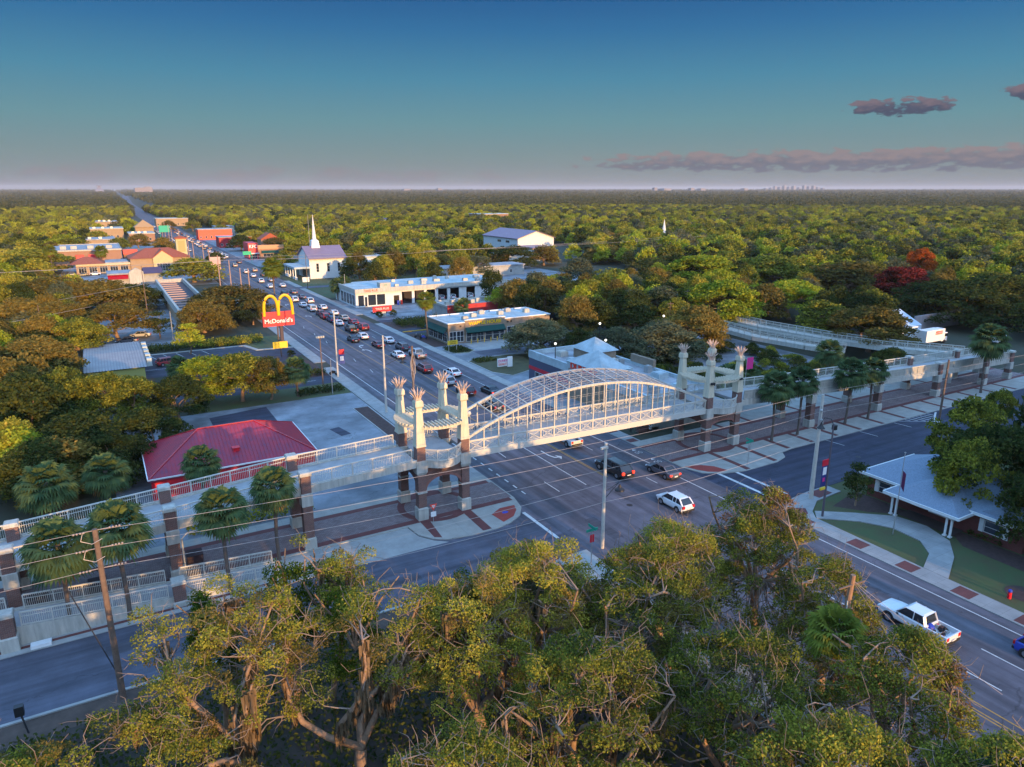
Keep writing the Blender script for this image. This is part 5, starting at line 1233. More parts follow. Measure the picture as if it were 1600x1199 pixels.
for i,(x_0,x_1,y_0,y_1,h,lb,cat) in enumerate([(-12,12,560,590,7,'grey flat shop roof beyond the long orange store','building'),(-2,22,690,720,8,'ochre block with pale roof slab at the far left of the avenue','building'),(24,42,640,668,6,'long ochre low shop near the far bend of the avenue','building'),(3,20,760,790,11,'stacked ochre motel far up the left side','building')]):
    r, B = bld('distant_shop', x_0, y_0, lb, cat); MB(B).box(x_0,x_1,y_0,y_1,0,h).build('wall', [TANW,TANW,ORW,TANW][i], r); MB(B).box(x_0-.4,x_1+.4,y_0-.4,y_1+.4,h,h+.7).build('roof', [ROOFG,CONCW,CONCW,ROOFG][i], r)
    for k in range(5): win(r,B,'s',x_0+1+k*(x_1-x_0-2)/5,x_0+2.6+k*(x_1-x_0-2)/5,1,3,y_0)
    for k in range(3): x = x_0+2+k*(x_1-x_0-5)/3; MB(B).box(x,x+1.8,y_0+4,y_0+5.6,h+.7,h+1.9).build('rooftop_unit', STEEL, r)
r, B = bld('pyramid_roof_shop', 37, 700, 'square ochre building with pyramid roof at the far left of the avenue')
MB(B).box(31,45,690,704,0,9).build('wall', TANW, r); b = MB(B); hip(b,30.2,45.8,689.2,704.8,9,15,'x',38,38.01); b.build('roof', mat('ochre_roof',(.42,.26,.12),.8), r)
# tyre shop
r, B = bld('tyre_shop', 76, 241, 'long white auto repair shop with glass corner office and dark open service bays')
b = MB(B)
bays = [(90.2,92.3,3.3),(93.3,97.2,4.4),(98.2,102,4.5),(103,106.4,4.5),(107.6,111.3,4.5),(112.5,116.2,4.5),(119.2,122.9,4.5)]
xp = 76.2
for a_,c_,hh in bays: b.box(xp,a_,241,241.4,0,5.6); b.box(a_,c_,241,241.4,hh,5.6); xp = c_
b.box(xp,136,241,241.4,0,5.6); b.box(76.2,76.6,241.4,265,0,5.6); b.box(135.6,136,241.4,265,0,5.6); b.box(76.6,135.6,264.6,265,0,5.6); b.build('wall', WHITEW, r)
MB(B).box(76.6,135.6,241.4,264.6,.0,.08).box(88,88.2,241.4,264.6,.08,5).box(88.2,135.6,250,250.2,.08,5).build('interior', mat('dark_garage_interior',(.045,.04,.05),.9), r)
MB(B).box(75.9,136.3,240.6,265.3,5.6,5.95).build('roof', ROOFB, r)
b = MB(B); b.box(75.8,136.4,240.1,240.9,5.0,6.45); b.box(75.8,76.3,240.9,265,5.0,6.45); b.build('fascia', CONCW, r)
for u0,u1 in ((77,79.2),(80.6,83.6),(83.8,87)): win(r,B,'s',u0,u1,.35,4.2,241,nv=1)
win(r,B,'s',79.4,80.4,.05,3.6,241,name='door')
for k in range(5): win(r,B,'w',242+k*3.3,244.9+k*3.3,.4,4.2,76.2,nv=2)
MB(B).box(85,89,240.3,243.5,6.45,8.1).build('sign_box', CONCW, r)
text_mesh('lettering','TIRES PLUS',1.0,ORRED,r,(81.5,240.02,5.7),base=B)
text_mesh('lettering','TP',1.0,GREEN,r,(87.0,240.25,7.2),base=B)
for k,(x,m_) in enumerate(((91.2,BLUE),(92.6,ORRED))): MB(B).box(x,x+.6,240.2,240.8,0,1.5).build('drum', m_, r)
for k in range(11):
    x, y = 92+(k*7.3)%40, 244+(k*5.1)%17; q = 1+.35*(k%3); MB(B).box(x,x+q*1.4,y,y+q,5.95,6.75+.2*(k%2)).box(x+.1,x+q*1.4-.1,y+.1,y+q-.1,6.75+.2*(k%2),6.9+.2*(k%2)).build('rooftop_unit', [STEEL,CONCW][k%2], r)
# red walled building behind the diner
r, B = bld('red_wall_building', 93, 203, 'building with long bright red parapet wall behind the diner')
MB(B).box(94,123,203,216,0,3.9).build('wall', CONC, r)
MB(B).box(93.6,123.4,202.7,203,2.1,4.6).build('red_parapet', mat('bright_red_parapet',(.42,.03,.035),.7,var=.08,vs=.5), r)
MB(B).box(93.6,123.4,216,216.3,3,4.4).box(93.6,94,203,216,3.9,4.5).box(123,123.4,203,216,3.9,4.5).build('parapet', CONCW, r)
for k in range(9): x = 95+k*3.0; MB(B).box(x,x+1.4,207+(k%3)*2,208.6+(k%3)*2,3.9,5.2).build('rooftop_unit', STEEL if k % 2 else CONCW, r)
# waffle diner
r, B = bld('diner', 78, 169, 'tan brick diner with teal awnings and yellow block lettering, right side of the avenue')
MB(B).box(78,110,169,182.5,0,5.5).build('wall', TAN, r)
b = MB(B); b.box(82.9,95.2,168.8,169,2.4,6.1); b.build('raised_front', TAN, r)
b = MB(B)
b.box(77.85,82.9,168.8,169.25,5.5,5.75); b.box(95.2,110.15,168.8,169.25,5.5,5.75); b.box(82.8,95.3,168.7,169.3,6.1,6.32); b.box(77.85,78.25,169.25,182.6,5.5,5.75); b.box(109.8,110.15,169.25,182.6,5.5,5.75); b.box(78.25,109.8,182.2,182.65,5.5,5.75); b.build('parapet_cap', WHITE, r)
MB(B).box(78.25,109.8,169.3,182.2,4.9,5.52).build('roof', ROOFB, r)
b = MB(B)
for k in range(7): x = 80+k*4.2; b.bar((x,181,5.5),(x,181,6.9),.12)
b.build('roof_vents', BLACK, r)
for k in range(4): win(r,B,'w',169.7+k*3.05,172.5+k*3.05,.5,3.3,78,nv=2,nh=1)
for u0,u1 in ((78.4,80.4),(80.5,82.6)): win(r,B,'s',u0,u1,.5,3.4,169,nv=2,nh=1)
for k,(u0,u1) in enumerate(((83.3,84.8),(84.9,86.4),(86.6,88.6),(89.0,91.2),(91.4,93.4),(93.6,95.0))): win(r,B,'s',u0,u1,.3,2.9,168.8,nv=1 if k != 2 else 2,nh=1,name='window' if k != 2 else 'door')
for k in range(4): win(r,B,'s',96+k*3.3,99+k*3.3,.5,3.3,169,nv=2,nh=1)
for k in range(6): x, y = 84+k*4.2, 172+(k*3.3)%7; MB(B).box(x,x+1.6,y,y+1.3,5.52,6.5).box(x+.2,x+1.4,y+.2,y+1.1,6.5,6.65).build('rooftop_unit', [STEEL,CONCW][k%2], r)
aw = MB(B); aw.add([(83.0,167.6,2.9),(94.9,167.6,2.9),(94.9,168.78,4.2),(83.0,168.78,4.2),(83.0,167.6,2.65),(94.9,167.6,2.65)],[(0,1,2,3),(3,2,1,0),(4,5,1,0),(0,1,5,4)]); aw.build('awning', TEAL, r)
aw = MB(B); aw.add([(76.7,169.3,3.1),(76.7,182,3.1),(77.98,182,4.4),(77.98,169.3,4.4),(76.7,169.3,2.85),(76.7,182,2.85)],[(0,3,2,1),(1,2,3,0),(4,0,1,5),(5,1,0,4)]); aw.build('awning', TEAL, r)
text_mesh('lettering','WAFFLE HOUSE',1.25,YEL,r,(89.0,168.7,5.15),base=B,depth=.06,sx=1.12,bold=.03)
for u in (81.4,95.9,97): MB(B).box(u,u+.4,168.7,168.98,4.5,4.9).build('floodlight', BLACK, r)
for k in range(6): o = MB((83.9+2*k,167.2,0)).tube([(83.9+2*k,167.2,0),(83.9+2*k,167.2,1.15)],.11,8).ball((83.9+2*k,167.2,1.15),.11,8,4).build('bollard', YEL); o.location=(83.9+2*k,167.2,0); tag(o,'yellow bollard in front of the diner windows','bollard','yellow bollards at the diner')
# corner store with two pyramid towers
r, B = bld('corner_store', 78.5, 88, 'pale blue-green roofed corner store with pyramid towers and orange-red lettering beyond the footbridge')
MB(B).box(78.5,92.5,88,128,0,5.3).build('wall', CONCW, r)
MB(B).box(78.3,78.5,111.8,128.2,3.2,4.9).build('slate_band', SLATE, r); MB(B).box(78.25,78.5,111.8,128.2,2.45,3.2).build('red_band', REDSIGN, r); MB(B).box(78.3,78.5,111.8,128.2,0,2.45).build('lower_band', SLATE, r)
for k in range(3): win(r,B,'w',113+k*4.6,116.4+k*4.6,.2,2.3,78.25,nv=2)
b = MB(B); b.box(78.2,78.7,103,128.3,4.9,6.5); b.box(92.3,92.8,88,128.3,4.9,6.0); b.box(78.7,92.3,127.9,128.3,4.9,6.3); b.box(78.2,92.8,87.7,88.1,4.6,6.0); b.box(78.2,78.7,88.1,101,4.6,6.0); b.build('parapet', ROOFB, r)
MB(B).box(78.7,92.3,88.1,127.9,5.0,5.35).build('roof', ROOFG, r)
MB(B).box(77.9,83.9,101.5,112.6,0,6.0).build('tower', TAN, r)
MB(B).box(77.7,84.1,101.3,112.8,6.0,7.4).build('tower_fascia', ROOFB, r)
b = MB(B); hip(b,77.5,84.3,101.1,113,7.4,10.2,'y',106.9,107.1); b.build('tower_roof', ROOFB, r)
b = MB(B); b.box(86,92,115.5,122.5,5,7.4); b.build('rear_tower', TAN, r); b = MB(B); hip(b,85.5,92.5,115,123,7.4,9.9,'y',118.9,119.1); b.build('rear_tower_roof', ROOFB, r)
text_mesh('lettering',"DUNKIN'",1.7,ORRED,r,(77.62,107.2,6.7),rot=(math.pi/2,0,-math.pi/2),base=B,depth=.06,bold=.04,sx=1.25)
b = MB(B); b.box(92.2,92.9,104,111,6.0,7.5); b.build('sign_board', TAN, r)
for k in range(9): x, y = 80.5+(k*3.7)%10.5, 90+k*2.6+(k%2)*1.4; 
for k,(x,y,w_,h_) in enumerate([(81,91,1.6,1.1),(86,90,2.2,1.0),(89.5,93,1.4,.8),(84,95,1.8,1.2),(88.5,98,2.4,1.0),(80.6,98,1.3,.7),(90,103,1.2,1.3),(86.4,105,1.6,1.0),(87,110,1.3,1.6),(90,111.5,1.1,1.0),(81.5,117,1.6,.9),(83,123,2,1.0)]):
    MB(B).box(x,x+w_,y,y+w_,5.35,5.35+h_).box(x+.2,x+w_-.2,y+.2,y+w_-.2,5.35+h_,5.5+h_).build('rooftop_unit', [STEEL,ROOFB,CONCW][k%3], r)
for u in (80.5,84.2):
    MB(B).box(u,u+2.9,87.55,87.68,2.1,3.9).build('poster', SIGNW, r); text_mesh('lettering','DUN' if u < 82 else 'KIN',1.1,ORRED,r,(u+1.45,87.5,3.0),base=B,depth=.03,bold=.02)
# church with steeple
r, B = bld('church', 84, 341, 'white gabled church with tall thin spire and columned portico')
b = MB(B); b.vprism([(331.5,0),(351.5,0),(351.5,9.6),(341.5,13.8),(331.5,9.6)],84,101,'x'); b.build('wall', WHITEW, r)
b = MB(B); b.add([(83.4,330.4,9.3),(101.6,330.4,9.3),(101.6,341.5,14.3),(83.4,341.5,14.3),(101.6,352.6,9.3),(83.4,352.6,9.3),(83.4,330.4,9.0),(101.6,330.4,9.0),(101.6,352.6,9.0),(83.4,352.6,9.0),(83.4,341.5,13.9)],[(0,1,2,3),(3,2,4,5),(6,7,1,0),(5,4,8,9),(6,0,3,10),(10,3,5,9)]); b.build('roof', PURPR, r)
st = MB(B); st.taper(89.6,341.5,13.4,16.6,4.0,3.2).taper(89.6,341.5,16.6,17.2,3.4,1.9); st.tube([(89.6,341.5,17.0),(89.6,341.5,28.6)],[1.0,.06],6).build('steeple', WHITE, r)
MB(B).box(76.8,84,330.8,352,4.9,5.7).build('portico_roof', ROOFB, r)
for y in (331.6,336.5,341.5,346.5,351.3): MB(B).box(77.2,77.6,y-.2,y+.2,0,4.9).build('column', WHITE, r)
win(r,B,'w',338,345,.2,3.8,84,nv=3,name='door'); MB(B).box(77.5,78,345,352,0,1.2).box(77.5,78,331,338,0,1.2).build('low_wall', WHITE, r)
for k in range(3): win(r,B,'s',87+k*5,88.3+k*5,3,7,331.5,nh=2)
o = MB((79.5,322,0)).box(78,81,321.9,322.15,0,1.9).box(77.9,81.1,321.8,322.25,1.9,2.1).build('church_sign', WHITE); o.location=(79.5,322,0); tag(o,'white slab notice board on the lawn before the church','sign')
# white hall
r, B = bld('white_hall', 227, 386, 'large white metal hall with gable roof, pale blue long side and sunlit gable end')
b = MB(B); b.vprism([(227,0),(253.6,0),(253.6,10.6),(240.3,14.6),(227,10.6)],386,431.5,'y'); b.build('wall', WHITEW, r)
b = MB(B); b.add([(226.2,385.2,10.5),(226.2,432.3,10.5),(240.3,432.3,15.0),(240.3,385.2,15.0),(254.4,385.2,10.5),(254.4,432.3,10.5),(226.2,385.2,10.2),(226.2,432.3,10.2),(254.4,385.2,10.2),(254.4,432.3,10.2),(240.3,385.2,14.7)],[(0,3,2,1),(3,4,5,2),(0,1,7,6),(4,8,9,5),(6,10,3,0),(10,8,4,3)]); b.build('roof', PURPR, r)
for u0,u1 in ((407.2,412),(396.4,401.3)):
    for z0,z1 in ((7.2,8.8),(2.3,3.4)): win(r,B,'w',u0,u1,z0,z1,227,nv=4)
# pale low blocks between
for i,(a_,c_,d_,e_,h,lb) in enumerate([(150,222,352,372,5.2,'long pale low block left of the large white hall'),(222,236,360,378,6.5,'small peach annex in front of the large white hall'),(112,128,355,372,6.5,'pale house roof peeking out right of the church trees'),(136,180,300,312,4.5,'dusky low roof among the oaks behind the tyre shop')]):
    r, B = bld('low_block', a_, d_, lb); MB(B).box(a_,c_,d_,e_,0,h).build('wall', [CONCW,mat('peach_wall',(.50,.36,.26),.85),WHITEW,CONC][i], r); MB(B).box(a_-.4,c_+.4,d_-.4,e_+.4,h,h+.5).build('roof', [ROOFG,PURPR,ROOFB,ROOFG][i], r)
    for k in range(6): win(r,B,'s',a_+1+k*(c_-a_-2)/6,a_+2.2+k*(c_-a_-2)/6,1.2,2.8,d_)
r, B = bld('red_box_restaurant', 78, 445, 'fast food restaurant with tall red box front and ochre side wall')
MB(B).box(83,98,445.5,466,0,6.6).build('wall', ORW, r); MB(B).box(77.6,83,444.6,460,0,9.4).build('red_box', REDSIGN, r); MB(B).box(82.9,98.3,445.2,445.5,5.6,8.0).build('fascia', mat('peach_fascia',(.55,.30,.16),.8), r)
text_mesh('lettering','KFC',2.6,SIGNW,r,(80.4,444.5,7.4),base=B,depth=.06,bold=.05)
win(r,B,'s',78.2,82.4,.3,3,444.6,nv=3); win(r,B,'s',86,94,1,3,445.5,nv=4); MB(B).box(77.2,83.4,443.4,444.6,3.3,3.7).build('canopy', WHITE, r)
MB(B).add([(85,443.6,3.4),(95,443.6,3.4),(95,445.2,4.8),(85,445.2,4.8)],[(0,1,2,3),(3,2,1,0)]).build('awning', TEAL, r)
for i,(a_,c_,d_,e_,h,wm_,rm_,lb) in enumerate([(92,104,480,492,9,ORW,TILE,'gabled pale orange house behind the red box restaurant'),(76,98,545,560,7,REDWALL,ROOFG,'red fronted shop beyond the red box restaurant'),(74,100,640,655,8,ORRED,ROOFG,'orange signed pale shop far up the right side'),(96,130,700,722,7,CONCW,ROOFG,'grey flat shop far up the right side'),(62,95,900,925,8,TANW,CONCW,'ochre shop by the far trees, right side'),(170,240,980,1010,8,TANW,CONCW,'long pale warehouse in the far woods at left centre'),(386,425,745,770,12,ORW,ROOFB,'orange-lit school block far beyond the white hall'),(250,285,748,765,9,WHITEW,PURPR,'pale block in the far woods left of centre')]):
    r, B = bld('roadside_building', a_, d_, lb); MB(B).box(a_,c_,d_,e_,0,h).build('wall', wm_, r)
    if i == 0: b = MB(B); b.vprism([(a_-.5,h),(c_+.5,h),((a_+c_)/2,h+4)],d_-.5,e_+.5,'y'); b.build('roof', rm_, r)
    else: MB(B).box(a_-.4,c_+.4,d_-.4,e_+.4,h,h+.6).build('roof', rm_, r)
    for k in range(6): win(r,B,'s',a_+1+k*(c_-a_-2)/6,a_+2.4+k*(c_-a_-2)/6,1.2,3,d_)
r, B = bld('brick_chapel', 366, 409, 'small brick chapel spire rising from the woods, right of centre')
MB(B).box(363,370,406,413,0,8.5).build('tower', BRICKR, r); MB(B).taper(366.5,409.5,8.5,10,7.4,3.4).tube([(366.5,409.5,9.8),(366.5,409.5,18.5)],[1.5,.1],8).build('spire', WHITE, r); MB(B).box(352,363,404,420,0,5).build('nave', BRICKR, r)
b = MB(B); hip(b,351,363,403,421,5,8,'y',409,415); b.build('roof', PURPR, r)
# brick house at right
r, B = bld('brick_house', 86, 38, 'red brick house with blue-grey hip roof, white gable porch and paired white columns')
MB(B).box(86.4,97,34,53.2,0,3.05).build('wall', BRICKR, r)
b = MB(B); hip(b,85.6,97.8,33.2,54.0,3.3,6.6,'y',39.6,47.6); rf = b.build('roof', SHING, r)
b = MB(B)
for a_,c_,d_,e_ in ((85.45,97.95,53.98,54.12),(85.45,97.95,33.05,33.2)): b.box(a_,c_,d_,e_,3.02,3.36)
b.box(85.45,85.6,33.2,54,3.02,3.36); b.build('fascia', WHITE, rf)
b = MB(B); hip(b,82.6,90,39.4,48.6,3.1,5.3,'y',43.2,44.8); pr = b.build('porch_roof', SHING, r)
b = MB(B); b.box(82.45,82.6,39.3,48.7,2.8,3.16); b.box(82.6,86,39.25,39.4,2.8,3.16); b.box(82.6,86,48.6,48.75,2.8,3.16); b.build('porch_fascia', WHITE, pr)
b = MB(B); b.add([(86.0,34.2,3.25),(86.0,39.2,3.25),(86.0,36.7,4.6),(91,36.7,4.6)],[(0,1,2),(0,2,3),(2,1,3)]); b.build('small_gable', SHING, r)
for y in (47.7,47.1,40.9,40.3):
    c_ = MB(B); c_.tube([(83.2,y,.16),(83.2,y,2.85)],.14,10); c_.box(83.0,83.4,y-.2,y+.2,.14,.3).box(83.0,83.4,y-.2,y+.2,2.7,2.86).build('column', WHITE, r)
for y0_,y1_,sh in ((50,51.6,True),(45.2,47,False),(36.2,38.3,True)):
    win(r,B,'w',y0_,y1_,1.0,2.5,86.4,nh=1,m=GLASSB)
    if sh:
        for u in (y0_-.55,y1_+.05): MB(B).box(86.3,86.4,u,u+.5,.95,2.55).build('shutter', WHITE, r)
MB(B).box(86.3,86.4,41.6,44.8,.9,2.7).build('porch_panel', WHITE, r)
# truck yard beyond the ramp
r = empty('box_truck',(190,106,0),'white rental box truck with orange-red lettering panel behind the ramp end','truck'); B=(190,106,0)
MB(B).box(185.5,193,104,106.6,1.0,4.1).box(193,194.2,104.2,106.4,3.0,4.05).build('box', WHITE, r); MB(B).box(193,195.6,104.2,106.4,.7,2.9).build('cab', WHITE, r)
MB(B).box(189.5,192.6,103.94,104,2.8,3.7).build('lettering_panel', ORRED, r); text_mesh('lettering','U-HAUL',.85,SIGNW,r,(191.05,103.92,3.25),base=B,depth=.01)
MB(B).box(194.3,195.64,104.15,106.45,1.9,2.7).build('windscreen', GLASS, r)
for x in (187,194.3):
    for y in (103.95,106.3): MB(B).tube([(x,y,.5),(x,y+.3,.5)],.5,12).build('wheel', BLACK, r)
r = empty('box_truck',(188,112,0),'second white box truck parked behind the lettered one','truck'); B=(188,112,0)
MB(B).box(184,191.5,110,112.6,1.0,4.0).build('box', WHITE, r); MB(B).box(191.5,194,110.2,112.4,.7,2.8).build('cab', WHITE, r)
for x in (185.5,192.8): MB(B).tube([(x,109.95,.5),(x,110.25,.5)],.5,12).build('wheel', BLACK, r)
o = MB((193,121,0)).vprism([(114,0),(128,0),(128,3),(121,6.5),(114,3)],186,200,'x').build('white_tent', mat('blue_white_tin',(.55,.62,.72),.5,var=.08,vs=1)); o.location=(193,121,0); tag(o,'pale blue gabled shed roof behind the golden olive oak','shed')
o = MB((212,118,0)).box(203,226,117.8,118.2,0,4.5).build('board_wall', mat('greyish_board',(.36,.32,.33),.9,var=.2,vs=.6,stretch=(3,3,.1))); o.location=(212,118,0); tag(o,'greyish board wall at the back of the truck yard','wall')
r = empty('trailer',(206,97,0),'small white open trailer parked right of the trucks','trailer'); B=(206,97,0)
MB(B).box(203.5,208,95.5,97.6,.7,1.0).box(203.5,203.6,95.5,97.6,1,2.6).box(207.9,208,95.5,97.6,1,2.6).box(203.6,207.9,95.5,95.6,1,1.9).build('body', WHITE, r)
for x in (204.6,206.8): MB(B).tube([(x,95.3,.4),(x,95.5,.4)],.4,10).build('wheel', BLACK, r)
# horizon: hotel, hospital, downtown towers
def far_at(px, d): 
    f=1110.0; dx=(px-800)/f; X=dx*d/math.cos(PITCH) if False else dx*d*1.0; Y=d; a=HEAD
    return X*math.cos(a)-Y*math.sin(a), X*math.sin(a)+Y*math.cos(a)
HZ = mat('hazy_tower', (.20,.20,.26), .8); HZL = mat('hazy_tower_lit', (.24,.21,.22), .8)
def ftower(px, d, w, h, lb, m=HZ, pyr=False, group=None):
    x, y = far_at(px, d); e = empty('distant_tower',(x,y,0),lb,'building',group); b = MB((x,y,0)); b.box(x-w/2,x+w/2,y-w/2,y+w/2,0,h*(.45 if pyr else 1))
    if pyr: b.taper(x,y,h*.45,h,w,w*.15)
    b.build('wall', m, e); c = MB((x,y,0)); c.box(x-w/3,x+w/3,y-w/3,y+w/3,h-.02,h+h*.06); c.build('roof', HZL, e)
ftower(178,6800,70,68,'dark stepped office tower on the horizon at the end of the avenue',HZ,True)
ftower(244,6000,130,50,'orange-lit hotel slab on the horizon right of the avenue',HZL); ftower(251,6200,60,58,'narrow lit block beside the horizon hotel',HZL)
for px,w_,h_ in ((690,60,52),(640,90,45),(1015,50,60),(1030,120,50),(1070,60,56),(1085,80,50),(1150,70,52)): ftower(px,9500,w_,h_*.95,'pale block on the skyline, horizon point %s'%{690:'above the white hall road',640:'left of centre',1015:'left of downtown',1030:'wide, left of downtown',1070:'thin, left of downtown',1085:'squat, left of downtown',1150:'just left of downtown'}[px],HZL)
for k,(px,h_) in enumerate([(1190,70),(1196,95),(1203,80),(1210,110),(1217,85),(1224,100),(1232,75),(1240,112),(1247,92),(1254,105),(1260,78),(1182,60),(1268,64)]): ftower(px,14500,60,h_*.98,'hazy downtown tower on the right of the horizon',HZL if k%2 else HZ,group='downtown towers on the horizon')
# ------------------------------------------------------------ vehicles
PAINT = {}
def paint(n, c, r=.3, mt=0.0): 
    m = mat('car_paint_'+n, c, r, mt, spec=.6); m.node_tree.nodes['Principled BSDF'].inputs['Coat Weight'].default_value = .6; PAINT[n] = m
for n_, c_ in dict(white=(.72,.73,.74), silver=(.42,.43,.45), black=(.012,.012,.015), grey=(.10,.10,.12), maroon=(.13,.015,.02), red=(.30,.02,.025), blue=(.012,.05,.40), skyblue=(.28,.36,.46), cream=(.5,.42,.33), navy=(.02,.03,.10)).items(): paint(n_, c_)
TYRE = mat('tyre_rubber', (.015,.015,.016), .85); RIM = mat('alloy_rim', (.40,.40,.42), .35, .7); PLATE = mat('number_plate', (.7,.7,.68), .5); HEADL = mat('headlight_lens', (.7,.72,.75), .15, spec=.8); TRIM = mat('black_trim', (.02,.02,.022), .6)
SPEC = { # length, width, belt height, roof height, cabin stations (y of: windscreen base, roof front, roof rear, rear glass base), hood z, deck z
 'sedan': (4.75,1.84,.92,1.45,(1.25,.45,-.95,-1.75),.88,.98),
 'suv':   (4.75,1.92,1.08,1.74,(1.30,.65,-1.75,-2.22),1.05,1.08),
 'hatch': (4.45,1.86,1.02,1.66,(1.30,.55,-1.45,-2.05),.98,1.02),
 'van':   (5.2,1.98,1.12,1.95,(1.75,1.0,-2.2,-2.45),1.05,1.1),
 'pickup':(5.85,2.02,1.16,1.92,(1.45,.70,-.85,-1.1),1.18,1.18)}
def loft(mb, st):
    """st: list of (y, half width, z bottom, z belt, z crown); closed body shell with tumblehome shoulders"""
    n0 = len(mb.v); vs = []; fs = []
    for (y,w,zb,zt,zc) in st:
        vs += [(-w*.86,y,zb),(-w,y,zb+.18),(-w*1.0,y,(zb+zt)/2),(-w*.97,y,zt-.06),(-w*.90,y,zt),(-w*.45,y,zc),(w*.45,y,zc),(w*.90,y,zt),(w*.97,y,zt-.06),(w,y,(zb+zt)/2),(w,y,zb+.18),(w*.86,y,zb)]
    k = 12
    for i in range(len(st)-1):
        for j in range(k): fs.append((i*k+j,(i+1)*k+j,(i+1)*k+(j+1)%k,i*k+(j+1)%k))
    fs.append(tuple(range(k))); fs.append(tuple(range((len(st)-1)*k,len(st)*k))[::-1]); mb.add(vs, fs)
def car_meshes(kind):
    L_,W,bz,rz_,cab,hz_,dz_ = SPEC[kind]; h = L_/2; w = W/2; P = {}
    b = MB(); zb = .26 if kind != 'pickup' else .42
    if kind == 'pickup':
        loft(b, [(h,w*.78,zb+.15,hz_-.34,hz_-.30),(h-.12,w*.94,zb,hz_-.10,hz_-.05),(h-.9,w,zb,hz_,hz_+.04),(cab[0],w,zb,hz_+.03,hz_+.06),(cab[3]-.02,w,zb,bz+.02,bz+.04)])
        y1 = cab[3]-.02; zf = .72
        b.box(-w*.98,w*.98,-h+.05,y1,zb,zf); b.box(-w*.99,-w*.86,-h+.05,y1,zf,bz); b.box(w*.86,w*.99,-h+.05,y1,zf,bz); b.box(-w*.86,w*.86,-h+.05,-h+.16,zf,bz-.02); b.box(-w*.86,w*.86,y1-.06,y1,zf,bz)
    else:
        tail = h-.02
        loft(b, [(h,w*.72,zb+.14,hz_-.34,hz_-.30),(h-.15,w*.90,zb,hz_-.16,hz_-.10),(h-.75,w*.99,zb,hz_-.05,hz_),(cab[0],w,zb,bz-.02,bz+.03),(0,w,zb,bz,bz+.02),(cab[3],w,zb,bz if kind != 'sedan' else dz_-.03,dz_+.01),(-h+.18,w*.94,zb+.02,dz_-.06,dz_),( -h,w*.82,zb+.14,dz_-.2,dz_-.12)])
    # roof and pillars
    rw = w*.74; y0,y1_,y2,y3 = cab; gl = MB()
    def q(y,half,z): return [(-half,y,z),(half,y,z)]
    A = q(y0,w*.86,bz-.02)+q(y1_,rw,rz_-.05)+q(y2,rw,rz_-.07)+q(y3,w*.84,(dz_ if kind == 'sedan' else bz)-.02)
    gl.add(A, [(0,2,3,1),(2,4,5,3),(4,6,7,5),(0,6,4,2),(1,3,5,7),(0,1,7,6)])
    loftr = [(-rw*1.02,y1_+.06,rz_-.055),(rw*1.02,y1_+.06,rz_-.055),(rw*1.02,y2-.06,rz_-.075),(-rw*1.02,y2-.06,rz_-.075),(-rw*.8,y1_-.12,rz_),(rw*.8,y1_-.12,rz_),(rw*.8,y2+.15,rz_-.015),(-rw*.8,y2+.15,rz_-.015)]
    b.add(loftr, [(0,1,5,4),(1,2,6,5),(2,3,7,6),(3,0,4,7),(4,5,6,7),(3,2,1,0)])
    for s in (-1,1):
        b.bar((s*w*.87,y0,bz-.02),(s*rw,y1_,rz_-.05),.09,.06); b.bar((s*w*.86,y3,bz-.02),(s*rw,y2,rz_-.07),.16 if kind != 'pickup' else .22,.07)
        ym = (y1_+y2)/2; b.bar((s*w*.885,ym,bz-.01),(s*rw*1.01,ym,rz_-.06),.09,.05)
        if kind in ('suv','van','hatch'): b.bar((s*w*.885,y2+.5,bz-.01),(s*rw*1.01,y2+.45,rz_-.06),.10,.05)
        b.box(s*w*1.0-.09+(.09 if s>0 else 0),s*w*1.0+.0+(.18 if s>0 else 0)-(.09 if s<0 else 0),y0-.45,y0-.25,bz-.02,bz+.14)
    P['body'] = (b, None); P['windows'] = (gl, GLASS)
    wr = .34 if kind in ('sedan','hatch') else (.37 if kind != 'pickup' else .42); fy = h-.92 if kind != 'pickup' else h-1.05; ry = -h+.95 if kind != 'pickup' else -h+1.25
    P['wheels'] = (wr, w, fy, ry)
    ar = MB()
    for y in (fy,ry):
        for s in (-1,1): ar.tube([(s*(w-.28),y,wr+.02),(s*(w+.008),y,wr+.02)],wr+.09,16)
    P['wheel_arches'] = (ar, TRIM)
    t = MB(); zt = dz_-.28 if kind != 'pickup' else bz-.3; yb = -h if kind != 'pickup' else -h+.05
    P['taillights'] = [(MB().box(s*w*.93-(.0 if s<0 else .30),s*w*.93+(.30 if s<0 else 0),yb-.02,yb+.14,zt-.05,zt+(.15 if kind in('sedan',) else .26)),TAIL) for s in (-1,1)]
    P['headlights'] = [(MB().box(s*w*.90-(.0 if s<0 else .34),s*w*.90+(.34 if s<0 else 0),h-.22,h+.0,hz_-.36,hz_-.20),HEADL) for s in (-1,1)]
    P['bumper'] = (MB().box(-w*.86,w*.86,yb-.07,yb+.1,zb+.05,zb+.26).box(-w*.8,w*.8,h-.1,h+.05,zb+.02,zb+.22), TRIM)
    P['plate'] = (MB().box(-.26,.26,yb-.09,yb-.065,zt-.2 if kind=='sedan' else zt-.15,zt-.05), PLATE)
    return P
CARS = {}
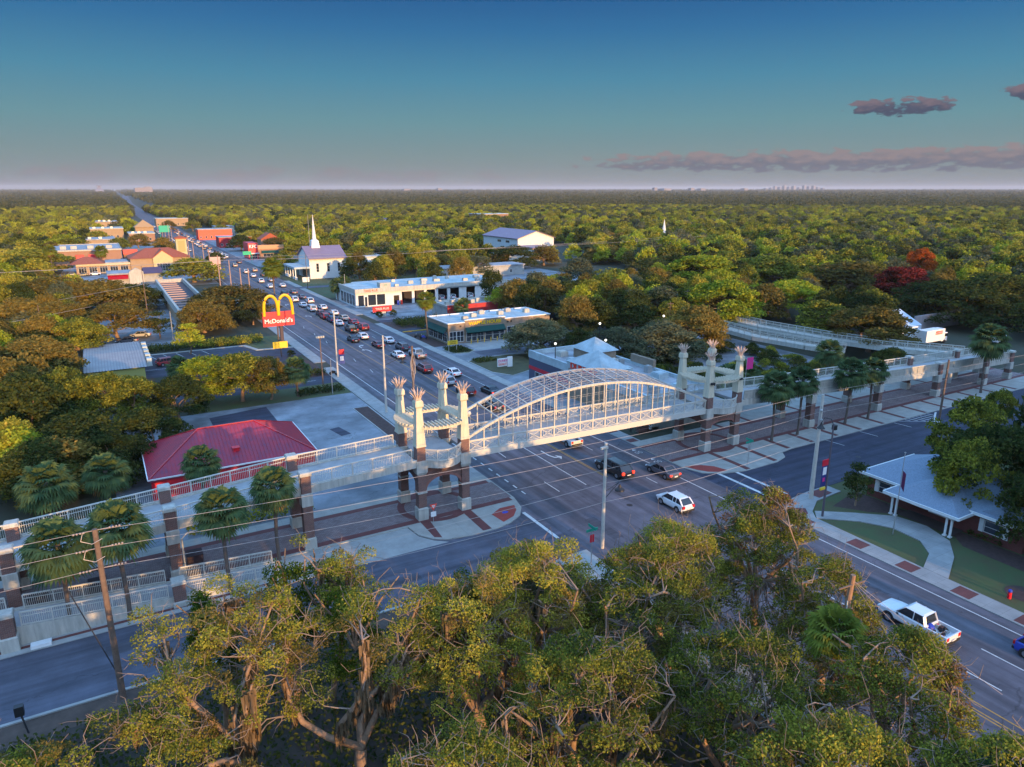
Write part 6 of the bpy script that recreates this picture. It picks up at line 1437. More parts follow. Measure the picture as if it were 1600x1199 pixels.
def proto(kind):
    if kind in CARS: return CARS[kind]
    P = car_meshes(kind); D = {}
    def mk(name, mbm, m, smooth=False, bev=0):
        o = mbm.build(name, m or PAINT['white'], smooth=smooth); me = o.data; bpy.data.objects.remove(o); return me
    D['body'] = mk('body', P['body'][0], None); D['windows'] = mk('windows', *P['windows']); D['wheel_arches'] = mk('wheel_arches', *P['wheel_arches']); D['bumper'] = mk('bumper', *P['bumper']); D['plate'] = mk('plate', *P['plate'])
    D['tl'] = [mk('taillight', *q) for q in P['taillights']]; D['hl'] = [mk('headlight', *q) for q in P['headlights']]
    wr = P['wheels'][0]; D['wheel'] = mk('wheel', MB().tube([(-.12,0,0),(-.10,0,0),(.10,0,0),(.12,0,0)],[wr*.9,wr,wr,wr*.9],18), TYRE); D['rim'] = mk('rim', MB().tube([(-.128,0,0),(.128,0,0)],wr*.62,10), RIM); D['w'] = P['wheels']
    CARS[kind] = D; return D
def car(kind, colour, x, y, label, rz=0.0, lit=False, group='vehicles queueing up the avenue', cat=None, detail=2):
    D = proto(kind); e = empty({'sedan':'sedan_car','suv':'suv_car','hatch':'hatchback_car','van':'van','pickup':'pickup_truck'}[kind], (x,y,.037), label, cat or {'sedan':'car','suv':'car','hatch':'car','van':'van','pickup':'pickup truck'}[kind], group, rz); e.scale = (1.15,)*3
    def part(n, me, m=None, par=e, loc=(0,0,0)):
        o = bpy.data.objects.new(n, me); link(o, par); o.location = loc
        if m: o.material_slots[0].link = 'OBJECT'; o.material_slots[0].material = m
        return o
    part('body', D['body'], PAINT[colour]); part('windows', D['windows']); part('wheel_arches', D['wheel_arches']); part('bumper', D['bumper'])
    for me in D['tl']: part('taillight', me, TAILON if lit else None)
    if detail:
        part('plate', D['plate'])
        for me in D['hl']: part('headlight', me)
    wr,w_,fy,ry = D['w']
    for yy in (fy,ry):
        for s in (-1,1):
            q = part('wheel', D['wheel'], loc=(s*(w_-.11),yy,wr))
            if detail > 1: part('rim', D['rim'], par=q)
    return e
G3 = 'vehicles queueing up the avenue'
car('hatch','white',61.0,63.2,'white hatchback crossing the junction in front of the footbridge',group=G3)
car('pickup','white',62.2,31.6,'white pickup truck with loaded bed at the lower right of the avenue',group=G3)
car('suv','blue',67.3,22.6,'bright blue car cut off by the right edge of the view',rz=math.pi,group=None)
car('pickup','white',62.4,90.6,'white pickup truck emerging beneath the footbridge deck',group=G3)
e = car('suv','black',61.3,76.4,'long black sport utility car with glowing brake lights just before the footbridge',lit=True,group=G3); e.scale = (1.2,1.42,1.2)
car('sedan','grey',67.0,72.3,'charcoal sedan waiting by the right kerb beside the bike lane',lit=True,group=G3)
# loaded pickup bed
r = empty('bed_load',(62.2,29.6,1.0),'blue bag, red cans and scrap heaped in the bed of the white pickup','cargo'); B=(62.2,29.6,1.0)
rr_ = random.Random(4)
MB(B).ball((61.9,30.3,1.15),.42,10,6,(1,1.1,.8)).build('bag', BLUE, r)
for k in range(14):
    x,y = 61.5+rr_.random()*1.4, 28.9+rr_.random()*1.4; s = .1+rr_.random()*.18; MB(B).taper(x,y,.78,.9+rr_.random()*.4,s*2,s*1.6,s*2,s).build(rr_.choice(['can','crate','plank']), [REDSIGN,BLACK,CONCW,MULCH,STEEL][k%5], r)
A_ = [('suv','black',61,113.0,'black car seen through the left half of the arch'),('sedan','black',65.5,122.3,'black sedan with red tail lights above the left end of the arch','lit'),('suv','maroon',61,124.4,'dark red car behind the rightmost obelisk of the left tower'),('hatch','silver',61,133.3,'silver-white car second in line behind the obelisks'),('sedan','white',65.2,139.4,'white sedan in the kerb lane beside the sign island'),('suv','maroon',61,145.6,'maroon car between two obelisks of the left tower'),('pickup','silver',65.3,159.8,'silver pickup opposite the diner sign'),('sedan','white',61,162.0,'white sedan level with the diner corner'),('suv','grey',65.2,169.6,'grey car with reddish tail passing the diner'),('sedan','maroon',60.9,175.9,'maroon sedan behind the steel lamp post'),('sedan','white',65.1,179.6,'white sedan with red tail stripe passing the diner awning'),('sedan','white',60.9,188.5,'white sedan ahead of the turn arrows'),
 ('sedan','black',57.4,186.0,'black sedan waiting in the turn lane'),('pickup','black',61.2,199.4,'black pickup with open bed in the queue'),('suv','red',65.3,201.2,'red car beside the black pickup'),('sedan','red',65.5,210.9,'red and white sedan right of the steel pole'),('sedan','white',61,211.6,'white sedan partly behind the steel pole'),('suv','navy',61.0,218.2,'navy car in the middle of the queue'),('sedan','cream',65.2,219.4,'pinkish white sedan in the kerb lane near the tyre sign'),('suv','red',60.6,224.8,'dark red car in the left lane, left of the steel pole'),('sedan','white',65.2,230.5,'white sedan in the kerb lane abreast a dark red car'),('hatch','maroon',61.1,231.4,'dark red hatchback behind a white van'),('van','white',61,242.0,'bulky white van in the left lane'),('sedan','white',65.2,243.8,'white sedan with pink tail beside the white van'),('sedan','white',60.6,252.3,'white sedan ahead of the bulky van'),('suv','white',65,260.5,'white sport car by the tyre shop drive'),('suv','white',61,266.6,'white car in the left lane level with the tyre shop lawn'),('sedan','grey',65.2,272.2,'grey sedan in the kerb lane level with the lawn'),('suv','black',61,282.6,'black car just right of the golden arches'),('sedan','grey',65.7,287.3,'grey sedan passing the end of the church lawn'),('sedan','white',66.4,309.7,'white sedan by the church driveway'),('sedan','white',61.2,309.6,'white sedan right of the tall palm'),('sedan','skyblue',66.2,331.4,'pale blue sedan in front of the church'),('hatch','white',61.5,329.4,'white hatchback left of the tall palm trunk'),('sedan','black',67.5,354.2,'black sedan level with the church portico'),
 ('hatch','cream',67.7,376.6,'cream car beyond the church, kerb lane'),('suv','white',62.7,371.5,'white car beyond the church, inner lane'),('sedan','white',62.5,352.6,'white sedan left of the black one near the church'),('suv','cream',63.1,405.6,'beige car in the crossing before the red box restaurant'),('sedan','black',68.4,424.5,'black sedan crossing by the green sign'),('suv','white',67.7,461.0,'white car before the red box restaurant'),('sedan','white',64.8,454.0,'white sedan left of the white car near the red box restaurant'),('hatch','grey',56.4,439.0,'grey car in the middle lane of the far crossing')]
for t in A_: car(t[0],t[1],t[2],t[3],t[4],lit=len(t)>5,group=G3,detail=1)
rr_ = random.Random(12); k = 0
for y in range(470,1000,13):
    for lane in (49.5,53.2,63.6,67.4):
        if rr_.random() < (.62 if lane > 60 else .25):
            ln_ = lane+(y-470)*.012; c_ = rr_.choice(['white','white','silver','black','grey','maroon','white'])
            nm = 'far-off %s car on the %s of the avenue'%({'white':'white','silver':'silver','black':'black','grey':'grey','maroon':'dark red'}[c_], 'right half' if lane > 60 else 'left half')
            car(rr_.choice(['sedan','suv','hatch']),c_,ln_,y+rr_.uniform(-3,3),nm,rz=0 if lane > 60 else math.pi,group='far-off cars on the avenue',detail=0)
# parked cars
car('hatch','red',11.2,181.5,'red hatchback parked in the small lot at left',rz=rad(-78),group=None)
car('sedan','silver',7.6,221.7,'silver sedan parked in the grey car park at left, right of the trees',rz=rad(80),group=None)
car('sedan','grey',4.0,214.5,'grey sedan half hidden in the grey car park',rz=rad(80),group=None)
car('sedan','white',79.5,226.5,'white sedan parked between round shrubs under the tyre sign',rz=rad(90),group=None)
for k,(x,c_) in enumerate(((113.9,'white'),(121.2,'white'),(109.3,'silver'))): car('suv',c_,x,243.6,['white car nosed into the fifth open service bay','white car nosed into the last open service bay','silver car inside a middle service bay'][k],group=None,detail=0)
car('pickup','black',139.5,247,'black pickup beside the right end of the tyre shop',rz=rad(90),group=None,detail=0); car('suv','white',141,238,'white car beside the right end of the tyre shop',rz=rad(90),group=None,detail=0)
for k,(x,y,c_) in enumerate([(100,118,'white'),(104,124,'grey'),(97,108,'silver'),(121,262,'white'),(112,275,'grey')]): car('sedan',c_,x,y,['white sedan behind the corner store','grey sedan behind the corner store','silver sedan at the back wall of the corner store','white sedan behind the tyre shop','grey sedan behind the tyre shop'][k],rz=rad(90),group=None,detail=0)
for k,(x,y,c_) in enumerate([(-12,400,'grey'),(-7,396,'black'),(-2,398,'white'),(8,396,'grey'),(16,392,'navy'),(4,440,'black'),(-16,438,'grey'),(22,440,'white'),(30,436,'grey'),(33,380,'black')]): car('sedan',c_,x,y,'%s car parked outside the shops, %s'%({'grey':'grey','black':'black','white':'white','navy':'navy'}[c_],['far left by the wing','left by the wing','front of the wing','before the ochre wall','before the gable','behind the wing','behind the far left wing','behind the ochre block','behind the gable','on the avenue side'][k]),rz=rad(90),group='cars parked at the left shops',detail=0)
# motorcycles
def moto(x, y, label, m, rz=0):
    e = empty('motorcycle',(x,y,.13),label,'motorcycle',None,rz); e.scale=(1.1,1.1,1.1)
    for yy in (-.7,.7): q = MB().tube([(-.06,yy,.32),(.06,yy,.32)],.32,14).build('wheel', TYRE, e)
    MB().taper(0,.05,.55,.95,.4,.25,.9,.5).box(-.06,.06,-.6,.6,.35,.55).build('body', m, e); MB().box(-.14,.14,-.75,-.05,.82,.92).build('seat', BLACK, e); MB().bar((-.4,.5,1.15),(.4,.5,1.15),.05).bar((0,.7,.32),(0,.48,1.15),.06).build('handlebar', STEEL, e)
moto(75.1,178.9,'blue motorcycle parked on the pavement corner of the diner',BLUE,rad(60)); moto(74.4,181.0,'dark motorcycle behind the blue one at the diner corner',BLACK,rad(60)); moto(42.1,152.2,'dark motorcycle standing by the left pavement below the shaggy palm',BLACK,rad(40))
# people under the right tower
def person(x, y, z, label, shirt, trousers, hgt=1.75, rz=0, seated=False):
    e = empty('person',(x,y,z),label,'person',None,rz); s = hgt/1.75
    me = bpy.data.meshes.new('body'); 
    if seated: V=[(0,0,.50),(0,.02,.75),(0,.03,1.0),(0,.03,1.18),(0,.03,1.32),(-.19,.02,1.10),(-.24,.10,.86),(-.15,.30,.72),(.19,.02,1.10),(.24,.10,.86),(.15,.30,.72),(-.1,.03,.48),(-.11,.45,.46),(-.11,.48,.08),(-.11,.6,.04),(.1,.03,.48),(.11,.45,.46),(.11,.48,.08),(.11,.6,.04)]
    else: V=[(0,0,.92),(0,.0,1.12),(0,0,1.36),(0,.01,1.48),(0,.03,1.62),(-.19,0,1.40),(-.24,.02,1.12),(-.22,.10,.86),(.19,0,1.40),(.24,.02,1.12),(.22,.10,.86),(-.1,0,.88),(-.11,.05,.48),(-.11,0,.08),(-.11,.14,.04),(.1,0,.88),(.11,-.03,.48),(.12,-.1,.08),(.12,.04,.04)]
    E_=[(0,1),(1,2),(2,3),(3,4),(2,5),(5,6),(6,7),(2,8),(8,9),(9,10),(0,11),(11,12),(12,13),(13,14),(0,15),(15,16),(16,17),(17,18)]
    R_=[.14,.13,.15,.06,.10,.07,.045,.04,.07,.045,.04,.10,.07,.045,.045,.10,.07,.045,.045]
    me.from_pydata([(a*s,b_*s,c*s) for a,b_,c in V],E_,[]); o = bpy.data.objects.new('body', me); link(o, e); me.materials.append(trousers); me.materials.append(shirt)
    sk = o.modifiers.new('skin','SKIN'); 
    for i,v in enumerate(me.skin_vertices[0].data): v.radius = (R_[i]*s,)*2; v.use_root = (i == 0)
    sb = o.modifiers.new('sub','SUBSURF'); sb.levels = 1; sb.render_levels = 1
    zt = 1.40 if seated else 1.70
    MB().ball((0,.02*s,(zt-.02)*s),.105*s,10,8,(.9,1,1.2)).build('head', mat('skin_tone',(.30,.17,.11),.6), e); MB().ball((0,-.005*s,(zt+.02)*s),.112*s,10,6,(.95,1,1.1)).build('hair', BLACK, e)
    b = MB(); b.taper(0,.0,(.55 if seated else .95)*s,(1.16 if seated else 1.44)*s,.34*s,.42*s,.24*s,.24*s); b.build('shirt', shirt, e)
person(74.4,88.6,.15,'standing person in a pink top beside the bench under the footbridge',PINK,BLACK,rz=rad(150))
person(77.6,87.4,.15,'seated person in a white shirt on the bench behind the right tower',WHITE,BLACK,rz=rad(180),seated=True)
# ------------------------------------------------------------ poles, wires, signs, street furniture
def single(name, mb, m, base, label, cat, group=None):
    o = mb.build(name, m); o.location = base; return tag(o, label, cat, group)
def pole(x, y, h, label, m=POLEC, r0=.2, r1=.13, arm=None, lamp=None, cross=False, name='utility_pole', group=None, lean=(0,0)):
    e = empty(name,(x,y,0),label,'pole' if name != 'street_lamp' else 'street lamp',group); B=(x,y,0)
    MB(B).tube([(x,y,0),(x+lean[0],y+lean[1],h)],[r0,r1],10).build('shaft', m, e)
    if arm:
        for (dx,dy,z) in arm: MB(B).tube([(x,y,z-1.2),(x+dx,y+dy,z)],.05,6).tube([(x,y,z-.3),(x+dx,y+dy,z)],.04,6).build('arm', BLACK, e)
    if lamp:
        for (dx,dy,z) in lamp:
            l = MB(B).tube([(x+dx,y+dy,z+.55),(x+dx,y+dy,z+.2),(x+dx,y+dy,z-.05),(x+dx,y+dy,z-.2)],[.08,.22,.55,.6],14).build('lamp_head', BLACK, e); MB(B).ball((x+dx,y+dy,z-.2),.3,10,6,(1,1,.4)).build('lens', SIGNW, l)
    if cross: MB(B).bar((x-1.2,y,h-.5),(x+1.2,y,h-.5),.12).bar((x-.9,y,h-1.4),(x+.9,y,h-1.4),.10).build('crossarm', POLEW, e)
    return e
G5='pale steel poles along the left kerb'
pole(42.7,120.6,14.6,'tall pale pole by the empty lot with dark bracket lamp over the avenue',lamp=[(3.6,0,9.3)],arm=[(3.5,0,10.2)],r0=.24)
pole(46.1,59.0,12.9,'pale concrete pole at the near corner of the junction with dark bracket lamp',lamp=[(3.0,1.0,6.4)],arm=[(2.8,.9,7.3)],r0=.22,r1=.17)
MB((46.1,59,0)).box(45.3,46.2,58.7,59,12.3,12.55).build('top_bracket', POLEC, bpy.data.objects['utility_pole.001'])
e = pole(78.4,55.9,14.6,'stout pale concrete pole at the corner of the blue street, equipment near its top',r0=.30,r1=.19)
b = MB((78.4,55.9,0)); b.tube([(78.0,55.6,9.8),(78.0,55.6,13.2)],.07,6).box(77.8,78.3,55.3,55.7,10.4,11.4).ball((77.9,55.5,12.6),.2).build('equipment', STEEL, e)
pole(40.4,101.0,16.6,'weathered pole draped with cables behind the left tower',m=POLEW,r0=.2,r1=.15)
rr_ = random.Random(8); b = MB((40.4,101,0))
for k in range(9):
    z0 = 15.8-rr_.random()*2; w_ = .2+rr_.random()*.25; pts = [(40.4+w_*math.sin(t*math.pi)*(1 if k%2 else -1),101-.25,z0-t*(3+rr_.random())) for t in (0,.2,.4,.6,.8,1)]; b.tube(pts,.035,4)
b.build('cable_loops', WIRE, bpy.data.objects['utility_pole.003'])
pole(42.5,150.3,14.8,'pale pole right of the bracket lamp, banner hanging beside it',r0=.2); 
e = bpy.data.objects['utility_pole.004']; B=(42.5,150.3,0); bn = MB(B).box(43.0,44.2,150.2,150.26,3.0,6.2).build('banner', mat('blue_banner',(.05,.07,.25),.7), e); MB(B).box(43.0,44.2,150.17,150.2,5.1,6.2).build('red_top', REDSIGN, bn); MB(B).box(43.2,44.0,150.165,150.2,3.7,4.7).build('white_patch', SIGNW, bn); MB(B).bar((42.5,150.3,6.3),(44.3,150.24,6.3),.06).build('arm', BLACK, e)
pole(38.0,146.0,10.2,'brown floodlight pole with clustered heads on the arches driveway',m=POLEW,r0=.14,r1=.1)
e = bpy.data.objects['utility_pole.005']; b = MB((38,146,0))
for dx in (-.7,-.25,.25,.7): b.box(38+dx-.18,38+dx+.18,145.7,146.1,10.1,10.5)
b.build('floodlights', CONCW, e)
pole(37.6,137.6,7.4,'short thin lamp post at the edge of the empty lot',m=STEEL,r0=.09,r1=.06,name='street_lamp')
# banner lamp at the brick house corner
e = pole(75.1,51.6,12.4,'dark lamp pole with red white and blue banner at the brick house corner',m=mat('bronze_pole',(.10,.085,.10),.6),r0=.15,r1=.09,name='street_lamp')
B=(75.1,51.6,0); b = MB(B); b.tube([(75.1,51.6,12.2),(75.1,52.0,12.9),(74.9,52.8,12.9),(74.7,53.0,12.2)],.05,6).tube([(74.7,53.0,12.3),(74.7,53.0,11.9),(74.7,53.0,11.5)],[.06,.2,.5],12).box(75.2,75.6,51.4,51.9,11.6,12.2).build('lamp_head', BLACK, e)
bn = MB(B).box(73.95,74.9,51.58,51.63,4.4,7.4).build('banner', mat('navy_banner',(.02,.03,.16),.7), e); MB(B).box(73.9,74.95,51.55,51.66,7.1,7.9).build('red_top', REDSIGN, bn); MB(B).box(74.1,74.75,51.55,51.58,5.9,6.9).build('white_star_field', SIGNW, bn); MB(B).box(74.2,74.6,51.55,51.58,5.0,5.5).build('pink_figure', PINK, bn); MB(B).box(74.0,74.85,51.5,51.7,3.9,4.2).build('yellow_plaque', YELSIGN, bn)
for z_ in (4.35,7.5): MB(B).bar((75.1,51.6,z_),(73.9,51.6,z_),.05).build('arm', BLACK, e)
pole(115.4,60.6,13.8,'dark lattice-topped timber pole on the far kerb of the blue street',m=POLEW,r0=.2,r1=.15)
MB((115.4,60.6,0)).tube([(115.9,60.3,10.0),(115.9,60.3,11.6)],.28,10).build('transformer', STEEL, bpy.data.objects['utility_pole.006'])
e = empty('street_lamp',(112,59.1,0),'globe lamp on a black post by the dark oak','street lamp'); B=(112,59.1,0)
MB(B).tube([(112,59.1,0),(112,59.1,3.6)],[.12,.08],8).build('post', BLACK, e); MB(B).tube([(112,59.1,3.6),(112,59.1,3.9)],[.2,.28],10).build('collar', BLACK, e); MB(B).ball((112,59.1,4.35),.5,12,8).build('globe', SIGNW, e)
# timber pole at left with insulators and guy
e = pole(-2.9,58.4,15.1,'weathered timber pole with three wires and insulators by the left side street',m=POLEW,r0=.27,r1=.19)
B=(-2.9,58.4,0); WZ=[15.0,13.5,11.8]
for z_ in WZ:
    b = MB(B)
    for k in range(4): b.ball((-4.3+k*.22,58.4,z_-.04),.09,6,4); b.ball((-1.9+k*.22,58.4,z_+.0),.09,6,4)
    b.bar((-3.6,58.4,z_),(-1.9,58.4,z_),.05)
    b.build('insulator_string', mat('grey_insulator',(.30,.24,.22),.5), e)
b = MB(B)
for z_ in WZ[:2]: b.tube([(-3.7,58.4,z_),(-3.9,58.2,z_-.6),(-3.2,58.1,z_-.95),(-2.5,58.2,z_-.7)],.03,5)
b.build('jumper_loops', WIRE, e)
MB(B).tube([(-2.9,58.4,2.0),(-5.6,61.2,9.5)],.05,5).build('guy_wire', BLACK, e)
def wire(pts, label, sag=.5, r=.018, n=14, m=WIRE, group='power lines over the side street'):
    b = MB(pts[0])
    for a_, c_ in zip(pts, pts[1:]):
        b.tube([(a_[0]+(c_[0]-a_[0])*i/n, a_[1]+(c_[1]-a_[1])*i/n, a_[2]+(c_[2]-a_[2])*i/n-sag*4*(i/n)*(1-i/n)) for i in range(n+1)], r, 4)
    single('power_line', b, m, pts[0], label, 'wire', group)
wire([(-90,61.5,16.5),(-2.9,58.4,15.0),(78.2,56.6,14.6),(240,58,13.5)],'uppermost pinkish power line across the junction',.9)
wire([(-90,61.5,15),(-2.9,58.4,13.5),(78.2,56.5,13.2),(240,58,12)],'second power line from the top across the junction',1.0)
wire([(-90,61.5,13.3),(-2.9,58.4,11.8),(78.2,56.4,12.0),(240,58,11)],'third power line from the top across the junction',1.3)
wire([(-2.9,58.4,9.2),(46.1,58.8,8.2),(78.2,56.4,9.6)],'thin slack cable below the three power lines',.6,.022)
wire([(-2.9,58.4,7.6),(46.1,58.8,5.9),(78.2,56.4,8.4)],'lowest thin slack cable across the junction',.7,.022)
for k,(y0_,y1_,x_) in enumerate(((306,308,0),(318,320,1))):
    wire([(-160,300+12*k,13-k),(43.6,306+12*k,12.6-k),(150,312+12*k,12-k),(330,330+12*k,12)],'long thin line crossing the avenue beside the church, %s'%('nearer' if k == 0 else 'farther'),.8,.045,group=None)
wire([(44.6,324,12.3),(230,330,11.2)],'thin line running from the kerb pole towards the white hall',.9,.045,group=None)
wire([(-110,150,10),(26,262,12),],'thin line over the left woods',1.2,.035,group=None); wire([(-110,140,9),(-3,214,10.5)],'lower thin line over the left woods',1.0,.035,group=None)
# leaning timber pole with transformer among the foreground oaks
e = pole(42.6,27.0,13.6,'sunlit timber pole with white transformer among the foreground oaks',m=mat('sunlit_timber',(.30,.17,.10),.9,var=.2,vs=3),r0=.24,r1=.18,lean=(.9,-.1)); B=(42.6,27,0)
MB(B).tube([(42.3,26.4,8.6),(42.3,26.4,10.6)],.4,12).ball((42.3,26.4,10.6),.4,12,6,(1,1,.4)).tube([(42.5,26.4,10.8),(42.6,26.5,12.0)],.06,6).build('transformer', mat('pale_transformer',(.42,.40,.36),.5), e)
MB(B).bar((42.0,26.9,12.9),(44.6,26.7,12.9),.1).build('crossarm', POLEW, e)
for k,(dx,dy) in enumerate(((2.4,4),(2.9,1.5),(3.6,-1))): wire([(43.5,26.9,13.2),(43.5+dx*2.4,26.9-6+dy,5.0)],'guy wire slanting down from the sunlit timber pole, %s'%['left','middle','right'][k],.1,.014,group=None)
# far kerb poles
G4 = 'wooden poles far up the left kerb'
for k,(x,y,h) in enumerate([(43.9,324.5,13.3),(44.6,300,13),(45,279,12),(48.2,281,11.5),(45.2,360,13),(46.6,392,13),(46.2,430,13),(48,470,14),(47,505,13),(50,540,14),(49,580,13),(50.5,620,14),(51.5,665,14),(52,700,14),(53,760,14)]):
    pole(x,y,h,'rosy wooden pole in the row up the left kerb, %s'%['first, beside the road bend','second of the row','third of the row','shortest, nearest pair','fifth up the row','sixth up the row','seventh up the row','eighth up the row','ninth up the row','tenth up the row','eleventh up the row','twelfth up the row','thirteenth up the row','fourteenth up the row','last of the row'][k],m=mat('rosy_pole',(.40,.26,.20),.9,var=.15,vs=2),r0=.24,r1=.17,group=G4,cross=k>3)
for x,y,h,lb in ((60.7,300,14,'pole standing on the church side among the palms'),(110,430,26,'very tall slim flag mast beyond the church'),(79,262,9.5,'slim white pole at the tyre shop lawn'),(74.6,300,14,'pole in front of the church portico'),(140,152,9,'stepped pole in the woods, left one'),(152,158,11,'stepped pole in the woods, right one'),(133,182,10,'stepped pole among shaded trees'),(12,262,16,'thin pole in the grey car park'),(14.2,199,10,'grey lamp pole by the thin dark tree'),(-14,205,13,'wooden pole in the left woods')): pole(x,y,h,lb,m=STEEL if x in (79,14.2,110) else POLEW,r0=.16,r1=.09,cross='stepped' in lb)
for x,y,h,lb in ((80.9,121.9,8.6,'lamp post with glowing globe beside the slate wall of the corner store'),(96,112,6,'glowing wall lamp at the back of the corner store'),(93.4,121,8.2,'glowing lamp beside the rear pyramid roof'),(100,132,9.5,'lamp post with white glow in front of the grey-green trees'),(116,128,10.5,'black lamp post glowing above the right tower pergola')):
    e = empty('street_lamp',(x,y,0),lb,'street lamp'); B=(x,y,0); MB(B).tube([(x,y,0),(x,y,h)],.09,6).build('post', BLACK, e); MB(B).ball((x,y,h+.15),.26,8,6).build('globe', LAMPG, e)
# golden arches sign
e = empty('arches_sign',(38.4,186.7,0),'red roadside sign with large golden double arch and white lettering','sign'); B=(38.4,186.7,0)
MB(B).tube([(38.9,187.0,0),(38.9,187.0,9)],[.5,.45],10).build('post', mat('brown_post',(.10,.07,.07),.8), e)
MB(B).box(34.4,42.3,186.4,187.4,6.0,9.7).build('panel', REDSIGN, e)
b = MB(B)
for s,cx in ((-1,36.6),(1,40.2)):
    pts = []
    for i in range(17):
        t = i/16; a_ = math.pi*(1-t); pts.append((cx+1.75*math.cos(a_)*(1.0), 186.25, 9.2+4.7*(math.sin(a_)**.62)))
    b.tube([(cx-1.80,186.25,8.8)]+pts+[(cx+1.80,186.25,8.8)], .36, 8)
b.build('arches', YEL, e)
text_mesh('lettering',"McDonald's",1.5,SIGNW,e,(38.3,186.3,7.35),base=B,depth=.06,bold=.03)
e = empty('yellow_sign',(36.2,177,0),'small yellow panel sign on a dark post by the arches driveway','sign'); B=(36.2,177,0)
MB(B).tube([(36.3,177.1,0),(36.3,177.1,2.4)],.14,8).build('post', BLACK, e); MB(B).box(34.5,38,176.9,177.3,2.2,3.8).build('frame', YEL, e); MB(B).box(34.65,37.85,176.86,176.9,2.35,3.65).build('panel', YELSIGN, e)
# other signs
e = empty('shop_sign',(77.5,219,0),'red board sign with white lettering among shrubs before the tyre shop','sign'); B=(77.5,219,0)
MB(B).box(77,79,218.8,219.2,0,1.7).build('base', CONCW, e); MB(B).box(74.6,81,218.85,219.15,1.7,3.5).build('panel', REDSIGN, e); text_mesh('lettering','TIRES PLUS',.95,SIGNW,e,(77.8,218.8,2.65),base=B,depth=.02)
for k,(x,y) in enumerate(((76.2,217.5),(81.4,218.6))): tree('round',x,y,2.3,1.5,LEAF_DARK,'round clipped dark shrub %s the red board sign'%('left of','right of')[k],name='round_shrub')
e = empty('diner_sign',(75.3,160.6,0),'small yellow sign on two legs on the grass island before the diner','sign'); B=(75.3,160.6,0)
MB(B).bar((74.2,160.6,0),(74.2,160.6,2.0),.12).bar((76.4,160.6,0),(76.4,160.6,2.0),.12).build('legs', CONCW, e); MB(B).box(73.9,76.7,160.5,160.7,1.9,3.0).build('panel', YELSIGN, e); text_mesh('lettering','WAFFLE',.5,BLACK,e,(75.3,160.46,2.68),base=B,depth=.01); text_mesh('lettering','HOUSE',.5,BLACK,e,(75.3,160.46,2.2),base=B,depth=.01)
e = empty('store_sign',(78.5,139.5,0),'white board sign with pink and orange lettering on the dry grass island','sign'); B=(78.5,139.5,0)
MB(B).box(76.7,80.2,139.4,139.7,.45,2.3).build('panel', SIGNW, e); MB(B).box(79.2,80.5,139.2,139.4,.2,2.6).build('cup_panel', SIGNW, e); text_mesh('lettering','DUNKIN',.85,PINK,e,(78.2,139.36,1.75),base=B,depth=.02,sx=.85); text_mesh('lettering','DONUTS',.7,ORRED,e,(78.1,139.36,.95),base=B,depth=.02,sx=.85)
e = empty('yield_sign',(31.7,74.3,0),'red and white triangular yield sign before the left tower pier','sign'); B=(31.7,74.3,0)
MB(B).tube([(31.7,74.3,0),(31.7,74.3,2.4)],.04,6).build('post', STEEL, e); tr_ = MB(B).vprism([(31.2,2.75),(32.2,2.75),(31.7,1.9)],74.2,74.24,'y').build('triangle', ORRED, e); MB(B).vprism([(31.45,2.62),(31.95,2.62),(31.7,2.2)],74.18,74.2,'y').build('white_centre', SIGNW, tr_); MB(B).box(31.35,32.05,74.2,74.24,1.1,1.75).build('plate', SIGNW, e); text_mesh('lettering','YIELD',.13,ORRED,e,(31.7,74.17,2.5),base=B,depth=.005)
def street_sign(x, y, h, lb, stop=False):
    e = empty('street_name_sign',(x,y,.13),lb,'sign'); B=(x,y,.13); MB(B).tube([(x,y,.13),(x,y,h)],.06,6).build('post', STEEL, e)
    MB(B).box(x-.75,x+.75,y-.02,y+.02,h,h+.32).build('blade', GREEN, e); MB(B).box(x-.02,x+.02,y-.7,y+.7,h+.34,h+.66).build('blade', GREEN, e)
    MB(B).box(x-.28,x+.28,y-.05,y-.025,h-1.3,h-.4).build('back_plate', STEEL if not stop else REDSIGN, e)
street_sign(80.4,68.6,3.6,'green street name blades on a post at the right plaza corner'); street_sign(42.6,56.4,4.2,'teal street name blades above a red disc poking out of the oaks',True)
e = empty('banner_flag',(101,88.5,0),'magenta feather banner behind the ramp by the round palms','flag'); B=(101,88.5,0); MB(B).tube([(101,88.5,0),(101,88.5,10.2)],.05,6).build('pole', STEEL, e); MB(B).box(101.05,102.7,88.48,88.53,7.9,10.1).build('flag', PINK, e)
e = empty('flagpole',(78.4,44.3,0),'slim flagpole with limp striped flag before the brick house','flagpole'); B=(78.4,44.3,0)
MB(B).tube([(78.4,44.3,0),(78.4,44.3,10.4)],[.07,.04],6).ball((78.4,44.3,10.45),.1,6,4).build('pole', STEEL, e); f = MB(B)
for k in range(6): f.add([(78.45+.05*(k%2),44.25-.07*k,8.2-.05*k),(78.45+.05*((k+1)%2),44.25-.07*(k+1),8.2-.05*(k+1)),(78.45+.05*((k+1)%2),44.25-.07*(k+1),6.2-.1*(k+1)),(78.45+.05*(k%2),44.25-.07*k,6.2-.1*k)],[(0,1,2,3),(3,2,1,0)])
f.build('flag', mat('striped_flag',(.30,.05,.07),.8,var=.6,vs=6,col2=(.05,.05,.22),stretch=(.2,.2,3)), e)
e = empty('fire_hydrant',(75.5,30.0,0),'red fire hydrant with blue cap on the lawn','hydrant'); B=(75.5,30,0); MB(B).tube([(75.5,30,0),(75.5,30,.75)],[.2,.17],10).tube([(75.25,30,.5),(75.75,30,.5)],.08,8).build('barrel', REDSIGN, e); MB(B).ball((75.5,30,.82),.2,10,6).build('cap', BLUE, e)
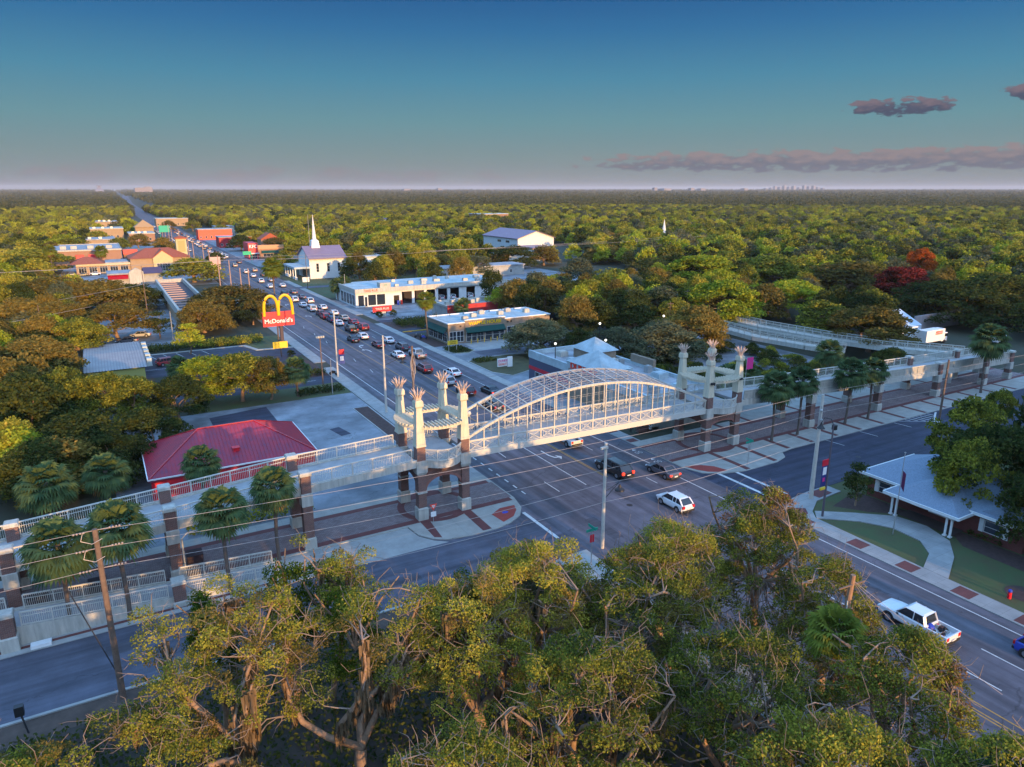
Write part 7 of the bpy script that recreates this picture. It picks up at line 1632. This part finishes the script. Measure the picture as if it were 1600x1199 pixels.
e = empty('bench',(8.9,83.7,.14),'dark metal bench on the plaza below the left ramp','bench'); B=(8.9,83.7,.14); MB(B).box(8,9.8,83.5,84,.55,.62).build('seat', BLACK, e)
for x in (8.1,9.6): MB(B).box(x,x+.1,83.5,84,.14,.55).build('leg', BLACK, e)
e = empty('bench',(77,88,.14),'brick and timber bench wall in the shade behind the right tower','bench'); B=(77,88,.14); MB(B).box(75.6,80,88,88.5,.14,.6).build('seat', BRICK, e); MB(B).box(75.6,80,88.5,88.8,.14,1.2).build('backrest', BRICK, e)
for k,(x,y) in enumerate(((-4.4,77.8),(-9.5,77.3),(5.0,79.2))): single('planter_box',MB((x,y,.14)).taper(x,y,.14,1.15,1.5,1.7),mat('dark_planter',(.05,.03,.035),.8),(x,y,.14),'dark square planter under the left ramp, %s'%['middle of three','leftmost of three','rightmost of three'][k],'planter','planters under the left ramp')
e = empty('mailbox',(-9.5,57.8,0),'tilted dark mailbox on a post at the verge of the left side street','mailbox'); B=(-9.5,57.8,0); MB(B).tube([(-9.3,57.6,0),(-9.6,58.0,1.5)],.07,6).build('post', BLACK, e); MB(B).box(-9.95,-9.35,57.75,58.25,1.5,2.3).build('box', BLACK, e)
single('curb_box',MB((-8.8,69.6,.1)).box(-9.8,-8.2,69.35,70.1,.1,.42),WHITE,(-8.8,69.6,.1),'white concrete slab beside the palm at the street kerb','slab')
single('storm_drain',MB((74.6,56.9,.03)).box(73.9,76.2,57.2,58.9,.034,.06),BLACK,(74.6,56.9,.03),'dark storm drain grate at the mouth of the blue street','drain')
single('traffic_sign_green',MB((64,420,0)).box(70.5,75,421.9,422.1,4.6,6.6).tube([(75,422,0),(75,422,7)],.1,6),mat('highway_green',(.01,.42,.22),.6),(64,420,0),'bright green road sign before the red box restaurant','sign')
single('traffic_sign_green',MB((50,620,0)).box(44,51.5,619.9,620.1,8,13).tube([(44.5,620,0),(44.5,620,13)],.15,6),mat('highway_green2',(.01,.38,.24),.6),(50,620,0),'large green overhead sign at the far bend of the avenue','sign')
single('white_sign_board',MB((72.4,262,0)).box(74.4,77,261.9,262.1,3.0,5.2).tube([(75.7,262,0),(75.7,262,3)],.07,6),SIGNW,(72.4,262,0),'white square sign on the lawn left of the tyre shop','sign')
single('pink_sign_board',MB((46,372,0)).box(46.5,51.5,371.9,372.2,2.5,8.5).tube([(49,372,0),(49,372,2.6)],.2,6),mat('pinkish_sign',(.60,.36,.33),.6),(46,372,0),'pinkish white pylon sign beside the terracotta tower','sign')
single('yellow_kerb',MB((79,191,0)).box(73.8,84.5,190.9,191.3,.0,.25),YELKERB,(79,191,0),'long yellow painted kerb left of the diner','kerb')
# fence on the right of the lower lot; hedges and shrubs
HM = LEAF_DARK
def hedge(x0, x1, y0, y1, h, label, m=None, seed=1, group=None, dens=16):
    rng = np.random.default_rng(seed); n = int((x1-x0)*(y1-y0)*dens*2)+200
    P = np.stack([rng.uniform(x0,x1,n)-x0, rng.uniform(y0,y1,n)-y0, h*rng.uniform(.05,1,n)**.6*(.8+.2*np.sin(rng.uniform(0,6,n)))],1); V,F = leaves(rng,P,rng.normal(0,1,(n,3))+np.array([0,0,.8]),.38)
    o = bpy.data.objects.new('hedge', np_mesh('hedge',V,F,m or LEAF_DARK)); link(o); o.location=(x0,y0,0); return tag(o,label,'hedge',group)
hedge(26,41,153.6,156.5,1.3,'low hedge along the arches driveway',seed=2); hedge(31,40.5,138.8,142,1.2,'dark shrub bed on the verge left of the avenue',seed=3); hedge(20,33,196,202,1.8,'trimmed hedges behind the arches lot',seed=4,m=LEAF_OAK); hedge(33,36,196.5,201,2.2,'round green hedge left of the arches sign post',seed=14,m=LEAF_OAK)
hedge(76,92,197.5,206,2.0,'dark shrub mass before the tyre shop',seed=5); hedge(80,90,192,196.4,1.5,'low shrubs behind the yellow kerb',seed=6); hedge(74.6,79.8,158.6,165.4,.7,'low planting on the diner sign island',seed=7); hedge(75,80.5,146.2,149.6,.9,'shrubs at the tip of the dry grass island',seed=8)
hedge(-22,28,100,104 if False else 103,1.6,'scrub behind the crimson building',seed=9) if False else None
hedge(-4,31,196.5,203,1.6,'dark hedge row behind the parking bays',seed=10); hedge(96,150,99.2,103,2.0,'long dark hedge behind the right plaza',seed=11,dens=34); hedge(168,182,104,112,2.2,'shrubs at the truck yard fence',seed=13)
hedge(5,20,85.4,90,.9,'clipped green strip behind the left plaza',seed=15,m=LEAF_OAK,dens=10)
o_ = hedge(-40,40,22,56.4,.9,'leafy dark undergrowth and litter beneath the live oaks',seed=31,dens=7); o_['kind'] = 'stuff'
hedge(86,90,36,39.8,.9,'shrubs at the front of the brick house',seed=16)
for k,(x,y,r_) in enumerate([(38.5,176.5,1.2),(2.5,92,1.8),(-1,95,2.2)]): tree('round',x,y,r_*1.4,r_,LEAF_DARK,['small shrub by the yellow sign','shrub by the left wall of the crimson building','larger shrub left of the crimson building'][k],name='round_shrub')
# ------------------------------------------------------------ evening haze
hm = bpy.data.materials.new('haze_volume'); hm.use_nodes = True; t = hm.node_tree; t.nodes.remove(t.nodes['Principled BSDF'])
pv = t.nodes.new('ShaderNodeVolumePrincipled'); pv.inputs['Color'].default_value = (.82,.85,.92,1); pv.inputs['Density'].default_value = 4.0e-5; pv.inputs['Anisotropy'].default_value = 0.0
t.links.new(pv.outputs[0], t.nodes['Material Output'].inputs['Volume'])
hz = MB().box(-12200,30200,-1700,27200,-1.0,140.0).build('haze', hm); tag(hz, kind='stuff', label='thin mauve evening haze over the whole town', cat='haze')
